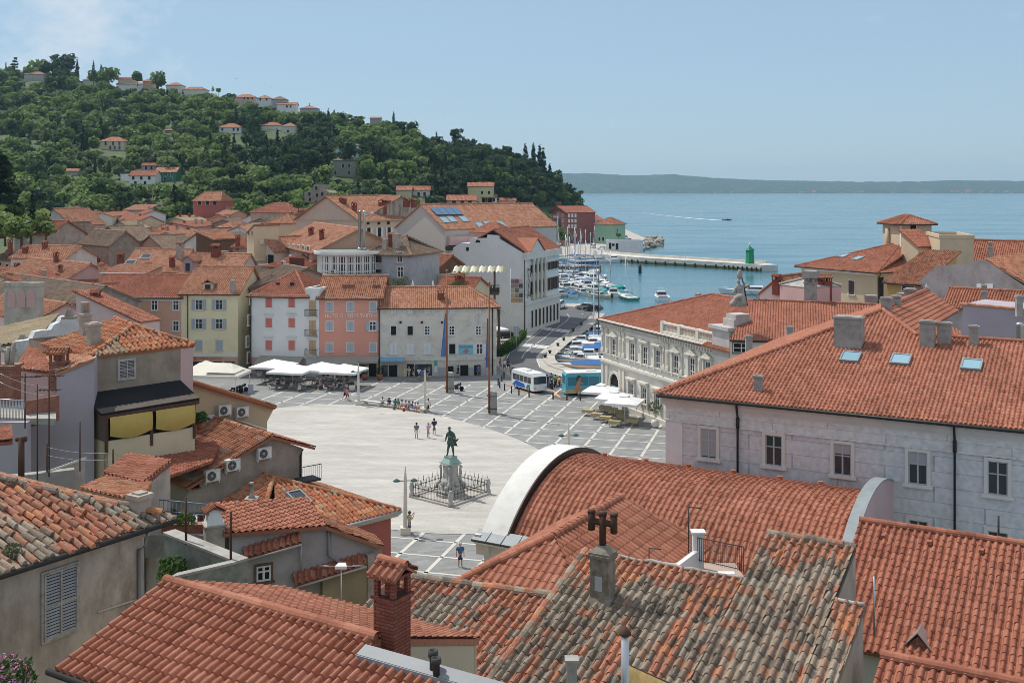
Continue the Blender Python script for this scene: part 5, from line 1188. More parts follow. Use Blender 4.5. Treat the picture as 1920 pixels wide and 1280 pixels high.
for i,c_ in enumerate('MUSEUM'):
 p=onpl(992,507+i*9.5,o_+rn*.35,rn);me=textmesh(c_,1.25,'letter',RUST);o=obj('letter',me,mu.root,mu.l(o_+rn*.5+mu.n*1.1+UP*(p.z)));o.rotation_euler=(R_(90),0,math.atan2(mu.n.y,mu.n.x));o.scale=(2.2,1,1)
rbq=P(900,545,184);rb=thing('roof_terrace_bar','roof terrace on posts with dark railing and a striped awning behind the off-white house','terrace',rbq)
m=MB();m.box((-4,-1,-.6),(3.2,5,-.1));m.build('deck',WOOD,rb)
m=MB()
for x in np.linspace(-4,3.2,30):m.tube([(x,-1,-.1),(x,-1,1.0)],.04,4)
for z in(1.0,.5):m.tube([(-4,-1,z),(3.2,-1,z)],.05,4)
m.box((-4,-1.02,-.1),(3.2,-.98,.5));m.build('railing',IRON,rb)
for x in(-3.4,2.4):
 for y in(-.8,4.5):m=MB();m.tube([(x,y,-9),(x,y,3.2)],.14,5);m.build('post',WOOD,rb)
m=MB()
for i in range(12):
 x=-4.5+i*.72;m.add([(x,-1.3,3.1),(x+.72,-1.3,3.1),(x+.72,4.8,3.6),(x,4.8,3.6),(x+.36,-1.3,3.4),(x+.36,4.8,3.9)],[(0,4,5,3),(4,1,2,5)],i%2)
m.build('awning',[CANVASC,mat('awning_olive',(.3,.3,.18),var=.1)],rb)
for i,(x,y)in enumerate(((-2.6,.5),(-.8,1.0),(1.0,.4),(2.2,1.4))):
 m=MB();m.cbox((x,y,.62),(.8,.8,.05));m.tube([(x,y,-.1),(x,y,.6)],.05,5)
 for s in(-1,1):m.cbox((x+s*.7,y,.35),(.4,.4,.05));m.cbox((x+s*.9,y,.65),(.05,.4,.6));m.cbox((x+s*.7,y,.1),(.3,.3,.4))
 o=m.build('table_set',WOOD);o.location=rbq;tag(o,['dark wooden table and chairs nearest the left post of the roof bar'.replace(' left',' first'),'dark wooden table set in the middle of the roof bar','dark wooden table set behind the railing, just under the awning edge','dark wooden table set beside the far post of the roof bar'][i],'table')
bh=House('low red-roofed house with a brick chimney under the roof terrace bar',(815,176),(880,174),9,544,0,CREAM,'gx',1.8,T_RED,.35,.45,.3);bh.chim(862,513,530,15,'brick')
EL_=V((.717,.697,0));NL=V((.697,-.717,0))
def addtiles(bl,polys,mt,pitch=.235,row=.36,hgt=.075,seg=(5,2),jit=.08,name='roof',caps=(),rfun=None,lip=.018,cr=.14,cj=.2,slab=.14):
 R=MB()
 for p in polys:tiled(R,p,pitch,row,hgt,seg,jit,rfun=rfun,lip=lip,slab=slab)
 for a,b2 in caps:ridge(R,a+UP*.04,b2+UP*.04,cr,seg=.4,jit=cj)
 return bl.add(R,name,mt)
def addwall(bl,pts,vec,mt,name='wall'):
 W=MB();W.prism(pts,vec);return bl.add(W,name,mt)
def drop(p,z):return V((p.x,p.y,z))
# ---------------- near house with the brick chimney (gable roof, ridge running right)
r1,r2=P(310,1088,27),P(705,1195,23.56);rd=(r2-r1);rd.z=0;rd.normalize();ru=V((rd.y,-rd.x,0))*-1
if ru.y<0:ru=-ru
pn=slope_plane(r1,rd,19,ru)
nh=Block('brick_chimney_house','nearest house, smooth new terracotta gable roof with a tall brick chimney','house',drop(r1,8))
lo=-ru*3.05-UP*3.05*math.tan(R_(19));k_=rd*2.6
fl0,fl1=onpl(668,1234,*pn),onpl(905,1290,*pn)
addtiles(nh,[[r1+lo,r1+lo+rd*((r2-r1).dot(rd)),r2,r1],[fl0+lo,fl0+lo+rd*6,fl0+rd*6,fl0]],T_NEW,.235,.37,.085,(8,3),.02,caps=[(r1,r2)],lip=.03,cj=.05)
fd=ru*4.0-UP*4.0*math.tan(R_(19))
addtiles(nh,[[r1,r2,r2+fd,r1+fd]],T_NEW,.235,.3,.05,(4,2),.02,name='far_roof',lip=.03)
W=MB();W.poly([drop(r1+lo*.95,6),drop(r1+fd*.95,6),r1+fd*.95-UP*.2,r1-UP*.2,r1+lo*.95-UP*.2]);W.poly([drop(r1+fd*.95,6),drop(r2+fd*.95,6),r2+fd*.95-UP*.2,r1+fd*.95-UP*.2])
W.poly([drop(r1+lo*.95,6),drop(r1+lo*.95+rd*9,6),r1+lo*.95+rd*9-UP*.2,r1+lo*.95-UP*.2]);nh.add(W,'wall',CREAM)
W=MB();r2i=r2-rd*.12;W.prism([drop(r2i+fd*.97,6),r2i+fd*.97-UP*.19,r2i-UP*.19,r2i+(fl0-r2)*.98-UP*.19,drop(r2i+(fl0-r2)*.98,6)],rd*.1);nh.add(W,'gable_wall',mat('beige_gable',(.5,.42,.31),var=.06))
fe=fl0+rd*6;m=MB();m.prism([fl0+UP*.06,fe+UP*.06,fe-ru*-.3+UP*.16,fl0+ru*.3+UP*.16],UP*.04);m.prism([fl0-ru*.02-UP*.02,fe-ru*.02-UP*.02,fe-ru*.02+UP*.1,fl0-ru*.02+UP*.1],-ru*.03);nh.add(m,'flashing',mat('dull_zinc',(.25,.26,.27),var=.15,rough=.5))
m=MB();m.prism([drop(fl0+ru*.3,13),drop(fe+ru*.3,13),drop(fe+ru*6,13),drop(fl0+ru*6,13)],UP*.2);nh.add(m,'light_well_floor',CONC)
g=MB();g.tube([r1+lo-UP*.06-ru*.05-rd*.2,r1+lo-UP*.06-ru*.05+rd*8],.075,8);nh.add(g,'gutter',DARK)
cb=r2+fd*.12;ch_=chimney(nh.root,nh.l(cb+rd*.06),.54,.6,1.66,'brick',math.atan2(rd.y,rd.x))
for i,(px,py0,py1,Y)in enumerate(((812,1218,1272,22.2),(818,1232,1276,22.0))):
 q=P(px,py1,Y);m=MB();hh=(py1-py0)*Y/F;m.lathe([(.07,-.8),(.07,hh*.75),(.1,hh*.76),(.1,hh),(.075,hh),(.075,hh*.8)],tuple(q),12);nh.add(m,'vent_pipe',IRON)
 # ---------------- chimney with cross cowl, pole and bamboo screen on the lichened roof
q=onpl(1130,1122,*plO);c_=thing('cowl_chimney','old plastered chimney with a cross-shaped clay cowl on the lichened roof','chimney',q,rzF)
m=MB();m.box((-.34,-.3,-.8),(.34,.3,1.45));m.box((-.42,-.38,1.45),(.42,.38,1.55));m.box((-.38,-.34,1.55),(.38,.34,1.62));m.frust((0,0),1.62,1.85,(.36,.32),(.14,.14));m.frust((0,0),-.3,.1,(.55,.5),(.36,.32));obj('stack',m.mesh('stack',mat('stack_plaster',(.27,.235,.19),var=.25,scale=2,col2=(.13,.11,.09),amt=.6)),c_)
m=MB();m.box((-.15,-.315,.35),(.12,-.29,.85));obj('soot_door',m.mesh('soot_door',GREYPAINT),c_)
m=MB();m.tube([(0,0,1.8),(0,0,2.95)],.12,10);m.tube([(-.42,0,2.6),(.42,0,2.6)],.11,10)
for x in(-.42,.42):m.tube([(x,0,2.3),(x,0,2.95)],.125,10);m.tube([(x,0,2.88),(x,0,2.98)],.145,10)
m.tube([(0,0,2.85),(0,0,2.98)],.15,10);obj('cowl',m.mesh('cowl',RUST),c_)
q=P(1172,1300,26.5);p_=thing('flue_pipe','slim grey flue pipe with a conical rusty cap in front of the lichened roof','flue pipe',q)
m=MB();m.lathe([(.1,-2),(.1,1.45)],(0,0,0),12);obj('pipe',m.mesh('pipe',STEEL),p_);m=MB();m.lathe([(.15,1.42),(.15,1.46),(.02,1.62)],(0,0,0),12);obj('cap',m.mesh('cap',RUST),p_)
a,b2=P(1180,1247,26),P(1262,1284,24.5);bs_=thing('bamboo_screen','golden bamboo roll screen beside the slim flue pipe','screen',a)
m=MB();dv=b2-a
for i in range(60):t=i/59;p=dv*t+V((0,0,0));m.tube([p-UP*1.5,p+UP*0],.018,4)
obj('canes',m.mesh('canes',mat('bamboo',(.5,.36,.16),var=.3,scale=5)),bs_);m=MB();m.tube([V((0,0,.02)),dv+UP*.02],.015,4);obj('top_wire',m.mesh('top_wire',IRON),bs_)
q=onpl(1058,1275,*plO);m=MB();m.box((-.12,-.12,-.3),(.12,.12,.5));m.box((-.17,-.17,.5),(.17,.17,.56));o=m.build('vent_stack',CONC,None);o.location=P(1072,1290,27.5)+UP*.2;tag(o,'stubby grey vent stack poking up near the foot of the lichened roof','vent')
tb=P(1330,1070,43);te=Block('roof_terrace','small roof terrace with a white stepped parapet and thin black railing','terrace',tb)
m=MB();m.box(tuple(tb+V((-1.4,-1.5,-.9))),tuple(tb+V((1.4,2.0,-.35))));te.add(m,'floor',mat('terrace_tiles',(.42,.32,.26),var=.15))
W=MB();f0,f1=P(1262,1062,42.5),P(1300,1015,44);W.prism([f0-UP*.8,f1-UP*1.6,f1-UP*.35,f0+UP*.05],V((.25,.05,0)));W.prism([f1-UP*1.6,f1-UP*1.6+V((.42,0,0)),f1+V((.42,0,.3)),f1+UP*.3],V((.02,.4,0)));W.prism([f1+V((-.06,-.06,.3)),f1+V((.5,-.06,.3)),f1+V((.5,.46,.3)),f1+V((-.06,.46,.3))],UP*.07);W.prism([f0-UP*.75+V((-.35,0,0)),f0-UP*.75+V((.3,0,0)),f0+V((.3,0,.02)),f0+V((-.35,0,.02))],V((0,.3,0)));te.add(W,'parapet',WHITE)
m=MB();a,b2=P(1308,1052,44),P(1394,1072,41.5)
for i in range(24):t=i/23;p=a+(b2-a)*t;m.tube([p,p+UP*.95],.014,4)
m.tube([a+UP*.95,b2+UP*.95],.022,5);m.tube([a+UP*.08,b2+UP*.08],.018,5);te.add(m,'railing',IRON)
m=MB();q=P(1362,1078,41);m.box(tuple(q+V((-.3,-.15,-.3))),tuple(q+V((.3,.15,.1))));te.add(m,'pillar_foot',WHITE)
def mast(name,label,px,py0,py1,Y,r=.02,arm=None,mt=IRON,cat='pole'):
 q=P(px,py1,Y);t=thing(name,label,cat,q);h=(py1-py0)*Y/F;m=MB();m.tube([(0,0,-.3),(0,0,h)],r,5)
 obj('pole',m.mesh('pole',mt),t)
 if arm=='hook':m=MB();m.tube([(0,0,h),(.35,0,h-.03),(.5,0,h-.05)],r,4);obj('arm',m.mesh('arm',mt),t)
 if arm=='yagi':
  m=MB();m.tube([(-.7,0,h-.15),(.7,0,h-.15)],r*.7,4)
  for i in range(7):x=-.65+i*.21;m.tube([(x,-.3+.02*i,h-.15),(x,.3-.02*i,h-.15)],r*.45,3)
  obj('aerial',m.mesh('aerial',mt),t)
 if arm=='yagi2':
  m=MB()
  for zz,l in((h-.1,.6),(h-.7,.45)):
   m.tube([(-l,.05,zz),(l,.05,zz)],r*.7,4)
   for i in range(6):x=-l+i*l*.38;m.tube([(x,-.3,zz),(x,.35,zz)],r*.45,3)
  obj('aerial',m.mesh('aerial',mt),t)
 return t
mast('hooked_rod','thin black rod with a bent arm above the white terrace parapet',1291,950,1022,44,.025,'hook');mast('hooked_rod','short black rod with a bent arm at the foot of the barrel roof',1217,1027,1052,46,.022,'hook')
mast('finial_rod','dark spike rod rising from the ridge in front of the palace windows',1872,966,1022,47,.045);mast('grey_pole','plain grey pole beside the edge of the lichened roof',1639,1080,1175,37,.03,None,STEEL)
# ---------------- old shuttered house at the lower left
LE0,LE1=P(0,1075,27),P(330,971,31.58);le=(LE1-LE0).normalized();ln=V((le.y,-le.x,0));lu=-ln
lpl=slope_plane(LE0,le,18,lu);lh_=Block('shuttered_old_house','stained old house with weathered louvred shutters under a broken tile roof','house',drop(LE0,8))
T_=onpl(0,902,*lpl);T2=onpl(-120,880,*lpl);ex=LE0-le*4
C2=LE1+lu*7
def brokemix(r,u,v):
 o=r.copy()
 for i in range(len(r)):
  n_=mnoise.noise(V((u[i]*.5,v[i]*.5,6.3)));o[i]=(.25+.45*r[i])if n_>.12 else(.66+.34*r[i])if n_<.02 else r[i]
 return o
addtiles(lh_,[[ex,LE1,T_,T_-le*6]],T_OLD,.27,.42,.105,(7,3),.26,caps=[(LE1,T_)],rfun=brokemix,cj=.6)
bT=T_
addtiles(lh_,[[LE1,LE1+lu*9.5+le*.2,T_+le*.2]],T_PALE,.26,.3,.06,(5,2),.2,name='back_roof',lip=.05)
wl0,wl1=ex-lu*0+lu*.35,LE1+lu*.35-le*.9
OLDST=mat('stained_plaster',(.44,.385,.345),var=.2,scale=.35,col2=(.23,.18,.145),amt=.75,bump=.3,bscale=3,stretch=(1,1,.5))
addwall(lh_,[drop(wl0,6),drop(wl1,6),wl1-UP*.12,wl0-UP*.12],lu*8,OLDST)
g=MB();g.tube([LE0-le*4-UP*.06+ln*.05,LE1-UP*.06+ln*.05],.075,8);lh_.add(g,'gutter',DARK)
g=MB();gp=LE1-le*1.05;g.tube([gp+ln*.05-UP*.1,gp-UP*.5,gp+lu*.28-UP*.65,gp+lu*.28-UP*6],.055,8);lh_.add(g,'downpipe',mat('downpipe_grey',(.3,.29,.3),var=.1,metal=.3))
sw=onpl(112,1128,wl0,ln);rzL=math.atan2(le.y,le.x)
def louvre(bl,q,rz,w_,h_,frame,sl):
 m=MB();t=.05
 for x in(-w_/2,-.02,w_/2-.04):m.box((x,-.08,-h_/2),(x+.05,-.02,h_/2))
 for z in(-h_/2,-h_*.02,h_/2-.05):m.box((-w_/2,-.075,z),(w_/2,-.02,z+.05))
 m.box((-w_/2-.07,-.05,-h_/2-.06),(-w_/2,0,h_/2+.06));m.box((w_/2,-.05,-h_/2-.06),(w_/2+.07,0,h_/2+.06));m.box((-w_/2,-.05,h_/2),(w_/2,0,h_/2+.06));m.box((-w_/2,-.05,-h_/2-.06),(w_/2,0,-h_/2))
 f=obj('window',m.mesh('window',frame),bl.root,bl.l(q),rz)
 m=MB();k=int(h_/.085)
 for i in range(k):
  z=-h_/2+.05+i*(h_-.1)/k;m.add([(-w_/2+.04,-.065,z),(w_/2-.04,-.065,z),(w_/2-.04,-.03,z+.045),(-w_/2+.04,-.03,z+.045),(-w_/2+.04,-.055,z-.004),(w_/2-.04,-.055,z-.004),(w_/2-.04,-.02,z+.041),(-w_/2+.04,-.02,z+.041)],[(0,1,2,3),(7,6,5,4),(0,4,5,1)])
 obj('louvre',m.mesh('louvre',sl),f);m=MB();m.box((-w_/2,-.01,-h_/2),(w_/2,.0,h_/2));obj('pane',m.mesh('pane',VOID),f)
 return f
louvre(lh_,sw,rzL,.98,1.72,SHOLD,mat('grey_louvre',(.33,.345,.36),var=.15,scale=3))
m=MB();a,b2=onpl(182,1147,wl0,ln),onpl(258,1122,wl0,ln);m.tube([a+ln*.02,b2+ln*.02,onpl(300,1100,wl0,ln)],.035,5);lh_.add(m,'old_ledge',OLDPL)
q=onpl(262,958,*lpl);chimney(lh_.root,lh_.l(q),.42,.4,.55,'plaster',rzL)
def leafball(name,c,r,n,mt,size=.12,sq=1.0,shell=.35):
 """bush made of many leaf-sized faces filling an uneven volume"""
 vs=[];fs=[];rn=[]
 for i in range(n):
  d=V((random.gauss(0,1),random.gauss(0,1),random.gauss(0,1))).normalized();rr=r*(1-shell*random.random()**1.5)*(1+.25*mnoise.noise(d*2.1+V((c[0],c[1],3))))
  p=V((d.x*rr,d.y*rr,d.z*rr*sq));nn=(d+V((random.gauss(0,.7),random.gauss(0,.7),random.gauss(0,.7)))).normalized();a=nn.orthogonal().normalized();b2=nn.cross(a);s=size*random.uniform(.6,1.3)
  k=len(vs);vs+=[p-a*s,p-b2*s*.5,p+a*s,p+b2*s*.5];fs.append((k,k+1,k+2,k+3));rn.append(random.random())
 m=MB();m.add(vs,fs,0,rn);return m
def leafmat(name,c1,c2,c3):
 m=tilemat(name,[(0,c1),(.5,c2),(1,c3)],var=.3,rough=.6);nt=m.node_tree;b=nt.nodes['Principled BSDF'];o=nt.nodes['Material Output']
 t=_n(nt,'ShaderNodeBsdfTranslucent');s=_n(nt,'ShaderNodeMixShader');s.inputs[0].default_value=.4;src=b.inputs['Base Color'].links[0].from_socket
 nt.links.new(src,t.inputs['Color']);nt.links.new(b.outputs[0],s.inputs[1]);nt.links.new(t.outputs[0],s.inputs[2]);s.inputs[0].default_value=.5;nt.links.new(s.outputs[0],o.inputs['Surface']);return m
LEAF=leafmat('leaf_green',(.035,.08,.015),(.06,.13,.025),(.11,.19,.045));LEAFD=leafmat('leaf_dark',(.016,.04,.014),(.028,.06,.02),(.045,.085,.028));LEAFO=leafmat('leaf_olive',(.06,.09,.04),(.09,.12,.055),(.13,.16,.08))
pot=P(18,1262,19);ol=thing('oleander','pink flowering oleander in front of the stained old house wall','shrub',pot-UP*.6)
obj('leaves',leafball('leaves',pot,.42,900,LEAF,.055).mesh('leaves',LEAF),ol,(0,0,.45));m=leafball('flowers',pot+V((1,2,3)),.4,420,LEAF,.035,shell=.15);obj('flowers',m.mesh('flowers',mat('oleander_pink',(.62,.2,.42),var=.25,scale=9)),ol,(-.03,-.04,.52));m=MB();m.tube([(0,0,-3),(0,0,.3)],.03,5);obj('stem',m.mesh('stem',WOOD),ol)
wq=P(22,1045,27.9);wd=thing('roof_weed','green weed growing from the broken tiles of the stained old house','plant',wq);obj('leaves',leafball('leaves',wq,.26,260,LEAFO,.05).mesh('leaves',LEAFO),wd,(0,0,.1));m=MB();m.tube([(0,0,-.2),(0,0,.15)],.02,4);obj('stem',m.mesh('stem',WOOD),wd)
# ---------------- yard walls with ivy, poles
zt_=27-697*37/F;yw=Block('yard_wall','mossy grey-green parapet walls round a small ivy-grown roof yard','wall',P(440,1052,37))
wa,wb,wc=P(308,1001,40),P(445,1056,36.8),P(318,1086,35.3);MOSS=mat('mossy_wall',(.27,.265,.235),var=.25,scale=1,col2=(.14,.15,.11),amt=.6)
for a,b2,t in((wa,wb,V((.25,.3,0))),(wc,wb,V((.1,.35,0)))):addwall(yw,[a-UP*4,b2-UP*4,b2,a],t,MOSS,'parapet')
for a,b2,t in((wa,wb,V((.25,.3,0))),(wc,wb,V((.1,.35,0)))):W=MB();W.prism([a+UP*.003-t*.15,b2+UP*.003-t*.15,b2+t*1.15+UP*.003,a+t*1.15+UP*.003],UP*.08);yw.add(W,'coping',CONC)
iv=P(322,1066,38.5);ivt=thing('ivy','bright green ivy climbing inside the mossy yard walls','ivy',iv);obj('leaves',leafball('leaves',iv,.5,520,LEAF,.08,1.0).mesh('leaves',LEAF),ivt,(0,0,0));m=MB();m.tube([(0,0,-2),(0,.1,0)],.04,5);obj('stem',m.mesh('stem',WOOD),ivt)
mast('yard_pole','rusty pole standing on the mossy yard wall coping beside the downpipe',349,932,1004,39,.045,None,RUST);mast('yard_pole','rusty pole at the outer corner of the mossy yard wall',433,958,1032,37,.045,None,RUST)
# ---------------- mauve house with little tile canopies
MAUVE=mat('mauve_plaster',(.42,.375,.375),var=.14,scale=.5,col2=(.29,.255,.24),amt=.5)
ma=P(428,1000,44);mbn=EL_;mb0=drop(ma,0)
mh=Block('mauve_house','grey-mauve house with little tile canopies and a small wooden window','house',drop(ma,6))
mp_=lambda x,y,off=0:onpl(x,y,ma+MN*off,MN)
MN=V((.42,-.907,0))
addwall(mh,[mp_(430,1140),mp_(430,1001),mp_(500,998),mp_(585,988),mp_(622,990),mp_(622,1140)],-MN*2.9,MAUVE);addwall(mh,[mp_(622.2,1140),mp_(622.2,990),mp_(716,1025),mp_(716,1140)],-MN*.7,MAUVE)
pe=V((.907,.42,0));tA,tB=mp_(425,997,.25),mp_(612,986,.25);plm=slope_plane(tA,pe,9,-MN)
B2_=mp_(612,985,.3);C2_=mp_(720,1023,.3);A2_=mp_(420,999,.3)
addtiles(mh,[[A2_,B2_,B2_-MN*3.2+UP*.35,A2_-MN*3.2+UP*.35]],T_NEW,.24,.34,.05,(4,2),.03,lip=.03)
addtiles(mh,[[B2_,C2_,C2_-MN*1.2+UP*.1,B2_-MN*1.2+UP*.15]],T_MID,.24,.36,.06,(4,2),.1,name='side_roof')
def canopy(x0,y0,x1,y1,out,drp):
 a,b2=mp_(x0,y0),mp_(x1,y1);o=MN*out-UP*drp;R=MB();tiled(R,[a+o,b2+o,b2,a],.24,.36,.075,(5,2),.1);c=mh.add(R,'tile_canopy',T_NEW)
 m=MB();m.tube([a+o-UP*.1,b2+o-UP*.1],.05,6);m.prism([a-UP*.25,b2-UP*.25,b2-UP*.12+o*.6,a-UP*.12+o*.6],UP*-.12);mh.add(m,'cornice',OLDPL)
canopy(455,1026,560,996,.5,.28);canopy(548,1075,680,1036,.55,.3)
put_window(mh.root,mh.l(mp_(494,1074)),math.atan2(pe.y,pe.x),.58,.62,'openmull',WOOD)
m=MB();m.tube([mp_(617,992,.1),mp_(617,1040,.1),mp_(640,1056,.3)],.07,8);mh.add(m,'downpipe',mat('downpipe_grey',(.3,.29,.3),var=.1,metal=.3));m=MB();m.tube([mp_(564,1010,.12),mp_(564,1090,.12)],.035,6);mh.add(m,'thin_pipe',STEEL)
addwall(mh,[mp_(605,1140,.35),mp_(605,1078,.35),mp_(695,1045,.35),mp_(695,1140,.35)],-MN*.34,mat('ochre_stained',(.34,.26,.16),var=.2,scale=1),'lower_wall')
addwall(mh,[mp_(690,1140,.4),mp_(690,1042,.4),mp_(703,1038,.4),mp_(703,1140,.4)],-MN*.39,OLDPL,'pilaster')
aq=P(640,1110,30);ta=thing('tv_aerial','flat white television aerial on a thin mast before the little tile canopies','aerial',aq)
m=MB();m.tube([(0,0,-1),(0,0,.75)],.018,5);obj('mast',m.mesh('mast',STEEL),ta);m=MB();m.prism([(-.16,-.1,.66),(.16,-.1,.66),(.1,.14,.68),(-.1,.14,.68)],(0,0,.08));obj('panel',m.mesh('panel',WHPAINT),ta)
m=MB()
for s in(-1,1):
 for dz in(0,.05):m.tube([(s*.1,0,.7),(s*.62,.05,.68+dz)],.008,3)
obj('rods',m.mesh('rods',STEEL),ta)
# ---------------- hipped roof above a red wall
hc,hw=P(752,956,62),P(631,987,58.96);hb_=Block('red_walled_house','house with a dark red wall and a mottled hipped roof with one roof window','house',drop(hc,0))
he=(hc-hw).normalized();hu=V((-he.y,he.x,0));plh=slope_plane(hc,he,20,hu)
ap,hbm=pxon(plh,[(513,895),(492,962)]);w0=onpl(480,1022,*plh)
dist=(ap-hc).dot(hu);farC=hc+hu*dist*2
T_MOT=tilemat('tile_mottled',[(0,(.30,.15,.09)),(.3,(.38,.13,.065)),(.62,(.44,.17,.085)),(.86,(.47,.24,.13)),(1,(.30,.24,.17))],var=.3,lich=.3)
s0=hc-he*((hc-ap).dot(he)+dist)
addtiles(hb_,[[hc-he*((hc-ap).dot(he)+dist*.55),hc,ap]],T_MOT,.28,.42,.1,(6,2),.1,caps=[(hc,ap),(ap,hbm)])
plh2=(ap,(-he*-math.tan(R_(20))*-1+UP).normalized());plh2=slope_plane(ap,hu,20,he)
addtiles(hb_,[pxon(plh2,[(513,895),(492,966),(330,955),(452,874)])],T_MOT,.28,.42,.1,(6,2),.12,name='end_roof',caps=[(ap,onpl(452,874,*plh2))])
addtiles(hb_,[[ap,hc,hc+hu*dist*1.6,ap+hu*dist]],T_MOT,.235,.36,.06,(4,2),.08,name='far_roof')
wq0,wq1=hc-he*.45-hu*-.35,hw+hu*.35-he*2.5
addwall(hb_,[drop(wq1,-.5),drop(wq0,-.5),wq0-UP*.16,wq1-UP*.16],hu*10,REDW)
g=MB();g.prism([hc-UP*.1,hw-he*2-UP*.1,hw-he*2-UP*.32+hu*.3,hc-UP*.32+hu*.3],UP*-.1);hb_.add(g,'soffit',LIMEW);g=MB();g.tube([hc-UP*.06-hu*.06,hw-he*2-UP*.06-hu*.06],.08,6);hb_.add(g,'gutter',STEEL)
skylight(hb_.root,hb_.l(onpl(560,936,*plh)),plh[1],.75,1.1,GLASS)
q=onpl(472,955,*plh2);m=MB();m.box((-.28,-.28,-.6),(.28,.28,.55));m.box((-.33,-.33,.55),(.33,.33,.64));m.lathe([(.2,.64),(.1,.8),(.1,1.35),(.12,1.35),(.12,1.45)],(0,0,0),10);o=hb_.add(m,'chimney',CONC);o.location=hb_.l(q)+V(hb_.loc0)*0;o.data.transform(Matrix.Translation(hb_.loc0))
# ---------------- house with the air conditioners on its gable
ga=P(505,815,63);gn=V((.685,-.729,0));gr=V((-.685,.729,0));gs=V((.729,.685,0))
ah=Block('aircon_gable_house','brown gabled house with three air conditioners on its stained gable wall','house',drop(ga,0))
gpx=lambda x,y,off=0:onpl(x,y,ga+gn*off,gn)
BRW=mat('brown_stained',(.36,.31,.255),var=.18,scale=.6,col2=(.22,.18,.145),amt=.5)
addwall(ah,[gpx(340,960),gpx(362,897),gpx(440,864),gpx(480,835),gpx(505,817),gpx(567,840),gpx(565,960)],-gn*9,BRW)
pla=slope_plane(ga,gr,21,gs);rt=onpl(424,790,*pla)
pa=[ga+gn*.3,rt+gr*1.5,rt+gr*1.5-gs*5.2-UP*5.2*math.tan(R_(21)),ga+gn*.3-gs*5.2-UP*5.2*math.tan(R_(21))]
addtiles(ah,[pa],T_MID,.29,.44,.1,(5,2),.08,caps=[(ga+gn*.3,rt+gr*1.5)])
pl_r=[ga+gn*.3,ga+gn*.3+gs*2.9-UP*1.1,rt+gr*1.5+gs*2.9-UP*1.1,rt+gr*1.5];addtiles(ah,[pl_r],T_RED,.235,.36,.06,(4,2),.08,name='far_roof')
g=MB();c1_=gpx(568,842,.3);g.tube([c1_,c1_-UP*.4-gn*.25,drop(c1_-gn*.25,6)],.05,6);ah.add(g,'downpipe',GUT)
rzG=math.atan2(gs.y,gs.x)
for(px,py,lb)in((491,858,'air conditioner highest on the stained brown gable, by the torn plaster'),(432,880,'air conditioner in the middle of the three on the stained brown gable'),(394,900,'lowest air conditioner on the stained brown gable, beside a tiny window')):
 aircon(gpx(px,py,.05),rzG,lb)
put_window(ah.root,ah.l(gpx(367,907)),rzG,.35,.4,'open',WOOD)
bc=gpx(578,905,-1);m=MB();m.box((-.6,-.5,0),(.6,.5,.12));
for i in range(10):m.tube([(-.6+i*.133,-.5,.1),(-.6+i*.133,-.5,.95)],.015,4)
m.tube([(-.6,-.5,.95),(.6,-.5,.95)],.025,4);o=ah.add(m,'balcony',IRON);o.data.transform(Matrix.Translation(ah.loc0));o.location=ah.l(P(577,900,64));o.rotation_euler[2]=R_(40)
vr=Block('shaded_low_roof','low dark-shaded tile roof tucked under the yellow-curtained loggia','house',P(330,870,60));va,vb_=P(272,860,58),P(415,830,62.5);vu=V((-.4,.92,0));vpl=slope_plane(va,(vb_-va).normalized(),18,V((.15,-.98,0)))
addtiles(vr,[[P(272,838,60),P(425,812,64.5),P(418,832,61),P(350,868,57),P(296,905,54)]][:0]+[[P(275,850,60.5),P(418,824,64.5),P(398,862,60),P(292,900,56)]],T_RED,.235,.36,.075,(4,2),.08)
addwall(vr,[P(275,850,60.5)-UP*.3,P(418,824,64.5)-UP*.3,P(418,930,64.5),P(275,960,60.5)],V((.05,-.2,0)),OLDPL)
sd=Block('tile_capped_shed','small roof shed with a mono-pitch orange tile cap and patched side wall','shed',P(268,950,46))
sA,sB,sC,sD=P(193,888,47),P(268,905,44.5),P(322,864,47.6),P(240,850,50);addtiles(sd,[[sA,sB,sC,sD]],T_NEW,.3,.45,.11,(6,2),.08)
addwall(sd,[sB-UP*.2+V((.1,.1,0)),sC-UP*.2+V((-.1,.1,0)),drop(sC,8),drop(sB,8)],V((-.1,.1,0)),OLDPL);addwall(sd,[sA-UP*.2,sB-UP*.2+V((.1,.12,0)),drop(sB+V((.1,.12,0)),8),drop(sA,8)],V((.05,.1,0)),OLDPL,'front_wall')
s2=Block('lower_tile_slope','short orange tile slope just below the tile-capped roof shed','roof',P(230,925,43));addtiles(s2,[[P(150,915,45),P(262,940,41.5),P(285,905,44.5),P(205,890,47)]],T_MID,.24,.36,.08,(6,2),.1);addwall(s2,[P(150,915,45)-UP*.15,P(262,940,41.5)-UP*.15,drop(P(262,940,41.5),8),drop(P(150,915,45),8)],V((.1,.2,0)),OLDPL)
wc_=P(401,1000,44);tcm=thing('white_chimney','white-limed chimney with a fan of tiles on top beside the mossy yard','chimney',wc_,R_(25));m=MB();m.box((-.36,-.36,-1),(.36,.36,.35));m.box((-.42,-.42,.35),(.42,.42,.42));obj('base',m.mesh('base',OLDPL),tcm)
m=MB();m.frust((0,0),.42,1.0,(.34,.34),(.2,.2));obj('hood',m.mesh('hood',WHITE),tcm);m=MB()
for s in(-1,1):tiled(m,[(s*.4,-.3,.92),(s*.4,.3,.92),(0,.3,1.16),(0,-.3,1.16)],.2,.3,.06,(4,1),slab=.04)
obj('cap',m.mesh('cap',T_NEW),tcm)
pb_=P(350,985,45);plb=thing('planter_terrace','small roof terrace with a blue-grey railing and a leafy herb planter','terrace',pb_);m=MB();m.box((-1.4,-.9,-1),(1.3,.9,-.1));obj('floor',m.mesh('floor',CONC),plb)
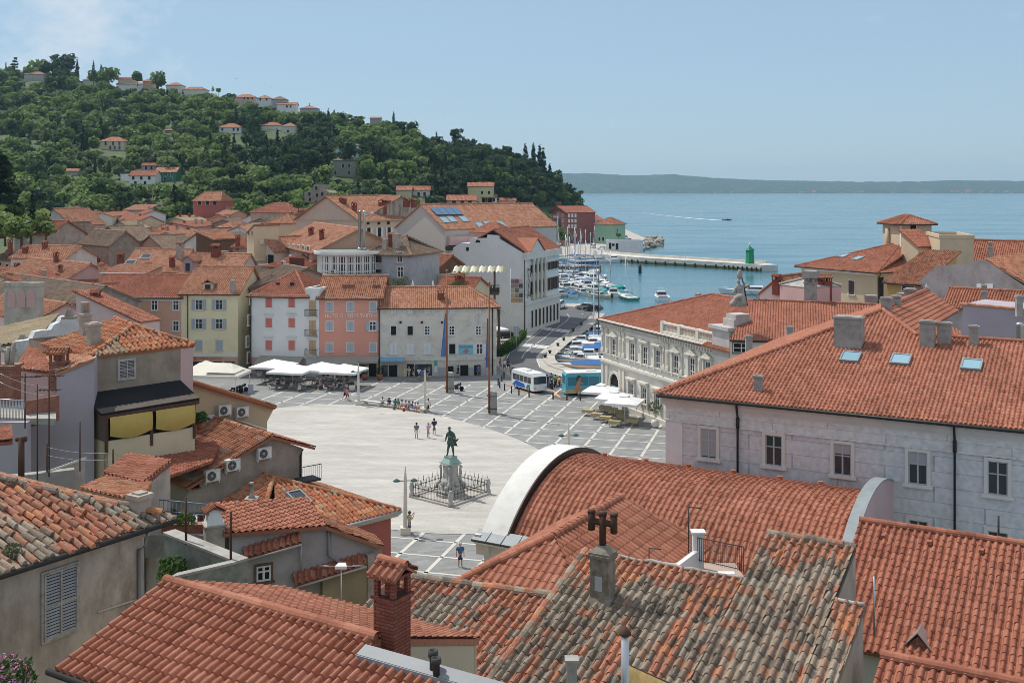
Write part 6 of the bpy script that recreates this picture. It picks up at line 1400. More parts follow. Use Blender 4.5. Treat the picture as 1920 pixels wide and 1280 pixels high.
m=MB()
for i in range(14):x=-1.4+i*.2;m.tube([(x,.9-.1*i*.6,-.1),(x,.9-.1*i*.6,.8)],.015,4)
for z in(.8,.35):m.tube([(-1.4,.9,z),(1.2,.1,z)],.025,4)
obj('railing',m.mesh('railing',mat('blue_rail',(.2,.27,.38),var=.1)),plb);m=MB();m.box((-.8,-.7,-.1),(.9,-.3,.25));obj('trough',m.mesh('trough',BRICKO),plb);obj('herbs',leafball('herbs',pb_,.42,420,LEAF,.06,.6).mesh('herbs',LEAF),plb,(.1,-.5,.4))
# ---------------- yellow wall with air conditioners
yo=P(440,745,69);yh=Block('yellow_gable_house','pale ochre house side with air conditioners below a long tiled verge','house',drop(yo,0));ypx=lambda x,y,off=0:onpl(x,y,yo+gn*off,gn)
addwall(yh,[ypx(345,840),ypx(345,716),ypx(368,722),ypx(514,765),ypx(501,790),ypx(500,840)],-gn*9,mat('pale_ochre',(.52,.41,.26),var=.1,scale=.4,col2=(.42,.33,.22),amt=.35))
a,b2=ypx(345,712,.3),ypx(517,763,.3);addtiles(yh,[[a,b2,b2+gr*9,a+gr*9]],T_MID,.25,.36,.06,(4,2),.06,caps=[(a+UP*.02,b2+UP*.02)])
for(px,py,lb)in((417,777,'air conditioner on the ochre wall, nearer the black awning'),(450,780,'air conditioner on the ochre wall, the one farther from the black awning'),(386,797,'air conditioner low on the ochre wall beside the potted plant')):aircon(ypx(px,py,.05),rzG,lb)
m=MB();m.tube([ypx(440,786,.08),ypx(500,805,.08)],.05,5);yh.add(m,'conduit',WHPAINT)
pp=P(375,795,64);tpp=thing('potted_plant','leafy potted plant at the corner of the yellow-curtained loggia','plant',pp);obj('leaves',leafball('leaves',pp,.45,260,LEAF,.1,.7).mesh('leaves',LEAF),tpp,(0,0,.4));m=MB();m.lathe([(.16,-.3),(.24,.1)],(0,0,0),10);obj('pot',m.mesh('pot',T_NEW),tpp)
# ---------------- tan house with black-roofed loggia and yellow curtains
th_=House('tan house with weathered shutters and a black-roofed loggia hung with yellow curtains',(175,60),(361,64.1),9,665,6,mat('tan_wall',(.36,.29,.22),var=.16,scale=.6,col2=(.24,.19,.15),amt=.6),'none',0,CONC,name='loggia_house',ov=0)
tb_=lambda p:p-V((th_.a.x,th_.a.y,0))-UP*6
te0,te1=P(168,668,59.7),P(365,646,64.1);teu=th_.uy;plt=slope_plane(te0,(te1-te0).normalized(),21,teu)
tap=onpl(250,610,*plt)
TB=Block('x','x','x',(0,0,0));bpy.data.objects.remove(TB.root);TB.root=th_.root
def thadd(mb,name,mt):
 mb.v=[tuple(th_.loc(V(p)))for p in mb.v];return obj(name,mb.mesh(name,mt),th_.root)
R=MB();tiled(R,[te0,te1,tap],.31,.45,.115,(6,2),.15,rfun=lambda r,u,v:np.where(u<u.min()+2.2,.9+.1*r,r*.9));pll=slope_plane(tap,teu,21,th_.ux)
tb2=onpl(215,596,*pll);tiled(R,[tap,te0,te0+teu*6.5,tb2],.3,.45,.08,(6,2),.12);tiled(R,[tap,te1,te1+teu*10,tb2],.25,.37,.07,(4,2),.1)
for a,b2 in((te0,tap),(te1,tap),(tap,tb2)):ridge(R,a+UP*.05,b2+UP*.05,.15,jit=.3)
thadd(R,'roof',T_MOT)
q=th_.on(237,692);TBf=type('o',(),{'root':th_.root,'l':staticmethod(lambda p:p)});louvre(TBf,q+V((0,-.02,0)),0,.92,1.05,mat('pale_frame',(.5,.46,.45),var=.15,scale=3),SHOLD)
m=MB();a=th_.on(338,700);m.box((a[0],-.03,2),(th_.w+.02,-.001,th_.h-.1));m.build('plaster_strip',PINK,th_.root)
m=MB();m.box((a[0]-.0,-.001,0),(a[0]+.01,0,.01))
of=2.3;pof=lambda x,y,o=of:th_.loc(onpl(x,y,th_.a-th_.uy*o,-th_.uy))
w0_,w1_=th_.on(150,743),th_.on(338,716);f0_,f1_=pof(190,780),pof(374,750)
m=MB();m.prism([w0_,w1_,f1_,f0_],(0,0,.12));m.build('awning_roof',BLKFELT,th_.root);m=MB();e_=(w0_-f0_)*.22;m.prism([f0_+V((0,-.02,.125)),f1_+V((0,-.02,.125)),f1_+e_+V((0,0,.125)),f0_+e_+V((0,0,.125))],(0,0,.02));m.build('awning_edge',mat('brown_felt',(.11,.09,.075),var=.2),th_.root)
m=MB();
for p,q2 in((f0_,f1_),):m.prism([p-V((0,0,.2)),q2-V((0,0,.2)),q2,p],(0,.1,0))
m.build('fascia',SHBR,th_.root)
zc_=f0_[2];x0,x1=pof(198,830)[0],pof(366,800)[0];m=MB();zfl=pof(200,870)[2];zr_=pof(200,828)[2]
m.box((x0-1.7*0,-of+.05,zfl-3),(x1,-of+.2,zr_));m.box((x0,-of+.05,zfl-3),(x0+.15,0,zr_));m.box((x1-.15,-of+.2,zfl-3),(x1,0,zr_));m.build('balcony_wall',CREAM,th_.root)
for t in(0,.5,1):m=MB();x=x0+(x1-x0-.12)*t;m.box((x,-of-.02,zr_-.6),(x+.14,-of+.1,zc_));m.build('post',SHBR,th_.root)
for t0,t1 in((.04,.5),(.54,.99)):
 m=MB();K=14;Jn=8;vs=[];fs=[]
 for j in range(Jn+1):
  for i in range(K+1):
   u=i/K;v=j/Jn;sag=.12*math.sin(math.pi*u);z=zc_-.12-(zc_-zr_-.15)*(v*(.8+.2*math.sin(math.pi*u)))
   vs.append((x0+(x1-x0)*(t0+(t1-t0)*u),-of-.05-.16*math.sin(v*math.pi)*(.4+.6*math.sin(math.pi*u))-.025*math.sin(u*40),z))
 for j in range(Jn):
  for i in range(K):fs.append((j*(K+1)+i,j*(K+1)+i+1,(j+1)*(K+1)+i+1,(j+1)*(K+1)+i))
 m.add(vs,fs,0,.5,smooth=True);m.build('curtain',YCLOTH,th_.root)
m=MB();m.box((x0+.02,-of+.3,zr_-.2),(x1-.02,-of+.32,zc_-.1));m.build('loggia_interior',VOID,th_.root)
m=MB();m.prism([(x0-.03,-of,zr_),(x0-.03,-.05,zr_),(x0-.03,-.05,zc_+.7),(x0-.03,-of,zc_)],(.04,0,0));m.build('side_panel',mat('side_glass',(.18,.13,.1),var=.2),th_.root)
for(px,pt_,pb,wx)in((175,610,660,20),(160,590,640,17)):q=th_.loc(onpl(px,pb-6,*pll));chimney(th_.root,q,wx*62/F,.6,(pb-pt_)*62/F,'plaster_pots' if px==160 else 'plaster')
# ---------------- lilac house, terraces and baroque gable
lc=P(178,668,58.5);llb=Block('lilac_wall_house','lilac-walled house with orange roofs and a small brick chimney beside the tan house','house',drop(lc,0));lpx=lambda x,y,off=0:onpl(x,y,lc+LNn*off,LNn);LNn=V((.25,-.968,0));lee=V((.968,.25,0))
addwall(llb,[lpx(30,920),lpx(30,800),lpx(106,780),lpx(106,702),lpx(176,673),lpx(176,920)],-LNn*6,LILAC)
m=MB();m.prism([lpx(104,700,.05),lpx(176,671,.05),lpx(176,675,.05),lpx(104,704,.05)],-LNn*.3);llb.add(m,'verge',WHPAINT)
a_=[lpx(104,699,.1),lpx(177,670,.1),P(152,648,63),P(95,662,63),];addtiles(llb,[[a_[0],a_[1],P(150,650,62.5),P(85,668,62.5)]],T_PALE,.26,.4,.05,(4,2),.1)
b_=[P(28,688,61),P(85,668,63),P(62,637,68),P(20,655,68)];addtiles(llb,[[P(28,690,60),P(106,700,58.5),P(102,650,66),P(62,637,69)]],T_NEW,.26,.4,.05,(4,2),.1,name='side_roof',slab=.1)
addwall(llb,[P(28,692,60),P(106,702,58.6),drop(P(106,702,58.6),8),drop(P(28,692,60),8)],V((.1,.4,0)),PINK,'side_wall')
q=P(111,704,58.8);chimney(llb.root,llb.l(q),.8,.7,1.45,'bricko')
bt=Block('brick_terrace','roof terrace with a red brick parapet and pale railings below the lilac house','terrace',P(60,760,54));a,b2=P(48,752,54.5),P(105,742,56);addwall(bt,[a-UP*1.3,b2-UP*1.3,b2,a],V((.05,.3,0)),BRICKO,'parapet');m=MB();m.prism([P(-40,782,53.5),P(105,785,54),P(105,765,57),P(-40,750,57)],UP*-.3);bt.add(m,'floor',CONC)
m=MB();a,b2=P(-10,785,53),P(48,788,53)
for i in range(22):p=a+(b2-a)*(i/21);m.tube([p,p+UP*.95],.015,4)
m.tube([a+UP*.95,b2+UP*.95],.025,4);bt.add(m,'railing',STEEL)
addwall(bt,[P(-40,790,53.4),P(50,792,53.4),drop(P(50,792,53.4),8),drop(P(-40,790,53.4),8)],V((0,.5,0)),LILAC,'lower_wall')
bb_=Block('brick_stack','broad brick chimney stack with leaning clay cowls at the edge of the lilac roofs','chimney',P(8,720,57));m=MB();c=P(4,720,57);m.box(tuple(c+V((-1.2,-.5,-5))),tuple(c+V((.75,.5,.9))));m.box(tuple(c+V((-1.3,-.6,.9))),tuple(c+V((.85,.6,1.02))));bb_.add(m,'stack',BRICKO)
m=MB()
for i,x in enumerate((-.6,-.2,.25,.5)):m.tube([c+V((x,0,1.0)),c+V((x+.04*i,0,1.9+.25*(i%2)))],.12,8);m.tube([c+V((x-.25,0,1.7)),c+V((x+.25,0,1.75))],.09,6)
bb_.add(m,'cowl',OLDPL)
bg_=wallblock('church_gable','white scrolled baroque church gable with little obelisks before a lichened roof',[(60,650),(70,640),(95,637),(108,622),(120,610),(130,606),(136,601),(150,593),(156,583),(164,594),(168,604),(160,640),(100,660)][:0]+[(34,640),(60,636),(66,622),(80,619),(96,618),(102,608),(112,604),(117,594),(125,592),(138,592),(144,604),(152,607),(152,650),(34,660)],(34,70),(152,73.5),.5,mat('church_white',(.62,.64,.66),var=.1,scale=.8,col2=(.4,.41,.42),amt=.4),cat='church')
for x,y,y0 in((42,627,637),(130,580,593)):
 m=MB();p=P(x,y0,71.5);hh=(y0-y)*71.5/F;m.frust((p.x,p.y),p.z-.1,p.z+hh,(.28,.25),(.1,.1));m.box((p.x-.4,p.y-.3,p.z-.15),(p.x+.4,p.y+.3,p.z));bg_.add(m,'obelisk',STONE)
addtiles(bg_,[[P(-20,650,75),P(70,640,73),P(112,592,86),P(108,588,88),P(-20,636,84)][0:2]+[P(112,588,88),P(-20,622,88)]],T_LICH,.28,.4,.07,(4,2),.15)
for k,(nm,px,y0,y1,Y,arm)in enumerate((('tall roof aerial with two yagi combs in front of the lilac wall',92,700,880,47,'yagi2'),('thin bent aerial mast beside the two-comb aerial',70,720,890,46,None),('short leaning line post by the shaded yard below the loggia',150,790,870,48,None),('rusty mast with a wide wire comb above the clothes lines',47,700,790,49,'yagi'))):
 mast('roof_aerial',nm,px,y0,y1,Y,.03,arm,RUST,'aerial')
ys_=Block('old_yard_house','old low house with clay chimney pot and plain walls behind the broken roof','house',P(40,890,47));addwall(ys_,[P(-40,900,44),P(140,880,49),P(140,1000,49),P(-40,1000,44)],V((-.2,.4,0)),CONC);m=MB();c=P(40,862,45);m.tube([c-UP*.8,c+UP*.9],.13,8);m.tube([c+V((-.2,0,.85)),c+V((.2,0,.85))],.12,8);ys_.add(m,'clay_pot',RUST)
tiles_=[[P(-30,830,46),P(24,826,47),P(22,800,50),P(-30,800,50)]];addtiles(ys_,tiles_,T_NEW,.26,.4,.09,(5,2),.1)
wy=Block('tan_yard_wall','bare tan retaining wall with a coping rail behind the broken tile roof','wall',P(120,880,48));addwall(wy,[P(72,890,47),P(150,862,51),P(150,960,51),P(72,960,47)],V((.1,.3,0)),OLDPL);m=MB();m.prism([P(72,888,47),P(150,860,51),P(150,864,51),P(72,892,47)],V((.15,.4,0)));wy.add(m,'coping',LIME)
cl=Block('washing_line','sagging wire washing lines on rusty posts between the lilac wall and the yard wall','washing line',P(120,860,48));m=MB();c0_,c1_=P(88,838,47.5),P(212,848,50)
for a,b2 in((c0_,c1_),(c0_-UP*.35,c1_-UP*.3),(P(60,690,49),P(130,686,55)),(P(0,700,47),P(92,726,48)),(P(0,716,47),P(92,742,48)),(c1_,P(300,880,55))):m.tube([a.lerp(b2,t)-UP*(.5*t*(1-t))for t in np.linspace(0,1,9)],.014,3)
cl.add(m,'wires',STEEL);m=MB();m.tube([c1_-UP*2.2,c1_+UP*.15],.04,5);cl.add(m,'post',RUST);m=MB();m.tube([c0_-UP*2.2,c0_+UP*.15],.04,5);cl.add(m,'post',RUST)
# --------------- monument
mq=G(845,929);mon=thing('monument','bronze violinist statue on a carved stone pedestal in the white oval','monument',(mq.x,mq.y,0),R_(40));mon.scale=(.72,.72,.72)
PED=mat('pedestal_stone',(.43,.42,.395),var=.16,scale=1.5,col2=(.27,.265,.25),amt=.45);BRZ=mat('bronze_patina',(.045,.075,.065),var=.3,scale=3,rough=.5,col2=(.16,.27,.23),amt=.5)
m=MB();ph=.5
m.box((-3.0,-3.0,0),(3.0,3.0,.12));obj('plinth',m.mesh('plinth',QUAY),mon)
m=MB()
prof=[(1.85,.12),(1.85,.45),(1.75,.5),(1.75,.8),(1.55,.95),(1.5,1.3),(1.25,1.45),(1.2,1.95),(1.05,2.1),(.95,2.25),(.92,3.3),(.98,3.6),(1.02,3.8),(1.2,3.9),(1.2,4.0)]
m.lathe(prof,(0,0,0),8,0,False,ph=.5)
for k in range(4):
 a=math.pi/2*k+math.pi/4;c,s_=math.cos(a),math.sin(a)
 m.tube([(c*1.75,s_*1.75,1.0),(c*1.7,s_*1.7,1.5),(c*1.35,s_*1.35,1.75),(c*1.2,s_*1.2,2.2),(c*1.18,s_*1.18,3.3),(c*1.3,s_*1.3,3.6),(c*1.15,s_*1.15,3.85)],[.25,.3,.2,.13,.13,.2,.1],7)
for k in range(4):
 a=math.pi/2*k;m.lathe([(.05,0),(.25,.1),(.3,.3),(.15,.5),(.03,.6)],(1.25*math.cos(a),1.25*math.sin(a),1.4),7)
obj('pedestal',m.mesh('pedestal',PED),mon)
m=MB();m.frust((0,0),4.0,4.12,(.98,.98),(.98,.98));m.frust((0,0),4.12,4.55,(.9,.9),(.6,.6));m.frust((0,0),4.55,4.75,(.6,.6),(.55,.55));m.box((-.58,-.58,4.75),(.58,.58,4.9));obj('bronze_cap',m.mesh('bronze_cap',mat('verdigris',(.27,.39,.35),var=.2,scale=2,rough=.7)),mon)
J=[((0,0,1.25),.23),((0,0,1.5),.19),((-.02,-.02,1.85),.23),((-.05,-.05,2.12),.08),((-.12,-.1,2.3),.13),((.16,0,.95),.15),((.2,.05,.5),.1),((.24,.08,.1),.075),((.26,-.1,.04),.06),((-.14,-.02,.95),.15),((-.22,-.08,.5),.1),((-.26,-.1,.1),.075),((-.3,-.28,.04),.06),((.28,0,1.95),.1),((.36,.12,1.6),.085),((.42,-.05,1.35),.07),((.5,-.12,1.3),.05),((-.3,-.02,1.92),.1),((-.4,-.05,1.55),.08),((-.42,-.22,1.25),.06)]
st_=obj('statue',figure_mesh(J,[(0,1),(1,2),(2,3),(3,4),(0,5),(5,6),(6,7),(7,8),(0,9),(9,10),(10,11),(11,12),(2,13),(13,14),(14,15),(15,16),(2,17),(17,18),(18,19)],'statue',BRZ,2),mon,(0,0,4.9),R_(-62))
st_.scale=(1.42,1.42,1.42)
m=MB();m.lathe([(.34,1.0),(.3,1.25),(.24,1.5),(.27,1.75)],(0,.03,0),10,sx=1.1,sy=.85);m.prism([(.05,.22,1.45),(.36,.22,1.2),(.5,.3,.8),(.1,.3,.8)],(0,.06,0));obj('coat',m.mesh('coat',BRZ),st_)
m=MB();m.lathe([(.1,2.3),(.15,2.36),(.13,2.45),(.05,2.5)],(-.1,-.06,0),10);obj('wig',m.mesh('wig',BRZ),st_)
m=MB();m.tube([(.45,-.1,1.3),(.75,-.25,1.5)],[.13,.09],6);m.tube([(.7,-.22,1.47),(.95,-.3,1.62)],.02,4);obj('violin',m.mesh('violin',BRZ),st_)
m=MB();m.tube([(-.42,-.24,1.25),(-.75,-.5,1.35)],.012,4);obj('bow',m.mesh('bow',BRZ),st_)
fc=[G(772,932),G(845,950),G(915,926),G(846,908)];fe=Block('iron_fence','square iron fence of spear bars and stone corner posts round the monument','fence',(mq.x,mq.y,0))
for i in range(4):
 a,b2=fc[i],fc[(i+1)%4];m=MB();n=26
 for k in range(n):
  p=a+(b2-a)*(k+.5)/n;hh=1.15 if k%3 else 1.5;m.tube([p,p+UP*hh],.014,4);m.lathe([(.01,hh-.35),(.045,hh-.2),(.012,hh-.1),(.03,hh),(.0,hh+.18)],tuple(p),5)
 for z in(.25,.95):m.tube([a+UP*z,b2+UP*z],.025,4)
 fe.add(m,'railing',IRON);m=MB();d=(b2-a).normalized();nn=V((-d.y,d.x,0));m.prism([a-nn*.25,b2-nn*.25,b2+nn*.25,a+nn*.25],UP*.18);fe.add(m,'kerb',QUAY)
 m=MB();m.lathe([(.24,0),(.24,.4),(.16,.5),(.2,.75),(.25,1.05),(.14,1.15),(.2,1.3),(.06,1.4)],tuple(a),8);fe.add(m,'corner_post',PED)
 # --------------- flagpoles
POLEW=mat('varnished_pole',(.29,.105,.045),var=.15,scale=1.5,rough=.4)
for(px,py,pt_,lab,fl)in((844,736,510,'tall varnished flagpole with a limp blue flag, nearer the salmon hotel',(.12,.2,.5)),(924,775,533,'tall varnished flagpole with a furled red and blue flag, nearer the bus stop',(.45,.06,.07))):
 q=G(px,py);hh=(py-pt_)*q.y/F;t=thing('flagpole',lab,'flagpole',q,R_(10),'flagpoles on the square')
 m=MB();m.tube([(-.45,-.1,.1),(-.45,-.1,hh*.35),(-.45,-.1,hh)],[.15,.13,.08],10);m.lathe([(.05,0),(.2,.12),(.2,.2),(.05,.35)],(-.45,-.1,hh),8);obj('pole',m.mesh('pole',POLEW),t)
 m=MB();m.box((-.35,-.45,0),(.45,.45,2.6));m.frust((.05,0),2.6,2.75,(.4,.45),(.25,.3));m.box((-.42,-.5,0),(.52,.5,.12));obj('stone_post',m.mesh('stone_post',CONC),t)
 m=MB();
 for z in(.6,2.1):m.box((-.68,-.48,z),(.47,.48,z+.08))
 obj('clamp',m.mesh('clamp',IRON),t)
 zt_f,zb_f=(.66,.3)if px<900 else(.74,.36);m=MB();vs=[];fs=[]
 for j in range(9):
  v=j/8;wd=(.1+.6*v*(1 if px<900 else.35))
  for k in range(5):u=k/4;vs.append((-.6-wd*u,-.1+.1*math.sin(u*9+v*3),hh*(zt_f+(zb_f-zt_f)*v)))
 for j in range(8):
  for k in range(4):fs.append((j*5+k,j*5+k+1,j*5+k+6,j*5+k+5))
 m.add(vs,fs,0,.5,smooth=True)
 if px>900:
  m.m=[1 if(i//4)%8>3 else 0 for i in range(len(m.m))]
 obj('flag',m.mesh('flag',[mat('flag_%d'%px,fl,var=.1,rough=.8),mat('flag_b',(.12,.16,.42),var=.1)]),t)
 # --------------- lamps, bench, bollards
def lamp(px,py,label,hh=4.9):
 q=G(px,py);t=thing('street_lamp',label,'street lamp',q,R_(8));m=MB();m.box((-.4,-.4,0),(.4,.4,.55));obj('base',m.mesh('base',LIME),t)
 m=MB();m.frust((0,0),.55,hh-.6,(.17,.17),(.12,.12));m.frust((0,0),hh-.6,hh+.4,(.12,.12),(.02,.02));obj('shaft',m.mesh('shaft',LIME),t)
 m=MB();m.tube([(-.75,0,hh-.75),(.75,0,hh-.75)],.035,6);obj('arm',m.mesh('arm',mat('lamp_green',(.06,.13,.12),var=.2)),t)
 for s in(-1,1):m=MB();m.lathe([(.05,.0),(.32,.05),(.2,.16),(.04,.25)],(s*.68,0,hh-.82),8);obj('lamp_shade',m.mesh('lamp_shade',mat('lamp_green',(.06,.13,.12),var=.2)),t)
 return t
lamp(672,759,'stone obelisk lamp at the plain end of the long stone bench');lamp(797,771,'stone obelisk lamp behind the seated young people');lamp(760,1000,'stone obelisk lamp beside the man taking a photo');lamp(1066,900,'stone obelisk lamp rising behind the white arched gable')
b0,b1,b2_=G(680,757),G(740,764),G(797,774);bn=Block('stone_bench','long low stone bench along the edge of the white oval','bench',b0);m=MB()
for a,b2 in((b0,b1),(b1,b2_)):
 d=(b2-a).normalized();n=V((-d.y,d.x,0))*.28;m.prism([a-n+UP*.38,b2-n+UP*.38,b2+n+UP*.38,a+n+UP*.38],UP*.12)
bn.add(m,'seat',LIME)
for t in(.05,.28,.5,.72,.95):
 p=b0+(b2_-b0)*t;p=(b0+(b1-b0)*(t*2))if t<.5 else(b1+(b2_-b1)*(t*2-1));m=MB();m.cbox(tuple(p+UP*.19),(.5,.35,.38));bn.add(m,'leg',LIME)
BOL=MB();BOL.lathe([(.09,0),(.09,.8),(.11,.82),(.11,.9),(.05,.96)],(0,0,0),8);bme=BOL.mesh('bollard',IRON)
for i,(px,py)in enumerate(((934,722),(937,727),(946,732),(959,737),(973,741),(992,744),(1037,749),(1063,751),(1088,751),(941,715),(945,709),(962,700),(974,637),(979,634),(985,629))):
 o=obj('bollard',bme,None,G(px,py));tag(o,'black iron bollard standing by the harbour road and bus stop','bollard','bollards by the road')
 # --------------- people
SKIN=mat('skin',(.48,.27,.19),var=.08,rough=.6);SKIN2=mat('skin_tan',(.36,.19,.12),var=.08,rough=.6)
def cm(n,c):return mat('cloth_'+n,c,var=.1,scale=5,rough=.9)
CLO={'white':cm('white',(.72,.72,.72)),'navy':cm('navy',(.03,.04,.1)),'blue':cm('blue',(.06,.16,.5)),'grey':cm('grey',(.16,.18,.22)),'teal':cm('teal',(.03,.22,.2)),'pink':cm('pink',(.62,.2,.3)),'red':cm('red',(.5,.05,.06)),'black':cm('black',(.02,.02,.022)),'denim':cm('denim',(.07,.13,.24)),'beige':cm('beige',(.5,.42,.3)),'lilac':cm('lilac',(.5,.4,.6)),'brown':cm('brown',(.16,.09,.06)),'orange':cm('orange',(.6,.22,.08)),'green':cm('green',(.2,.4,.08)),'cyan':cm('cyan',(.1,.42,.5))}
HAIR={'dark':mat('hair_dark',(.02,.014,.01),var=.2,rough=.6),'brown':mat('hair_brown',(.1,.055,.03),var=.2,rough=.6),'fair':mat('hair_fair',(.42,.3,.15),var=.2,rough=.6),'grey':mat('hair_grey',(.45,.44,.42),var=.1,rough=.6)}
def pose(kind):
 """joints: hip, waist, chest, neck, head, then limbs (knee ankle toe / shoulder elbow wrist hand / fingers)"""
 hp=.92;L1=[(.1,0,.5),(.11,.03,.08),(.12,-.14,.04)];L2=[(-.1,0,.5),(-.11,.03,.08),(-.12,-.14,.04)]
 A1=[(.2,.01,1.38),(.26,.03,1.1),(.27,-.06,.86),(.27,-.09,.77)];A2=[(-.2,.01,1.38),(-.26,.03,1.1),(-.27,-.06,.86),(-.27,-.09,.77)]
 sp=[(0,0,hp),(0,.01,1.12),(0,0,1.33),(0,0,1.48),(0,-.02,1.62)]
 if kind=='walk':L1=[(.1,-.2,.52),(.1,-.22,.1),(.1,-.4,.06)];L2=[(-.1,.1,.5),(-.1,.36,.14),(-.1,.26,.03)];A1=[(.2,.01,1.38),(.25,.15,1.12),(.25,.1,.9),(.25,.06,.82)];A2=[(-.2,.01,1.38),(-.25,-.1,1.12),(-.24,-.26,.94),(-.24,-.32,.88)]
 if kind=='photo':A1=[(.2,.01,1.38),(.3,-.12,1.2),(.12,-.32,1.5),(.05,-.34,1.56)];A2=[(-.2,.01,1.38),(-.3,-.12,1.2),(-.12,-.32,1.5),(-.05,-.34,1.56)]
 if kind=='fold':A1=[(.2,.01,1.38),(.27,.02,1.12),(.08,-.2,1.08),(0,-.22,1.06)];A2=[(-.2,.01,1.38),(-.27,.02,1.12),(-.08,-.2,1.04),(0,-.22,1.03)]
 if kind=='sit':
  dz=-.44;sp=[(0,0,hp+dz),(0,-.03,1.1+dz),(0,-.1,1.3+dz),(0,-.15,1.45+dz),(0,-.2,1.58+dz)]
  L1=[(.12,-.42,.5),(.12,-.4,.1),(.13,-.56,.04)];L2=[(-.13,-.42,.5),(-.13,-.38,.1),(-.14,-.54,.04)]
  A1=[(.2,-.08,1.36+dz),(.26,-.15,1.1+dz),(.15,-.38,1.06+dz),(.12,-.44,1.04+dz)];A2=[(-.2,-.08,1.36+dz),(-.26,-.15,1.1+dz),(-.15,-.38,1.06+dz),(-.12,-.44,1.04+dz)]
 return sp,L1,L2,A1,A2
BODY={}
def person_meshes(kind,shorts):
 key=(kind,shorts)
 if key in BODY:return BODY[key]
 sp,L1,L2,A1,A2=pose(kind)
 J=[];E=[]
 rs=[.13,.115,.14,.05,.095]
 for p,r in zip(sp,rs):J.append((p,(r*1.1,r*.85)if r>.1 else r))
 E+=[(0,1),(1,2),(2,3),(3,4)]
 def limb(root,pts,rr,start=None):
  prev=root
  for p,r in zip(pts,rr):J.append((p,r));E.append((prev,len(J)-1));prev=len(J)-1
  return prev
 for Lg in(L1,L2):limb(0,Lg,[.062,.042,.035])
 for A in(A1,A2):
  h=limb(2,A,[.06,.042,.03,.032]);d=V(A[3])-V(A[2]);d.normalize();sd=d.orthogonal().normalized()
  for f in range(5):
   off=sd*(.018*(f-2));J.append((tuple(V(A[3])+off*1.3+d*(.09-.012*abs(f-2))),.009));E.append((h,len(J)-1))
 body=figure_mesh(J,E,'body',SKIN,1)
 nose=MB()
 up=lambda p,q,t:tuple(V(p)+(V(q)-V(p))*t)
 Js=[(sp[0],(.2,.16)),(sp[1],(.19,.15)),(sp[2],(.22,.17)),(up(sp[2],sp[3],.6),.11),(A1[0],.1),(up(A1[0],A1[1],.75),.085),(A2[0],.1),(up(A2[0],A2[1],.75),.085)]
 shirt=figure_mesh(Js,[(0,1),(1,2),(2,3),(2,4),(4,5),(2,6),(6,7)],'shirt',CLO['white'],1)
 k=.9 if shorts else.0
 Jp=[(sp[0],(.19,.16)),(up(sp[0],sp[1],.4),(.18,.14)),(up(sp[0],L1[0],.45),.125),(up(sp[0],L1[0],1.0),.11),(up(sp[0],L2[0],.45),.125),(up(sp[0],L2[0],1.0),.11)]
 Ep=[(0,1),(0,2),(2,3),(0,4),(4,5)]
 if not shorts:
  Jp+=[(up(L1[0],L1[1],.92),.058),(up(L2[0],L2[1],.92),.058)];Ep+=[(3,6),(5,7)]
 tr=figure_mesh(Jp,Ep,'trousers',CLO['denim'],1)
 h=MB();hd=V(sp[4]);h.lathe([(.05,-.1),(.105,-.06),(.115,.03),(.1,.1),(.05,.14),(.01,.15)],tuple(hd+V((0,.025,.0))),9);hair=h.mesh('hair',HAIR['dark'])
 f=MB();f.lathe([(.02,-.02),(.014,.02),(.004,.035)],tuple(hd+V((0,-.1,-.01))),5);
 for s in(-1,1):f.cbox(tuple(hd+V((s*.035,-.092,.025))),(.022,.012,.012));f.cbox(tuple(hd+V((s*.1,-.0,0))),(.02,.04,.06))
 f.cbox(tuple(hd+V((0,-.09,-.05))),(.04,.012,.01));face=f.mesh('face',SKIN2)
 BODY[key]=(body,shirt,tr,hair,face);return BODY[key]
def recol(me,m,nm):
 k=me.name+nm+m.name
 if k in BODY:return BODY[k]
 c=me.copy();c.materials.clear();c.materials.append(m);BODY[k]=c;return c
def person(px,py,label,kind='stand',top='white',bottom='denim',hair='dark',rz=0.0,shorts=True,h=1.72,z=0.0,group=None,at=None,skin=SKIN):
 q=at if at is not None else G(px,py,z);b,s,t,hr,fc_=person_meshes(kind,shorts)
 o=obj('person',recol(b,skin,'b'),None,q,rz);o.scale=(h/1.72,)*3;tag(o,label,'person',group)
 for nm,me,m in(('shirt',s,CLO[top]),('trousers' if not shorts else 'shorts',t,CLO[bottom]),('hair',hr,HAIR[hair]),('face',fc_,SKIN2)):obj(nm,recol(me,m,nm),o)
 return o
def bag(px,py,label,c,name='bag'):
 q=G(px,py);m=MB();m.lathe([(.1,0),(.17,.05),(.19,.25),(.14,.4),(.05,.45)],(0,0,0),8,sx=1,sy=.7);t=thing(name,label,'bag',q,random.random());obj('body',m.mesh('body',CLO[c]),t);m=MB();m.tube([(-.06,0,.42),(0,0,.5),(.06,0,.42)],.015,4);obj('strap',m.mesh('strap',CLO['black']),t)
person(781,822,'man in a dark grey shirt and white shorts on the white oval','stand','grey','white','dark',R_(170));person(803,821,'red-haired person in a lilac top and blue shorts holding a camera up','photo','lilac','cyan','fair',R_(150),h=1.64);person(814,815,'man in a navy shirt and brown shorts behind the person with a camera','fold','navy','brown','dark',R_(200),h=1.8)
person(647,749,'walker in a dark top beside the woman in a pink top','walk','grey','black','brown',R_(60));person(651,751,'woman in a pink top and dark shorts walking across the grey paving','walk','pink','brown','brown',R_(60),h=1.66)
person(768,1001,'man in a beige shirt and denim shorts taking a photo by the obelisk lamp','photo','beige','denim','brown',R_(110),h=1.78);person(863,1062,'grey-haired man in a blue shirt below the white oval','stand','denim','navy','grey',R_(180))
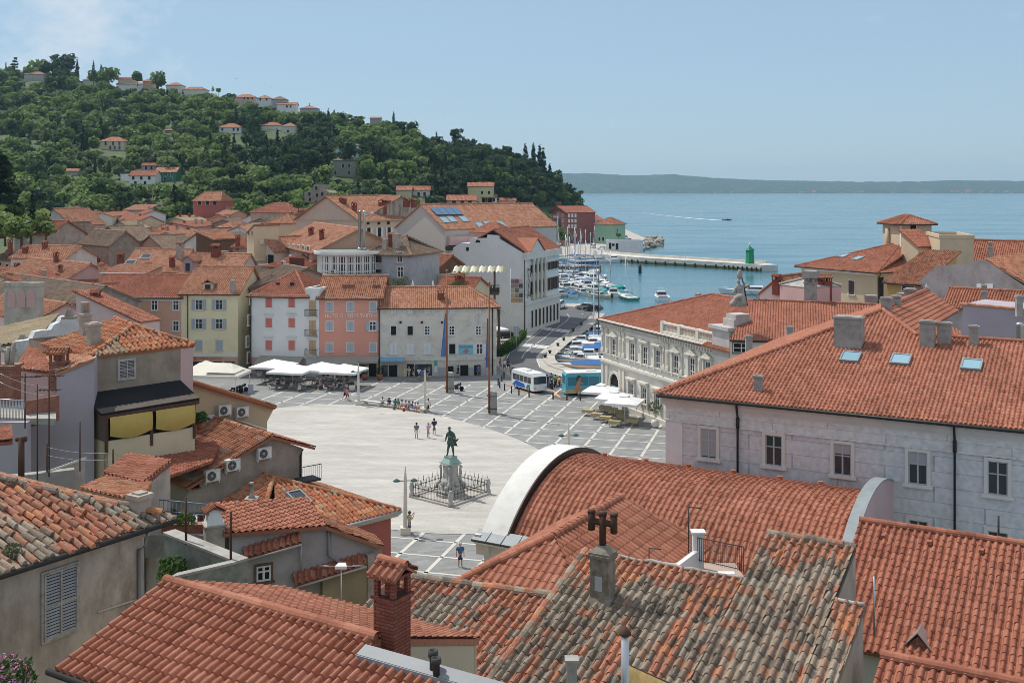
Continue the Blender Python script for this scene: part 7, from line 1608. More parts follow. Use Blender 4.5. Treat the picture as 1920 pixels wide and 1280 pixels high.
seats=[(718,'white','black','dark','person bent over in a white shirt, first on the stone bench'),(731,'navy','black','dark','person bent over in a navy shirt on the stone bench'),(742,'teal','black','dark','person in a teal shirt with dark shorts on the stone bench'),(748,'teal','beige','brown','person in a teal shirt with beige shorts on the stone bench'),(755,'white','grey','dark','person in a white shirt and grey shorts on the stone bench'),(761,'white','black','brown','brown-haired person in a white shirt and black shorts on the bench'),(768,'beige','brown','brown','person with a beige top on the stone bench'),(774,'blue','blue','dark','person all in blue on the stone bench'),(779,'white','blue','fair','fair-haired person in white with blue shorts on the bench'),(785,'white','red','brown','person in white with red shorts, last on the stone bench')]
for px,tp,bt_,hr,lb in seats:
 t=(px-680)/(797-680);p=b0+(b2_-b0)*t;p=(b0+(b1-b0)*(px-680)/60)if px<740 else(b1+(b2_-b1)*(px-740)/57)
 person(0,0,lb,'sit',tp,bt_,hr,R_(random.uniform(-25,15)),at=p+V((0,-.12,0)),h=1.66,group='young people on the stone bench')
person(803,773,'dark-haired girl in a white top and black shorts standing at the bench end','stand','white','black','dark',R_(20),h=1.66)
bag(739,768,'dark teal rucksack at the feet of the bench sitters','teal');bag(757,771,'red rucksack at the feet of the bench sitters','red');bag(792,773,'bright pink bag beside the obelisk lamp and bench','pink')
for px,py,tp,bt_,hr,k,lb in((767,710,'beige','beige','fair','stand','fair-haired woman in beige outside the shop door'),(775,709,'navy','white','dark','stand','man in navy with white shorts outside the shop door'),(786,712,'white','navy','brown','fold','person in white and navy in the group at the shop window'),(791,714,'blue','denim','dark','stand','person in a blue top in the group at the shop window'),(796,713,'white','black','dark','stand','dark-haired person in white and black at the shop window'),(801,713,'navy','beige','brown','fold','person in navy with beige shorts at the shop window'),(804,711,'cyan','navy','fair','stand','person in a cyan top at the end of the shop window group'),(859,707,'black','black','dark','walk','person in black walking past the low shutters'),(897,706,'blue','denim','brown','stand','person in a blue shirt in the last doorway of the off-white house'),(938,694,'red','beige','dark','walk','woman in a red top in the shade by the harbour road'),(946,695,'white','denim','fair','walk','fair-haired person in white in the shade by the harbour road'),(953,694,'navy','navy','dark','walk','person in navy in the shade by the harbour road'),(958,705,'beige','brown','grey','stand','grey-haired person in beige in the shade near the bollards')):
 person(px,py,lb,k,tp,bt_,hr,R_(random.uniform(0,360)))
 # --------------- parasols and cafe tables
def parasol(px,py,label,w_=4.2,hp=3.0,rz=0.0,mt=CANVAS,group=None,tier=False,rise=.9,tilt=0.0):
 q=G(px,py);t=thing('parasol',label,'parasol',q,rz,group);m=MB();a=w_/2
 z0,z1=hp-.55,hp-.55+rise;n=8;vs=[]
 ring=[(-a,-a),(0,-a),(a,-a),(a,0),(a,a),(0,a),(-a,a),(-a,0)]
 vs=[(x,y,z0)for x,y in ring]+[(x*.5,y*.5,(z0+z1)/2-.04)for x,y in ring]+[(0,0,z1)]+[(x,y,z0-.28)for x,y in ring]
 fs=[(i,(i+1)%8,8+(i+1)%8,8+i)for i in range(8)]+[(8+i,8+(i+1)%8,16)for i in range(8)]+[(17+i,17+(i+1)%8,(i+1)%8,i)for i in range(8)]
 m.add(vs,fs,0,.5);c=obj('canopy',m.mesh('canopy',mt),t)
 if tier:m=MB();s=.27;m.frust((0,0),z1-.12,z1+.12,(a*s,a*s),(.03,.03));m.box((-a*s,-a*s,z1-.2),(a*s,a*s,z1-.12));obj('vent_cap',m.mesh('vent_cap',mt),c)
 m=MB();m.tube([(0,0,0),(0,0,z1)],.04,6);m.cbox((0,0,.06),(.8,.8,.12));obj('pole',m.mesh('pole',WHPAINT),t)
 m=MB()
 for x,y in ring:m.tube([(0,0,z1-.1),(x,y,z0)],.018,4)
 obj('rib',m.mesh('rib',WHPAINT),c);return t
G1='white parasols of the hotel cafe'
for px,py,lb in((514,716,'white parasol nearest the alley in front of the coral-shuttered house'),(548,726,'white parasol second from the alley, standing forward of its neighbour'),(603,722,'white parasol in front of the grey awning of the salmon hotel'),(645,726,'white parasol nearest the hotel door, over the occupied tables')):
 parasol(px,py,lb,5.2,2.95,R_(-14),CANVAS,G1,rise=.85)
G2='white parasols of the town hall cafe'
for px,py,lb in((1127,770,'white parasol of the town hall cafe nearest the bus'),(1152,784,'middle white parasol of the town hall cafe'),(1171,793,'white parasol of the town hall cafe nearest the olive pot')):parasol(px,py,lb,3.9,3.1,R_(-20),CANVAS,G2,True,.75)
parasol(935,640,'small white parasol between the palm and the hedge',3,2.8,R_(20),CANVAS,None,False,.5)
q=G(404,735);mq_=thing('marquee','large cream scalloped canopy in front of the pale yellow house','canopy',q,R_(-8));m=MB();m.frust((0,0),2.6,3.9,(4.0,2.6),(2.2,.1));m.frust((-1.6,.6),3.3,4.1,(1.4,1.4),(.1,.1));m.frust((1.6,-.6),3.0,4.0,(2.0,1.8),(.1,.1));m.box((-4.0,-2.6,2.25),(4.0,-2.58,2.6));m.box((3.98,-2.6,2.25),(4,2.6,2.6));obj('canopy',m.mesh('canopy',CANVASC),mq_)
for sx in(-1,1):
 for sy in(-1,1):m=MB();m.tube([(sx*3.8,sy*2.4,0),(sx*3.8,sy*2.4,2.6)],.05,6);obj('post',m.mesh('post',WHPAINT),mq_)
CLTH=mat('gold_tablecloth',(.46,.37,.21),var=.15,scale=4,rough=.9)
TBc=['gold-clothed cafe table in the sun, nearest the bus','gold-clothed cafe table behind the first parasol pole','gold-clothed cafe table in the sun, second along the front','gold-clothed small table by the middle parasol pole','gold-clothed cafe table in the sun, third along the front','gold-clothed cafe table in shade near the town hall step','gold-clothed cafe table in the sun, last along the front','gold-clothed cafe table beside the last parasol pole','gold-clothed cafe table half hidden under the first parasol']
def cafe_table(q,rz,label,cloth=True,group=None,big=True):
 t=thing('cafe_table',label,'table',q,rz,group);w_,d_=(.66,.42)if big else(.45,.45);m=MB();m.box((-w_,-d_,.72),(w_,d_,.75));obj('table_top',m.mesh('table_top',CLTH if cloth else WOOD),t)
 if cloth:
  m=MB();ring=[(-w_,-d_),(0,-d_),(w_,-d_),(w_,0),(w_,d_),(0,d_),(-w_,d_),(-w_,0)]
  vs=[(x*1.01,y*1.01,.755)for x,y in ring]+[(x*(1.06+.03*(i%2)),y*(1.06+.03*(i%2)),.38+.05-.08*(i%2==0))for i,(x,y)in enumerate(ring)];m.add(vs,[(i,(i+1)%8,8+(i+1)%8,8+i)for i in range(8)]+[tuple(range(8))],0);obj('tablecloth',m.mesh('tablecloth',CLTH),t)
 for sx in(-1,1):
  for sy in(-1,1):m=MB();m.tube([(sx*(w_-.1),sy*(d_-.1),0),(sx*(w_-.1),sy*(d_-.1),.72)],.025,5);obj('leg',m.mesh('leg',STEEL),t)
 return t
for i,(px,py)in enumerate(((1103,779),(1135,772),(1120,786),(1152,780),(1136,792),(1167,789),(1153,800),(1185,797),(1147,776))):cafe_table(G(px,py),R_(-22),TBc[i],True,None,True)
CH=MB();CH.box((-.22,-.22,.42),(.22,.22,.46));chm=[('seat',CH)]
def chair(q,rz,label,mt,group):
 t=thing('cafe_chair',label,'chair',q,rz,group)
 m=MB();m.box((-.22,-.22,.42),(.22,.22,.46));obj('seat',m.mesh('seat',mt),t);m=MB();m.box((-.22,.2,.5),(.22,.23,.88));obj('backrest',m.mesh('backrest',mt),t)
 for sx in(-1,1):
  for sy in(-1,1):m=MB();m.tube([(sx*.2,sy*.2,0),(sx*.2,sy*.2,.43 if sy<0 else.88)],.016,4);obj('leg',m.mesh('leg',STEEL),t)
 return t
tb0=cafe_table(V((0,0,0)),0,'round dark cafe table under the white parasols of the hotel cafe',False,'dark tables of the hotel cafe',False);ch0=chair(V((0,0,0)),0,'pale cafe chair under the white parasols of the hotel cafe',mat('pale_wicker',(.5,.47,.42),var=.2,scale=6),'pale chairs of the hotel cafe')
first=True
tabs=[(503+i*19,716+(i%3)*6)for i in range(9)]+[(512,728),(560,733),(620,733),(655,730),(540,716),(600,714),(640,715)]
for i,(px,py)in enumerate(tabs):
 q=G(px,py);t=tb0 if first else copy_tree(tb0);setloc(t,q,random.random())
 for k in range(3):
  a=random.random()*6.28;c=ch0 if first else copy_tree(ch0);setloc(c,q+V((math.cos(a)*.75,math.sin(a)*.75,0)),a-math.pi/2);first=False
for i,(px,py,tp,hr,lb)in enumerate(((522,730,'navy','dark','cafe guest in navy reclining at the outermost table'),(532,729,'white','brown','cafe guest in white beside the guest in navy'),(602,730,'pink','fair','cafe guest in pink under the third parasol'),(612,729,'grey','brown','cafe guest in grey under the third parasol'),(640,722,'beige','brown','cafe guest in beige near the hotel door parasol'),(653,720,'orange','dark','cafe guest in orange near the hotel door parasol'))):person(px,py,lb,'sit',tp,'denim',hr,R_(random.uniform(-60,60)))
def potted(px,py,label,hgt=1.2,r=.4,z=0,mt=LEAF,potm=LIMEW,n=260,col=False):
 q=G(px,py,z);t=thing('potted_shrub',label,'plant',q);m=MB();m.lathe([(.25,0),(.42,.2),(.45,.6),(.36,.85),(.3,.85)],(0,0,0),12);obj('pot',m.mesh('pot',potm),t);obj('foliage',leafball('foliage',q,r,n,mt,.09,1.7 if col else.8).mesh('foliage',mt),t,(0,0,.85+hgt));m=MB();m.tube([(0,0,.6),(0,0,.85+hgt)],.035,5);obj('stem',m.mesh('stem',WOOD),t);return t
potted(1228,801,'olive tree in a big round stone pot by the town hall',1.5,.85,0,LEAFO,n=420);potted(684,712,'clipped conical shrub on one side of the hotel door',.4,.45,0,LEAFD,T_RED,300,True);potted(712,712,'clipped conical shrub on the other side of the hotel door',.4,.45,0,LEAFD,T_RED,300,True);potted(660,733,'small shrub in a pale tub beside the hotel cafe',.1,.35);potted(487,706,'dark bush at the alley end of the hotel cafe',.2,.8,0,LEAFD,n=420)
q=G(470,738);t=thing('sign_stand','small pale menu stand beside the parked scooter','sign',q);m=MB();m.box((-.35,-.06,0),(.35,.06,1.3));obj('board',m.mesh('board',GREYPAINT),t)
# --------------- old town behind the row
PLACED=[]
def keep(h):PLACED.append((h.a+h.ux*h.w/2+h.uy*h.d/2,max(h.w,h.d)*.5));return h
def gz(px,Y):return hill((px-CX)*Y/F,Y)
def T(label,A,B,d,py,wall,roof,rh,rmat,pitch=.4,row=.5,**k):
 z0=min(gz(A[0],A[1]),gz(B[0],B[1]))-1.5
 return keep(House(label,A,B,d,py,z0,wall,roof,rh,rmat,pitch,row,k.pop('ov',.35),**k))
h=T('house with a wide ribbed tile roof and two dark skylights behind the peach house',(226,190),(331,189),11,508,PEACH,'gx',3.4,T_PALE,rf=.6)
h.skylight(245,493,1.6,1.2,GLASS);h.skylight(274,482,1.6,1.2,GLASS)
for x,t,b,w_ in((226,474,494,11),(278,492,508,10),(323,480,500,9)):h.chim(x,t,b,w_,'brick')
h=T('peach attic house with a blank shutter and low tiled parapet before the ribbed roof',(193,177),(272,176),6,510,PEACH,'sf',.8,T_PALE,fascia=WHITE);h.win(243,525,wm=1.0,hm=1.2,style='plain|Wc')
h.chim(190,494,520,8,'peach_tile')
h=T('house with a lilac dormer on a broad ribbed roof behind the pale yellow house',(334,188),(440,186),10,514,OFFWH,'gx',3.2,T_PALE,rf=.6)
q=h.loc(P(354,505,189));m=MB();m.box((q[0]-.9,q[1]-.4,q[2]-1),(q[0]+.9,q[1]+4,q[2]+1.5));m.prism([(q[0]-.9,q[1]-.4,q[2]+1.5),(q[0]+.9,q[1]-.4,q[2]+1.5),(q[0],q[1]-.4,q[2]+2.2)],(0,4,0));dm=m.build('dormer',LILAC,h.root);m=MB();m.box((q[0]-.4,q[1]-.44,q[2]-.7),(q[0]+.4,q[1]-.41,q[2]+1.1));m.build('dormer_window',GLASS,dm)
m=MB()
for s in(-1,1):tiled(m,[(q[0]+s*1.2,q[1]-.6,q[2]+1.35),(q[0]+s*1.2,q[1]+4,q[2]+1.35),(q[0],q[1]+4,q[2]+2.4),(q[0],q[1]-.6,q[2]+2.4)],.3,.4,.06,(3,1),slab=.08)
m.build('dormer_roof',T_PALE,dm);h.chim(338,454,482,12,'plaster_tile');h.chim(405,458,480,15,'brick')
T('long low house with a terracotta slope falling towards the tan chimney',(15,196),(125,181),8,509,PINK,'gx',2.2,T_PALE).chim(105,472,492,8,'brick')
h=T('house with a broad tiled roof and a row of brick chimneys at its ridge',(20,208),(120,204),9,482,OFFWH,'gx',2.0,T_PALE);h.chim(47,462,474,9,'brick');h.chim(19,448,468,7,'brick');h.chim(84,452,466,8,'brick')
T('old long house with a mossy grey roof and brown rubble side',(-30,172),(130,150),10,545,STONE,'gx',2.3,T_GREY)
h=T('roofless wall of three pointed blind arches above the church roof',(8,132),(70,131),1.2,536,OLDPL,'flat',0,FLATROOF)
for x in(22,40,58):
 a=h.on(x,560);m=MB();pts=[(a[0]-.55,-.04,a[2]-1.0),(a[0]+.55,-.04,a[2]-1.0),(a[0]+.55,-.04,a[2]+.5),(a[0]+.3,-.04,a[2]+1.0),(a[0],-.04,a[2]+1.25),(a[0]-.3,-.04,a[2]+1.0),(a[0]-.55,-.04,a[2]+.5)];m.prism(pts,(0,.03,0));m.build('blind_arch',ROSE,h.root)
pkw=wallblock('pink_gable_house','pink house with a long raking tile verge beside the small ochre gable',[(143,640),(143,548),(265,605),(265,640)],(143,128),(265,122),2.5,PINK);a,b2=onpl(140,544,pkw.p0,pkw.n),onpl(267,603,pkw.p0,pkw.n);addtiles(pkw,[[a-pkw.n*.3,b2-pkw.n*.3,b2+pkw.n*2.6,a+pkw.n*2.6]],T_NEW,.28,.4,.06,(4,2),.1)
q=onpl(160,583,pkw.p0,pkw.n);put_window(pkw.root,pkw.l(q),math.atan2(pkw.ux.y,pkw.ux.x),.7,1.2,'mull|Go',WHITE);q=onpl(179,570,pkw.p0+pkw.n*1,pkw.n);chimney(pkw.root,pkw.l(q),.9,.8,1.6,'brick')
T('small ochre gable house with smooth tile verges between pink wall and peach house',(150,158),(206,154),3.5,560,OCHRE,'gy',2.2,T_NEW)
h=T('grey gabled house with one small window at the edge of the trees',(70,300),(135,295),12,420,GREYW,'gy',4.2,T_PALE);h.win(94,402,wm=.9,hm=1.2,style='open')
h=T('yellow gabled house below the grey gable at the tree edge',(99,262),(136,260),9,438,CREAM,'gy',2.6,T_GREY)
h=T('plaster house with a brown roof, white shutter and steel skylight by the trees',(27,232),(90,226),9,437,OLDPL,'gx',2.6,T_RED);h.win(55,445,wm=1.2,hm=1.5,style='plain|Wc');h.chim(43,412,424,7,'plaster')
T('long stone barn house with a raking grey roof in the middle of the old town',(150,226),(205,216),6.5,455,STONE,'gx',2.6,T_GREY)
T('dark stone gable house with a wide low roof beyond the long barn',(175,250),(236,241),8,448,STONE,'gy',3.0,T_GREY)
T('peach end-gable house with raking roofs in the middle of the old town',(258,232),(306,226),8,462,PEACH,'gy',2.4,T_GREY)
T('white-walled house with a slanted top beside a brown timber end',(340,225),(368,224),8,458,WHITE,'sl',2.2,T_GREY)
T('brown timber-ended house beside the white slanted wall',(368,222),(400,220),8,447,WOOD,'sr',1.4,T_MID)
h=T('red house with a tiled hipped roof alone at the foot of the hill',(362,400),(413,398),11,376,REDW,'hip',3.2,T_PALE,inset=(2,2));
for x in(374,389,403):h.win(x,380,wm=1.4,hm=1.7,style='open')
T('stone house with a plain low roof by the streaked gable',(552,330),(600,326),10,400,STONE,'hip',2.4,T_PALE)
T('house with two terracotta slopes and a chimney below the grassy mound',(470,345),(545,338),10,397,OLDPL,'hip',2.6,T_NEW)
T('cream turret-like house with a low pyramid roof before the stone house',(500,262),(547,260),8,417,CREAM,'hip',1.8,T_PALE)
h=T('balcony house with a green slatted rail behind the grey mossy roof',(430,192),(470,190),6,502,OLDPL,'flat',0,FLATROOF);m=MB();a=h.on(431,500);b2=h.on(467,500)
for i in range(16):m.box((a[0]+(b2[0]-a[0])*i/16,-1.2,a[2]-.5),(a[0]+(b2[0]-a[0])*(i+.7)/16,-1.15,a[2]+.5))
m.build('balcony_rail',mat('rail_green',(.1,.24,.22),var=.1),h.root);h.chim(421,470,500,12,'conc')
T('grey rubble house with a terracotta cap roof close behind the balcony house',(436,210),(466,208),8,462,STONE,'gx',1.8,T_NEW).chim(446,440,462,7,'brick')
WALLS=[('cream',CREAM),('off-white',OFFWH),('white',WHITE),('cream',CREAM),('off-white',OFFWH),('grey',GREYW),('brown stone',STONE),('plaster',OLDPL),('pink',PINK),('peach',PEACH),('beige',BEIGE),('white',WHITE),('rubble',STONE),('dull rose',ROSE)]
RF=[('orange gabled','gx',T_PALE),('end-gabled','gy',T_PALE),('hip-roofed','hip',T_MID),('old grey-roofed','gx',T_GREY),('brown gabled','gy',T_MID),('lean-to-roofed','sf',T_NEW),('terracotta gabled','gx',T_NEW),('lichen-roofed','gy',T_LICH)]
ORD=['first','second','third','fourth','fifth','sixth','seventh','eighth','ninth','tenth','eleventh','twelfth','thirteenth','fourteenth','fifteenth','sixteenth','seventeenth','eighteenth','nineteenth','twentieth','twenty-first','twenty-second','twenty-third','twenty-fourth','twenty-fifth','twenty-sixth','twenty-seventh','twenty-eighth','twenty-ninth','thirtieth']
rs=random.Random(5)
ROWS=[(137,-60,60),(150,-60,130),(166,-60,175),(181,-40,215),(197,-40,480),(212,-30,470),(227,-20,500),(242,-20,560),(257,40,590),(272,60,580),(287,80,590),(303,100,600),(319,100,600),(336,90,600),(354,75,600),(372,80,610),(392,100,640),(410,130,350)]
for ri,(Y,p0_,p1_)in enumerate(ROWS):
 px=p0_+rs.uniform(0,20);k=0
 while px<p1_:
  w_=rs.uniform(4.6,8.6);d=rs.uniform(5.5,8.5);Yh=Y+rs.uniform(-4,4);wpx=w_*F/Yh;x=(px+wpx/2-CX)*Yh/F
  c=V((x,Yh+d/2,0))
  if all((c.xy-p.xy).length>r*.82+max(w_,d)*.33 for p,r in PLACED):
   zg=gz(px+wpx/2,Yh);hh=rs.uniform(7.2,10.5)if Y<300 else rs.uniform(6,8.5)
   if Y<190:hh+=1.5
   wn,wm=rs.choice(WALLS);rn,rk,rm_=rs.choice(RF);tilt=rs.uniform(-.06,.06)
   lab='%s %s house, %s along the %s lane of the old town'%(wn,rn,ORD[k],ORD[ri])
   rh=rs.uniform(1.0,1.9)
   H_=House(lab,(px,Yh*(1+tilt)),(px+wpx,Yh*(1-tilt)),d,0,zg-1.5,wm,rk,rh,rm_,.4 if Y<240 else.5,.5 if Y<240 else.8,.3,ze=zg+hh,cap=Y<260,group='old town houses',jit=.1 if Y<240 else 0)
   keep(H_)
   for wi in range(rs.randint(1,3)):
    put_window(H_.root,V((H_.w*(.2+.3*wi),0,H_.h-rs.uniform(1.2,1.7))),0,.8,1.2,rs.choice(['plain','plain|Gc','open','plain|Wc','plain|Bc','open|Wo']),LIME)
   for ci in range(rs.choice([0,1,2,3])):
    u,v=rs.uniform(.15,.85)*H_.w,rs.uniform(.3,.8)*d;chimney(H_.root,V((u,v,H_.h+rh*.5)),rs.uniform(.6,.95),.6,rs.uniform(1.2,2.0),rs.choice(['brick','brick','plaster','bricko','plaster_tile']),0)
   if Y<330 and rs.random()<.35:
    q=H_.wp(H_.w*rs.uniform(.2,.8),d*.5,H_.h+rh*.6);t=thing('roof_aerial','thin aerial on the %s house, %s along the %s lane'%(wn,ORD[k],ORD[ri]),'aerial',q);mm=MB();hh2=rs.uniform(2.2,3.6);mm.tube([(0,0,-.5),(0,0,hh2)],.05,4)
    for zz in(.1,.6):mm.tube([(-.7,0,hh2-zz),(.7,0,hh2-zz)],.03,3)
    obj('mast',mm.mesh('mast',IRON),t)
   k+=1;px+=wpx*rs.uniform(.92,1.12)
  else:px+=14
  # --------------- the wooded hill
def hitY(px,py):
 """distance at which the sight line meets the hill"""
 Y=380.0
 while Y<1000:
  if H-(py-HY)*Y/F<=hill((px-CX)*Y/F,Y):return Y
  Y+=2
 return float(np.interp(px,PXS,CYC))
HB=[]
def hh(label,x0,x1,ye,yb,wall,rmat=T_PALE,roof='hip',rh=2.2,d=9,wins=None,style='open',name='house',Y=None,tw=.0,wh=None,ww=None,base=3,cat='house'):
 Y=Y or hitY((x0+x1)/2,yb);z0=H-(yb-HY)*Y/F-base
 h=House(label,(x0,Y*(1+tw)),(x1,Y*(1-tw)),d,ye,z0,wall,roof,rh,rmat,.6,1.0,.4,name=name,cap=False,cat=cat);HB.append((x0-3,x1+3,ye-rh*F/Y-2,yb,Y))
 for(x,y)in(wins or[]):h.win(x,y,wm=ww or 1.1,hm=wh or 1.5,style=style,fr=WHITE)
 return h
hh('cream hillside house with white ground-floor windows above a dark hedge',187,233,264,282,CREAM,wins=[(198,269),(212,269),(224,269),(207,277),(215,277),(224,277)],style='plain',wh=2)
hh('long pale blue-white hillside house beside the deep green one',242,291,329,347,WHITE,T_RED,'gx',wins=[(250,334),(265,334),(280,334),(254,343),(272,343)])
hh('deep green hillside house with white-framed windows',291,330,322,341,DKGREEN,T_PALE,'gx',wins=[(299,326),(312,326),(322,326),(309,335),(321,335)],style='plain')
hh('low flat white annex next to the long pale hillside house',226,243,328,340,WHITE,FLATROOF,'flat',0,6)
hh('small red-roofed shed house above the deep green hillside house',265,293,310,320,GREYW,T_RED,'gx',1.2,6,wins=[(274,315),(284,315)]);hh('small hut with an orange roof among the lower hillside gardens',122,146,320,329,GREYW,T_PALE,'gx',1.0,5)
hh('white villa with a wide orange hipped roof half-way up the hill',411,452,238,250,WHITE,wins=[(417,243),(438,243),(446,243)]);hh('white house with a bricked chimney among dark pines half-way up the hill',490,528,235,244,WHITE);hh('low house with a raised orange roof beside dark cypresses half-way up the hill',529,554,236,250,OFFWH,wins=[(540,246)])
hh('bare stone hut beside the bushy slope half-way up the hill',309,330,244,250,BEIGE,T_PALE,'gx',.8,5)
hh('grey house with an orange roof between the cedar and the pines on the hilltop',45,82,139,152,GREYW);hh('hilltop house showing only its orange roof beside the slim cypresses',155,181,150,158,OFFWH);hh('white hilltop terrace house with a long pink-orange roof',222,268,158,166,WHITE,T_PALE,'gx',1.5);hh('brown hilltop house just behind the long white terrace house',221,249,148,156,BEIGE,T_RED,'gx',1.5)
hh('peach hilltop house with a small bricked chimney beside the big round tree',268,286,152,160,PEACH);hh('hilltop house with an orange roof just beyond the big round tree',311,341,160,168,OFFWH);hh('wide hilltop house with three chimneys and an orange roof',342,386,168,174,OFFWH,wins=[])
hh('pink hilltop house with dark windows along the ridge',440,479,182,191,PINK,wins=[(458,185),(465,185),(473,185)]);hh('white flat-fronted hilltop house next to the pink one',481,508,184,193,WHITE,wins=[(488,187),(500,187)]);hh('grey-roofed hilltop house between two white ones',509,536,186,195,GREYW,T_GREY);hh('white gabled hilltop house with two dark windows on the ridge',519,555,196,206,WHITE,T_PALE,'gx',1.8,wins=[(538,200),(545,200)]);hh('last pale hilltop house on the ridge, with a tall thin chimney',562,595,203,211,GREYW,T_PALE,'hip',1.6)
hh('small ridge house glimpsed between low bushes',694,714,222,228,GREYW,T_PALE,'gx',1.0,5)
hh('pale blue tower villa with dark windows among the cypresses',652,673,272,297,BLUEW,T_GREY,'hip',1.4,8,wins=[(665,279),(665,290)],wh=2);hh('pale blue lower wing beside the tower villa',630,652,278,296,BLUEW,T_GREY,'hip',1.2,8,wins=[(634,289),(648,289)])
hh('grey-green villa with a slate roof and white portal below the blue tower villa',624,665,300,332,mat('grey_green',(.24,.25,.19),var=.12),T_GREY,'hip',2.2,10,wins=[(643,311),(655,311),(629,324),(655,324)],wh=2)
r=wallblock('ruined_house','roofless grey stone ruin with empty windows at the foot of the hill',[(571,380),(571,360),(578,357),(587,356),(588,346),(599,346),(600,356),(612,357),(619,362),(619,380)],(571,408),(619,404),6,STONE);HB.append((570,620,345,380,400))
for x,y in((580,364),(593,353),(594,366),(581,374),(604,364)):m=MB();m.prism([onpl(x+a,y+b2,r.p0-r.n*.1,r.n)for a,b2 in((-1.8,-3),(1.8,-3),(1.8,3),(-1.8,3))],r.n*.08);r.add(m,'window_opening',VOID)
hh('yellow house with an orange roof beside the dark conifer above the town',743,771,356,370,CREAM,T_NEW,'gx',1.8);hh('pale house with a pillared porch and orange roof beyond the dark conifer',775,806,356,370,OFFWH,T_NEW,'gx',1.8,wins=[(785,364),(796,364)],wh=1.8)
hh('tall yellow-green house with two dark windows under the wooded cape',877,925,349,378,mat('yellow_green',(.55,.5,.28),var=.08),T_NEW,'gx',1.8,10,wins=[(904,361),(917,361)]);hh('peach house with three dark windows and an orange roof under the cape',838,892,375,396,PEACH,T_NEW,'gx',2.2,9,wins=[(851,379),(867,379),(881,379)],ww=1.8)
hh('white two-storey house with open shutters under the cape',904,931,370,392,WHITE,T_NEW,'gx',1.4,8,wins=[(912,375),(926,375),(911,386),(923,386)]);hh('low loggia house with dark openings beside the white two-storey house',933,967,376,388,OFFWH,T_NEW,'gx',1.4,8,wins=[(945,382),(957,382)],ww=2.4)
hh('white gabled house with a pink-orange roof behind the museum',898,942,402,416,WHITE,T_NEW,'gx',2.4,9,wins=[(925,411),(936,411)],Y=330);hh('long pink house with small dormers behind the museum',944,1008,418,445,PINK,T_NEW,'gx',2.4,9,wins=[(985,428),(1000,428)],Y=305)
hh('beige house with chimneys between the gable roofs and the hill',790,836,392,405,OLDPL,T_GREY,'gx',1.5,8,Y=300)
ra=House('dark red apartment block with white windows and balconies on the far quay',(1029,566),(1062,553),18,397,-1,mat('apartment_red',(.27,.10,.09),var=.1),'gy',3.0,T_RED,.6,1,.5,cat='apartment block',name='apartment_block')
for y in(403,413,423):
 for x in(1034,1046,1055):ra.win(x,y,wm=1.2,hm=1.6,style='mull',fr=WHITE)
 for x in(1067,1073,1079):ra.win(x,y+1,wm=1.0,hm=1.6,style='plain|Wc',face='r',fr=WHITE)
for y in(408,419):a=ra.on(1044,y);m=MB();m.box((a[0]-1.5,-1.2,a[2]-.1),(a[0]+2.5,-.001,a[2]+.05));m.box((a[0]-1.5,-1.2,a[2]+.05),(a[0]+2.5,-1.15,a[2]+.9));m.build('balcony',GREYPAINT,ra.root)
ra.chim(1050,379,384,5,'brick');HB.append((1025,1090,380,460,560))
hh('pink waterfront house behind the dark red apartment block',1086,1112,400,448,mat('waterfront_pink',(.45,.24,.19),var=.1),T_RED,'gy',2.5,14,wins=[(1093,410),(1103,410),(1093,421),(1103,421)],Y=600,base=2);hh('small white seaside house with an orange roof beyond the green house',1108,1132,412,424,OFFWH,T_NEW,'hip',3,12,Y=700,base=4,wins=[(1122,416)])
gr_=House('pale green harbour house with an orange hipped roof',(1116,552),(1152,545),10,419,-1,GREENW,'hip',3.0,T_NEW,.6,1,.5);gr_.win(1124,448,wm=1.2,hm=2,style='open',fr=WHITE);gr_.win(1131,448,wm=1.2,hm=2,style='open',fr=WHITE);gr_.win(1157,432,wm=1,hm=1.6,style='open',face='r')
# --------------- trees
def leafcloud(blobs,n,size,flat=.6,rs=random):
 """leaf-clump faces spread through the outer part of several overlapping blobs: (x,y,z, rx,ry,rz)"""
 vs=[];fs=[];rn=[]
 wsum=[b[3]*b[5]for b in blobs];tot=sum(wsum)
 for b,w_ in zip(blobs,wsum):
  br=rs.random()
  for i in range(max(6,int(n*w_/tot))):
   d=V((rs.gauss(0,1),rs.gauss(0,1),rs.gauss(0,1))).normalized();rr=1-.45*rs.random()**1.6;rr*=1+.35*mnoise.noise(d*1.8+V(b[:3]))
   p=V((b[0]+d.x*b[3]*rr,b[1]+d.y*b[4]*rr,b[2]+d.z*b[5]*rr));nn=(d+V((rs.gauss(0,flat),rs.gauss(0,flat),rs.gauss(0,flat)+.3))).normalized();a=nn.orthogonal().normalized();a=(Matrix.Rotation(rs.random()*6.28,3,nn)@a);c=nn.cross(a);s=size*rs.uniform(.6,1.35)
   k=len(vs);vs+=[p-a*s-c*s*.4,p+a*s*.2-c*s*.8,p+a*s+c*s*.3,p-a*s*.3+c*s*.9];fs.append((k,k+1,k+2,k+3));rn.append(min(1,max(0,br*.6+.4*rs.random())))
 return vs,fs,rn
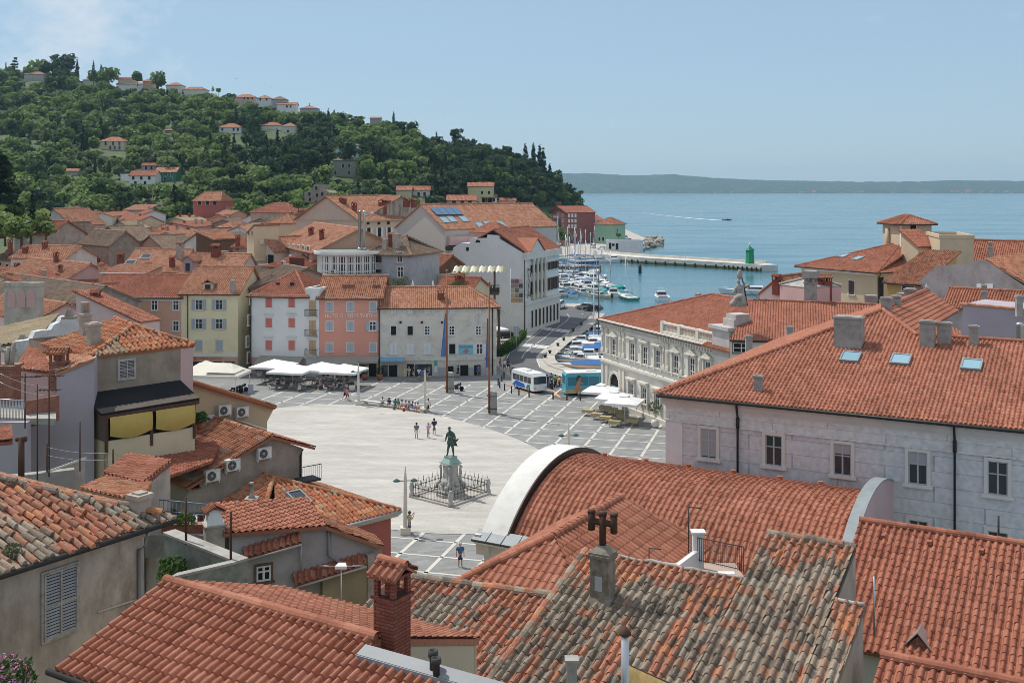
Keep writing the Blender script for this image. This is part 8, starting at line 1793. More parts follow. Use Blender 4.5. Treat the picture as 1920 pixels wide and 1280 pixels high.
def crown(kind,rs):
 if kind=='round':
  B=[(0,0,3.2,2.3,2.3,2.0)]+[(rs.uniform(-1.8,1.8),rs.uniform(-1.8,1.8),rs.uniform(2.2,4.6),*(lambda r:(r,r,r*.85))(rs.uniform(1.0,1.7)))for _ in range(7)];return B,300,.52
 if kind=='olive':
  B=[(rs.uniform(-1.6,1.6),rs.uniform(-1.6,1.6),rs.uniform(1.4,2.8),*(lambda r:(r,r,r*.8))(rs.uniform(.9,1.5)))for _ in range(6)];return B,220,.42
 if kind=='cypress':
  B=[(rs.uniform(-.15,.15),rs.uniform(-.15,.15),z,r,r,1.5)for z,r in((1.2,1.0),(3.0,1.25),(5,1.2),(7,1.0),(8.8,.7),(10.2,.38))];return B,320,.42
 if kind=='pine':
  B=[(0,0,5.5,2.2,2.2,1.6)]+[(rs.uniform(-2.8,2.8),rs.uniform(-2.8,2.8),rs.uniform(3.2,7.6),*(lambda r:(r,r,r*.6))(rs.uniform(1.1,1.9)))for _ in range(9)];return B,380,.5
 if kind=='cedar':
  B=[]
  for i in range(7):
   z=2+i*1.35;r=3.2*(1-i/7.5)
   for k in range(5):a=rs.random()*6.28;B.append((math.cos(a)*r*.6,math.sin(a)*r*.6,z,r*.55,r*.55,.45))
  return B,420,.42
KM={'round':LEAF,'olive':LEAFO,'cypress':LEAFD,'pine':LEAFD,'cedar':LEAFD}
HLEAF={'round':leafmat('hill_green',(.07,.125,.032),(.14,.215,.055),(.24,.31,.105)),'olive':leafmat('hill_olive',(.085,.125,.055),(.13,.175,.08),(.19,.235,.115)),'cypress':leafmat('hill_cypress',(.018,.038,.016),(.03,.058,.022),(.048,.08,.032)),'pine':leafmat('hill_pine',(.028,.058,.024),(.047,.09,.036),(.075,.125,.05)),'cedar':leafmat('hill_cedar',(.018,.04,.022),(.03,.06,.03),(.048,.085,.042))}
HT={'round':(0,1.5),'olive':(0,.9),'cypress':(0,.8),'pine':(0,5),'cedar':(0,9)}
rt_=random.Random(21)
TREE={}
for k in HLEAF:
 TREE[k]=[]
 for v in range(5):
  B,n,s=crown(k,rt_);vs,fs,rn=leafcloud(B,n,s,rs=rt_);TREE[k].append((vs,fs,[min(1,max(0,q*.75+.125+(v-2)*.13))for q in rn]))
TME={}
for k in HLEAF:
 TME[k]=[]
 for vs,fs,rn in TREE[k]:
  m=MB();m.add(vs,fs,0,rn);m.tube([(0,0,-1.2),(.1,0,HT[k][1]),(0,.1,HT[k][1]+1.6)],[.2,.16,.08],5,1);TME[k].append(m.mesh(k+'_tree',[HLEAF[k],WOOD]))
NAMES={'round':('broadleaf_tree','round green tree in the woods of the hillside','green trees in the hillside woods'),'olive':('olive_tree','small grey-green olive tree on the hillside terraces','olive trees on the hillside terraces'),'cypress':('cypress_tree','slim dark cypress rising from the hillside woods','cypresses in the hillside woods'),'pine':('pine_tree','dark spreading pine in the hillside woods','pines in the hillside woods'),'cedar':('cedar_tree','dark layered cedar in the hillside woods','cedars in the hillside woods')}
def tree(kind,loc,sc,label=None,var=None,grp=True,szz=1.0):
 nm,lb,gp=NAMES[kind];o=obj(nm,TME[kind][rt_.randrange(5)if var is None else var],None,loc,rt_.random()*6.28);o.scale=(sc,sc,sc*szz)
 tag(o,label or lb,'tree',None if label else gp);return o
def covers(px,py,wpx,hpx,Y):
 for x0,x1,y0,y1,Yh in HB:
  if Y<Yh+4 and px+wpx*.4>x0 and px-wpx*.4<x1 and py>y0 and py-hpx<y1-2.5:return True
 return False
spots=[]
def dens(px,Y):return mnoise.noise(V((px*.012,Y*.02,9.1)))
N=0
for _ in range(4300):
 px=rt_.uniform(-40,1084);u=rt_.random();yb=float(np.interp(px,PXS,CYB));yc=float(np.interp(px,PXS,CYC));Y=yb+2+(yc-yb+25)*u**.9;x=(px-CX)*Y/F;z=hill(x,Y)
 if z<.5:continue
 py=HY+(H-z)*F/Y
 dark=(.75 if 435<px<640 and 245<py<345 else.6 if px>800 else.2 if px>640 else.1)
 dn=dens(px,Y)
 if dn<-.22 and px<720 and rt_.random()<.72:continue
 r=rt_.random();kind=(rt_.choice(['pine','pine','cypress','pine'])if r<dark else 'olive' if r<dark+.32 else 'round');sc=rt_.choice([.75,.9,1.1,1.3,1.55,1.8])*rt_.uniform(.9,1.1)*(1.0 if px<780 else.85)
 sc*={'cypress':.72,'pine':.85,'olive':1.15}.get(kind,1)
 wpx=4.6*sc*F/Y;hpx=(11 if kind=='cypress' else 8 if kind=='pine' else 5.2)*sc*F/Y
 if covers(px,py,wpx,hpx,Y):continue
 if px>850 and py>392:continue
 spots.append((Y,px,x,z,kind,sc,wpx*hpx))
spots=spots[:]
ordr=sorted(range(len(spots)),key=lambda i:spots[i][0]-.0*spots[i][6])
cnt={};wood={}
pick=set()
for i in ordr:
 k=spots[i][4]
 if cnt.get(k,0)<{'round':130,'olive':90,'pine':100,'cypress':60}.get(k,0):cnt[k]=cnt.get(k,0)+1;pick.add(i)
WV={k:[[],[],[]]for k in HLEAF}
for i,(Y,px,x,z,kind,sc,ar)in enumerate(spots):
 if i in pick:tree(kind,(x,Y,z-.3),sc)
 else:
  vs,fs,rn=TREE[kind][rt_.randrange(5)];a=rt_.random()*6.28;c,s_=math.cos(a)*sc,math.sin(a)*sc;A=np.array(vs);B=np.empty_like(A);B[:,0]=A[:,0]*c-A[:,1]*s_+x;B[:,1]=A[:,0]*s_+A[:,1]*c+Y;B[:,2]=A[:,2]*sc+z-.3
  wv=WV[kind];o=sum(len(q)for q in wv[0]);wv[0].append(B);wv[1].append(np.array(fs)+o);t_=rt_.uniform(-.15,.15);wv[2].append(np.clip(np.array(rn)+t_,0,1))
allv=[];allf=[];allr=[];allm=[];off=0;mats_=[]
for mi,k in enumerate(HLEAF):
 mats_.append(HLEAF[k])
 if WV[k][0]:
  v=np.concatenate(WV[k][0]);f=np.concatenate(WV[k][1])+off;allv.append(v);allf.append(f);allr.append(np.concatenate(WV[k][2]));allm.append(np.full(len(f),mi));off+=len(v)
v=np.concatenate(allv);f=np.concatenate(allf);me=bpy.data.meshes.new('hillside_woods');me.vertices.add(len(v));me.vertices.foreach_set('co',v.ravel());me.loops.add(len(f)*4);me.loops.foreach_set('vertex_index',f.ravel());me.polygons.add(len(f));me.polygons.foreach_set('loop_start',np.arange(len(f))*4);me.polygons.foreach_set('loop_total',np.full(len(f),4));me.update(calc_edges=True)
for q in mats_:me.materials.append(q)
me.polygons.foreach_set('material_index',np.concatenate(allm).astype(np.int32));at=me.attributes.new('rnd','FLOAT','FACE');at.data.foreach_set('value',np.concatenate(allr))
tag(obj('hillside_woods',me),'dense mixed woods and scrub covering the hill','woods',None,'stuff')
def st(kind,px,ytop,ybase,label,Y=None,wf=1.0):
 Y=Y or float(np.interp(px,PXS,CYC))-8;h_={'round':5.6,'olive':3.6,'cypress':11.4,'pine':8.6,'cedar':11.0}[kind];hm=(ybase-ytop)*Y/F;q=P(px,ybase,Y);o=tree(kind,q,hm/h_,label);o.scale=(hm/h_*wf,hm/h_*wf,hm/h_);return o
st('cedar',28,106,152,'broad dark cedar on the hilltop beside the grey house',None,1.1);st('cedar',11,116,148,'thin bare-topped conifer at the edge of the hilltop',None,.5);st('pine',118,99,150,'tallest umbrella pine in the hilltop clump',None,1.2);st('pine',90,110,150,'lower dark pine in the hilltop clump beside the grey house',None,1.0);st('round',73,112,146,'dark leafy tree at the near end of the hilltop clump');st('cypress',101,108,152,'slim cypress in front of the hilltop pine clump',None,.7);st('cypress',145,112,150,'tall dark cypress at the end of the hilltop pine clump');st('round',120,125,158,'broad dark tree below the hilltop pines')
st('cypress',175,114,148,'tall narrow cypress standing clear on the hilltop ridge',None,.8);st('cypress',190,121,152,'second narrow cypress on the hilltop ridge, beside the rounded oak');st('round',205,126,160,'large dark rounded tree on the hilltop ridge',None,1.1);st('round',176,132,156,'bushy dark tree under the narrow hilltop cypress');st('round',258,135,158,'round dark tree behind the long white terrace house');st('round',297,134,170,'big dark egg-shaped tree on the ridge among orange roofs',None,.8);st('cypress',343,170,195,'short dark cypress on the slope below the ridge roofs');st('cedar',399,161,173,'tiny spiky conifer alone on the ridge');st('round',410,165,176,'small dark tree beside the tiny spiky conifer')
st('cypress',738,209,234,'lone thin cypress on the bare ridge');st('pine',855,239,278,'large spreading pine on the skyline of the cape',None,1.0);st('cypress',1000,268,318,'dark cypress on the cape skyline');st('cypress',1012,270,325,'tall cypress near the tip of the cape',None,1.0);st('cypress',1019,276,330,'outermost cypress at the tip of the cape');st('cypress',985,269,315,'thick cypress on the cape skyline before the tip group',None,1.2);st('cypress',1047,335,372,'lone slim cypress on the cliff below the cape tip',690)
for i,px in enumerate((890,905,922,938,952,966)):st('pine',px,268+i*3-(i%2)*5,312+i*2,'pine %s along the dense skyline of the cape'%['first','second','third','fourth','fifth','sixth'][i],None,.9)
for i,(px,yt,yb_)in enumerate(((1005,330,372),(1022,322,380),(1036,340,388),(1050,352,395),(1062,360,398),(1074,366,396),(1083,372,396))):st('pine' if i%2 else 'round',px,yt,yb_,'%s bushy tree down the steep cliff edge of the cape'%ORD[i],640+i*8,1.1)
st('round',928,310,350,'bright green rounded tree under the dark cape woods',560,.9);st('round',788,258,312,'tall light green tree behind the parked white van on the slope',600,.9)
for i,(px,yt,yb_)in enumerate(((650,262,330),(612,280,345),(560,300,360),(480,250,312),(500,268,330),(460,285,345),(540,262,325),(520,240,300),(700,265,320),(715,268,322),(835,285,350),(815,300,355),(870,310,360),(960,300,352),(985,315,360),(440,300,352))):st('cypress' if i%3 else 'pine',px,yt,yb_,'%s tall dark conifer across the middle of the wooded slope'%ORD[i],hitY(px,yb_),.85)
bc_=st('cypress',6,284,432,'huge dark conifer at the edge of the old town',235,2.1)
for i,(px,yt,yb_,k)in enumerate(((30,384,436,'round'),(58,392,450,'round'),(10,395,450,'round'),(60,355,420,'cypress'),(86,414,448,'round'),(40,405,460,'round'))):st(k,px,yt,yb_,'%s leafy town tree beside the huge dark conifer'%ORD[i],232-i*3,1.3 if k=='round' else 1.0)
for i,(px,yt,yb_)in enumerate(((560,372,396),(630,360,388),(840,388,405),(985,395,420),(1012,400,440),(1045,425,455),(1060,430,458),(1095,428,446),(1160,436,446),(965,405,432))):st('round',px,yt,yb_,'%s green tree standing between the town roofs and the far quay'%ORD[i],[330,390,380,430,540,540,545,590,535,400][i],1.1)
van=None
# --------------- palms, hedge, terrace plants
def palm(loc,h_,r,label,n=22):
 t=thing('palm_tree',label,'tree',loc);m=MB();m.tube([(0,0,-1),(.05,0,h_*.5),(0,0,h_)],[.26,.2,.22],8);obj('trunk',m.mesh('trunk',WOOD),t);m=MB()
 for i in range(n):
  a=2*math.pi*i/n+random.uniform(-.15,.15);el=random.uniform(-.25,1.2);pts=[]
  for k in range(7):u=k/6;rr=r*u;pts.append(V((math.cos(a)*rr*math.cos(el*.6),math.sin(a)*rr*math.cos(el*.6),h_+r*(math.sin(el)*u-.75*u*u))))
  sd=V((-math.sin(a),math.cos(a),0))
  for k in range(6):
   for s in(-1,1):
    for f_ in(0,.5):b0_=pts[k].lerp(pts[k+1],f_);tip=b0_+sd*s*r*.2*(1-.5*k/6)+(pts[k+1]-pts[k])*.7-V((0,0,.08*r));m.add([b0_,b0_.lerp(pts[k+1],.35),tip],[(0,1,2)],0)
 obj('fronds',m.mesh('fronds',LEAFO),t);return t
palm(P(746,545,176),1.4,3.2,'broad low palm on the planted terrace behind the hotel');palm(P(935,642,168),5.0,1.0,'slim small palm against the white museum wall',14)
for i,(px,py,Y,r,lb)in enumerate(((742,546,172,1.8,'rounded light green bush under the broad palm'),(858,540,172,1.5,'dark green bush at the foot of the roof terrace bar'),(775,547,173,.8,'small bush beside the closed terrace parasol'))):q=P(px,py,Y);t=thing('bush',lb,'shrub',q);obj('foliage',leafball('foliage',q,r,700,LEAFO if i==0 else LEAF,.16,.75).mesh('foliage',LEAFO if i==0 else LEAF),t);m=MB();m.tube([(0,0,-1),(0,0,.2)],.06,5);obj('stem',m.mesh('stem',WOOD),t)
for px,lb in((774,'closed white parasol on the planted terrace, the shorter one'),(812,'closed white parasol on the planted terrace, the taller one')):q=P(px,553,172);t=thing('closed_parasol',lb,'parasol',q);m=MB();m.lathe([(.08,0),(.3,.5),(.22,1.4),(.1,2.0),(.03,2.3)],(0,0,0),8);obj('folded_cloth',m.mesh('folded_cloth',CANVAS),t);m=MB();m.tube([(0,0,-1.5),(0,0,.5)],.04,5);obj('pole',m.mesh('pole',WHPAINT),t)
hq=[G(935,668),G(958,655),G(981,632)];hd=Block('hedge','clipped green hedge beside the pavement in front of the museum','hedge',hq[1]);vs=[];fs=[];rn=[]
for a,b2 in zip(hq[:-1],hq[1:]):
 for i in range(1500):
  t=random.random();c=random.choice((0,1,2));p=a+(b2-a)*t+V((random.uniform(-.8,.8),random.uniform(-.8,.8),random.uniform(.1,1.5)));n_=V((random.gauss(0,1),random.gauss(0,1),random.gauss(0,1)+.5)).normalized();u=n_.orthogonal().normalized();w_=n_.cross(u);s=.16;k=len(vs);vs+=[p-u*s,p-w_*s*.6,p+u*s,p+w_*s*.6];fs.append((k,k+1,k+2,k+3));rn.append(random.random())
m=MB();m.add(vs,fs,0,rn);hd.add(m,'foliage',LEAF);m=MB()
for a,b2 in zip(hq[:-1],hq[1:]):m.prism([a+V((-.5,0,0)),b2+V((-.5,0,0)),b2+V((.5,0,0)),a+V((.5,0,0))],UP*1.2)
hd.add(m,'branches',LEAFD)
# --------------- pier, rocks, light tower, harbour office
pr=[G(1160,476,0),G(1300,487,0),G(1418,498,0),G(1440,501,0)];pier=[V((33,452)),V((49,425)),V((75.5,397)),V((86,383)),V((92,384)),V((90,392)),V((80,402)),V((54,431)),V((39,457))]
pm=Block('breakwater','long pale stone breakwater with fender stubs and a low sea wall','breakwater',(60,420,0));m=MB();m.prism([(p.x,p.y,-5)for p in pier],(0,0,5.9));pm.add(m,'deck',mat('pier_stone',(.62,.59,.53),var=.12,scale=.3,col2=(.36,.34,.3),amt=.4));m=MB()
for a,b2 in zip(pier[5:8],pier[6:9]):a3,b3=a.to_3d(),b2.to_3d();d=(b3-a3).normalized();n=V((-d.y,d.x,0));m.prism([a3+UP*.9,b3+UP*.9,b3+n*.7+UP*.9,a3+n*.7+UP*.9],UP*.75)
pm.add(m,'sea_wall',LIME)
for i in range(26):t=i/25*3;k=min(2,int(t));p=pier[k]+(pier[k+1]-pier[k])*(t-k);m=MB();m.cbox((p.x-.1,p.y-.15,-.7),(.45,.45,1.3));pm.add(m,'fender',DARK)
m=MB()
for a,b2 in zip(pier[0:3],pier[1:4]):m.prism([(a.x,a.y-.06,-1.6),(b2.x,b2.y-.06,-1.6),(b2.x,b2.y-.06,-.5),(a.x,a.y-.06,-.5)],(0,.05,0))
pm.add(m,'weed_line',mat('weed',(.12,.12,.05),var=.3))
lq=V((83.6,390,.9));lt=thing('harbour_light','green square light tower with a white lantern at the breakwater end','lighthouse',lq,R_(20));GRN=mat('signal_green',(.012,.25,.115),var=.06,rough=.45)
m=MB();m.box((-1.5,-1.5,0),(1.5,1.5,.25));m.frust((0,0),.25,4.6,(1.25,1.25),(1.15,1.15));m.box((-1.25,-1.25,4.6),(1.25,1.25,4.75));m.frust((0,0),4.75,5.9,(1.55,1.55),(.4,.4));lt.scale=(.85,.85,1);obj('tower',m.mesh('tower',GRN),lt);m=MB();m.lathe([(.35,5.9),(.35,6.5),(.5,6.55),(.5,6.7),(.3,7.1),(.12,7.3),(.12,7.6)],(0,0,0),10);obj('lantern',m.mesh('lantern',WHPAINT),lt);m=MB()
for y in(-1.1,1.1):m.tube([(1.8,y*.6,0),(1.8,y*.6,3)],.05,4)
m.tube([(1.8,-.66,2.2),(1.8,.66,2.2)],.04,4);obj('ladder',m.mesh('ladder',WHPAINT),lt)
ROCK=mat('rip_rap',(.40,.36,.29),var=.3,scale=.6);rks=random.Random(3);rv=[]
def rock(p,s):
 bm=bmesh.new();bmesh.ops.create_icosphere(bm,subdivisions=1,radius=s)
 for v in bm.verts:v.co*=1+.35*mnoise.noise(v.co*1.3/s+V(p));v.co.z*=.7
 m.add([v.co+V(p)for v in bm.verts],[[v.index for v in f.verts]for f in bm.faces],0);bm.free()
m=MB()
for i in range(330):
 if i<120:t=rks.random();p=V((74,575)).lerp(V((42,462)),t)+V((rks.uniform(0,5),rks.uniform(-2,5)))
 elif i<200:t=rks.random();p=V((72,560)).lerp(V((78,610)),t)+V((rks.uniform(-5,4),rks.uniform(-4,4)))
 else:t=rks.random()**1.4;p=V((41,462)).lerp(V((88,396)),t)+V((rks.uniform(0,3.5),rks.uniform(1.5,4.5)))
 rock((p.x,p.y,rks.uniform(-1.6,1.2 if i<200 else.4)),rks.uniform(.7,1.6))
tag(m.build('rock_armour',ROCK),'heaped pale boulders along the outer side of the breakwater','rocks',None,'stuff')
ho=House('low white harbour building with dark doorways at the root of the breakwater',(1136,462),(1200,458),8,452,-1,WHITE,'flat',0,FLATROOF)
for x,y in((1144,461),(1157,462),(1150,459)):ho.win(x,y,wm=1.1,hm=2.6 if x!=1150 else 1,style='open',fr=WHITE)
for x in(1170,1182,1192):ho.win(x,458,wm=1.6,hm=3,style='plain|Wc',fr=WHITE)
q=P(1200,512,377.5);q.z=-1.5;t=thing('mooring_pile','black mooring pile standing in the open harbour water','pile',q);m=MB();m.lathe([(.55,-2),(.55,2.2),(.3,2.6),(.12,3.2)],(0,0,0),10);obj('post',m.mesh('post',DARK),t)
q=V((64,410,.9));t=thing('pier_lamp','slim pale lamp post half-way along the breakwater','lamp post',q);m=MB();m.tube([(0,0,0),(0,0,5)],.1,6);m.lathe([(.25,5),(.2,5.3)],(0,0,0),6);obj('post',m.mesh('post',WHPAINT),t)
jt=Block('jetty','rusty timber jetty reaching into the harbour among the far boats','jetty',(24,400,0));m=MB();m.box((12,384,-.4),(31,388.5,.2));jt.add(m,'deck',WOOD);m=MB()
for i in range(9):m.tube([(13+i*2.2,384.2,-4),(13+i*2.2,384.2,.6)],.2,6)
jt.add(m,'pile',RUST)
# --------------- boats
HULLC={'white':mat('hull_white',(.74,.75,.75),var=.04,rough=.3),'blue':mat('hull_blue',(.05,.14,.36),var=.08,rough=.3),'navy':mat('hull_navy',(.02,.035,.08),var=.08,rough=.3),'green':mat('hull_green',(.05,.27,.22),var=.08,rough=.4),'cyan':mat('hull_cyan',(.1,.42,.58),var=.08,rough=.4),'cream':mat('hull_cream',(.6,.52,.38),var=.08,rough=.4),'red':mat('hull_red',(.4,.06,.05),var=.1,rough=.4)}
COVB=mat('boat_cover_blue',(.045,.16,.42),var=.15,scale=3,rough=.9);COVG=mat('boat_cover_green',(.03,.30,.26),var=.12,scale=3,rough=.9);DECK=mat('boat_deck',(.62,.61,.57),var=.08,rough=.6);TEAK=mat('teak',(.30,.17,.09),var=.2,scale=4)
def hull(m,Lg,W_,fb,mi=0,n=9):
 rings=[]
 for i in range(n):
  t=i/(n-1);x=-Lg/2+Lg*t;hw=W_/2*(1-max(0,(t-.45)/.55)**2.2)*(.88+.12*min(1,t*4));sh=fb*(1+.35*t**2);kx=Lg*.06*max(0,t-.5)*2
  rings.append([(x+kx,-hw,sh),(x+kx*.4,-hw*.82,0),(x,-hw*.3,-.35),(x,hw*.3,-.35),(x+kx*.4,hw*.82,0),(x+kx,hw,sh)])
 vs=[p for r in rings for p in r];fs=[]
 for i in range(n-1):
  for k in range(5):fs.append((i*6+k,(i+1)*6+k,(i+1)*6+k+1,i*6+k+1))
 fs.append((5,4,3,2,1,0));m.add(vs,fs,mi,.5,smooth=False)
 dv=[(r[0][0],r[0][1]*.94,r[0][2]-.08)for r in rings]+[(r[5][0],r[5][1]*.94,r[5][2]-.08)for r in rings];return dv,[(i,i+1,n+i+1,n+i)for i in range(n-1)]
def boat(loc,rz,label,kind='motor',Lg=6.0,W_=2.2,hc='white',cover=None,mast=None,group='boats moored in the harbour',mt=None):
 Lg*=1.18;W_*=1.2
 t=thing({'motor':'motor_boat','sail':'sailing_boat','open':'rowing_boat','cruiser':'motor_cruiser'}[kind],label,'boat',loc,rz,group);fb=.75 if kind!='cruiser' else 1.1
 m=MB();dv,df=hull(m,Lg,W_,fb);obj('hull',m.mesh('hull',HULLC[hc]),t);m=MB();m.add(dv,df,0);obj('deck',m.mesh('deck',DECK if kind!='open' else TEAK),t)
 if cover:m=MB();m.add([(-Lg*.45,-W_*.46,fb),(Lg*.2,-W_*.44,fb*1.1),(Lg*.2,W_*.44,fb*1.1),(-Lg*.45,W_*.46,fb),(-Lg*.42,0,fb+.45),(Lg*.18,0,fb+.55)],[(0,1,5,4),(3,4,5,2),(1,2,5),(0,4,3)],0);obj('cover',m.mesh('cover',cover),t)
 elif kind in('motor','cruiser'):
  z=fb;k=1.0 if kind=='motor' else 1.35
  m=MB();m.add([(-Lg*.1,-W_*.36,z),(Lg*.22,-W_*.32,z),(Lg*.22,W_*.32,z),(-Lg*.1,W_*.36,z),(-Lg*.08,-W_*.31,z+.8*k),(Lg*.1,-W_*.27,z+.8*k),(Lg*.1,W_*.27,z+.8*k),(-Lg*.08,W_*.31,z+.8*k)],[(4,5,6,7),(0,1,5,4),(1,2,6,5),(2,3,7,6),(3,0,4,7)]);cb_=obj('cabin',m.mesh('cabin',HULLC['white']),t)
  m=MB()
  for s in(-1,1):m.add([(-Lg*.07,s*W_*.355,z+.35*k),(Lg*.15,s*W_*.315,z+.35*k),(Lg*.1,s*W_*.3,z+.68*k),(-Lg*.06,s*W_*.335,z+.68*k)],[(0,1,2,3)])
  m.add([(Lg*.205,-W_*.28,z+.25*k),(Lg*.205,W_*.28,z+.25*k),(Lg*.122,W_*.25,z+.74*k),(Lg*.122,-W_*.25,z+.74*k)],[(0,1,2,3)]);m.add([(-Lg*.101,-W_*.3,z+.2*k),(-Lg*.101,W_*.3,z+.2*k),(-Lg*.09,W_*.27,z+.68*k),(-Lg*.09,-W_*.27,z+.68*k)],[(0,1,2,3)]);obj('cabin_window',m.mesh('cabin_window',GLASS),cb_)
  m=MB();m.box((-Lg*.43,-W_*.3,z-.3),(-Lg*.13,W_*.3,z-.05));obj('cockpit',m.mesh('cockpit',DARK if hc!='cream' else TEAK),t)
  m=MB();m.tube([(Lg*.25,-W_*.3,z+.15),(Lg*.25,-W_*.3,z+.65),(Lg*.5,0,z+.85),(Lg*.25,W_*.3,z+.65),(Lg*.25,W_*.3,z+.15)],.025,4);obj('rail',m.mesh('rail',STEEL),t)
  if kind=='motor':m=MB();m.box((-Lg*.56,-.18,.2),(-Lg*.5,.18,1.2));obj('outboard',m.mesh('outboard',DARK),t)
  else:m=MB();m.tube([(-Lg*.15,-W_*.35,z+.9),(-Lg*.2,-W_*.3,z+2.1),(-Lg*.2,W_*.3,z+2.1),(-Lg*.15,W_*.35,z+.9)],.05,5);obj('radar_arch',m.mesh('radar_arch',WHPAINT),t)
 elif kind=='sail':
  m=MB();m.add([(-Lg*.15,-W_*.3,fb),(Lg*.2,-W_*.2,fb),(Lg*.2,W_*.2,fb),(-Lg*.15,W_*.3,fb),(-Lg*.13,-W_*.25,fb+.45),(Lg*.15,-W_*.14,fb+.35),(Lg*.15,W_*.14,fb+.35),(-Lg*.13,W_*.25,fb+.45)],[(4,5,6,7),(0,1,5,4),(1,2,6,5),(2,3,7,6),(3,0,4,7)]);obj('cabin',m.mesh('cabin',HULLC['white']),t)
 else:
  m=MB()
  for x in(-.25,.05):m.box((Lg*x,-W_*.42,fb*.75),(Lg*x+.25,W_*.42,fb*.85))
  obj('thwart',m.mesh('thwart',TEAK),t)
 if mast:
  m=MB();m.tube([(Lg*.06,0,fb),(Lg*.06,0,mast)],.1 if mast>9 else.085,6);
  for z in(.5,.75):m.tube([(Lg*.06,-.7,mast*z),(Lg*.06,.7,mast*z)],.03,4)
  mo_=obj('mast',m.mesh('mast',mt or STEEL),t);m=MB();m.tube([(Lg*.05,0,fb+1.1),(-Lg*.38,0,fb+1.15)],.13,6);obj('furled_sail',m.mesh('furled_sail',COVB if hc!='green' else COVG),t)
  m=MB();m.tube([(Lg*.06,0,mast),(Lg*.52,0,fb+.3)],.018,3);m.tube([(Lg*.06,0,mast),(-Lg*.48,0,fb+.3)],.018,3)
  for s in(-1,1):m.tube([(Lg*.06,0,mast*.92),(Lg*.02,s*W_*.45,fb)],.018,3)
  obj('rigging',m.mesh('rigging',STEEL),mo_)
 return t
def B(px,py,label,kind='motor',rz=180,**k):q=G(px,py,-1.5);q.z=-1.45;return boat(q,R_(rz+random.uniform(-12,12)),label,kind,**k)
B(1100,702,'cyan-hulled rowing boat nearest the bus, lying along the quay','open',Lg=6.2,W_=2.0,hc='cyan');B(1096,697,'cream-decked open boat beside the cyan rowing boat','open',Lg=6.6,W_=2.0,hc='cream');B(1090,691,'white boat under a bright blue cover, the largest covered one','motor',Lg=7.0,W_=2.4,hc='white',cover=COVB);B(1066,685,'light blue open boat tucked at the quay curve','open',Lg=5.0,W_=1.8,hc='cyan')
B(1085,677,'white motor boat with a small cabin beside the blue-covered boat','motor',Lg=6.4,hc='white');B(1106,672,'long white motor boat with a grey canopy, mid-row','motor',Lg=7.2,hc='white');B(1078,667,'white motor boat with a windscreen at the quay curve','motor',Lg=6.0);B(1109,661,'white boat with a blue sun cover, mid-row','motor',Lg=6.5,cover=COVB);B(1082,656,'white cabin boat beside the dark quay wall','motor',Lg=6.6);B(1112,650,'pale motor boat with a dark outboard near the town hall corner','motor',Lg=6.2,hc='cream');B(1092,645,'white sloop-hulled motor boat above mid-row','motor',Lg=6.4);B(1116,638,'navy-trimmed motor boat with a blue cover','motor',Lg=6.4,hc='navy',cover=COVB);B(1098,632,'white fishing launch with an upright cabin','motor',Lg=6.8);B(1122,627,'wooden brown-decked launch near the two tall masts','motor',Lg=6.0,hc='cream');B(1106,619,'white motor boat just below the two tall masts','motor',Lg=6.2);B(1128,612,'white motor boat behind the two tall masts','motor',Lg=6.4);B(1118,603,'small red-trimmed boat at the quay railings','motor',Lg=5.4,hc='red')
B(1119,640,'sailing boat with the taller of the two near masts','sail',Lg=8,W_=2.6,mast=13.5,mt=WHPAINT);B(1128,640,'sailing boat with the thinner of the two near masts','sail',Lg=7.5,W_=2.5,mast=13.0,mt=IRON)
rb_=random.Random(8)
M2=[(1175,560,'white yacht with a tall white mast and a sea-green sail cover','sail',dict(Lg=10,W_=3.2,mast=11.5,hc='green',mt=WHPAINT)),(1150,556,'white cabin launch moored beside the sea-green covered yacht','cruiser',dict(Lg=8,W_=2.8)),(1135,551,'white cruiser with a sea-green canopy','motor',dict(Lg=7.5,W_=2.6,cover=COVG)),(1112,548,'white cruiser parked stern-on by the silver estate car','cruiser',dict(Lg=8,W_=2.8)),(1092,552,'white motor boat behind the white vans','motor',dict(Lg=7)),(1145,540,'blue-grey sailing boat at the end of the inner pontoon','sail',dict(Lg=8.5,W_=2.6,mast=10.5,hc='blue')),(1120,537,'white sloop in the middle of the inner pontoon','sail',dict(Lg=8.5,W_=2.6,mast=12)),(1100,540,'broad white cruiser with a dark windscreen','cruiser',dict(Lg=9,W_=3)),(1060,545,'white cruiser with a round canvas top','cruiser',dict(Lg=8.5,W_=3)),(1078,536,'white sailing boat with a bare mast near the round-topped cruiser','sail',dict(Lg=8,W_=2.6,mast=11)),(1110,527,'white wheelhouse boat facing the open water','cruiser',dict(Lg=9,W_=3)),(1055,527,'large white cruiser with a swept dark window','cruiser',dict(Lg=11,W_=3.6)),(1085,524,'white yacht with a leaning boom behind the swept cruiser','sail',dict(Lg=9,W_=2.8,mast=12)),(1130,530,'navy sailing boat with a thin mast','sail',dict(Lg=8,W_=2.6,mast=11,hc='navy')),(1042,534,'white motor boat close to the museum front','motor',dict(Lg=7.5,W_=2.6)),(1068,514,'slim white yacht at the back of the inner boats','sail',dict(Lg=9,W_=2.8,mast=12.5)),(1097,516,'white yacht with a blue sail bag at the back of the inner boats','sail',dict(Lg=8.5,W_=2.7,mast=11.5)),(1048,517,'white sports boat at the back by the museum front','motor',dict(Lg=7,W_=2.5))]
for px,py,lb,kd,kw in M2:B(px,py,lb,kd,rz=rb_.choice([95,110,80,-80,120]),**kw)
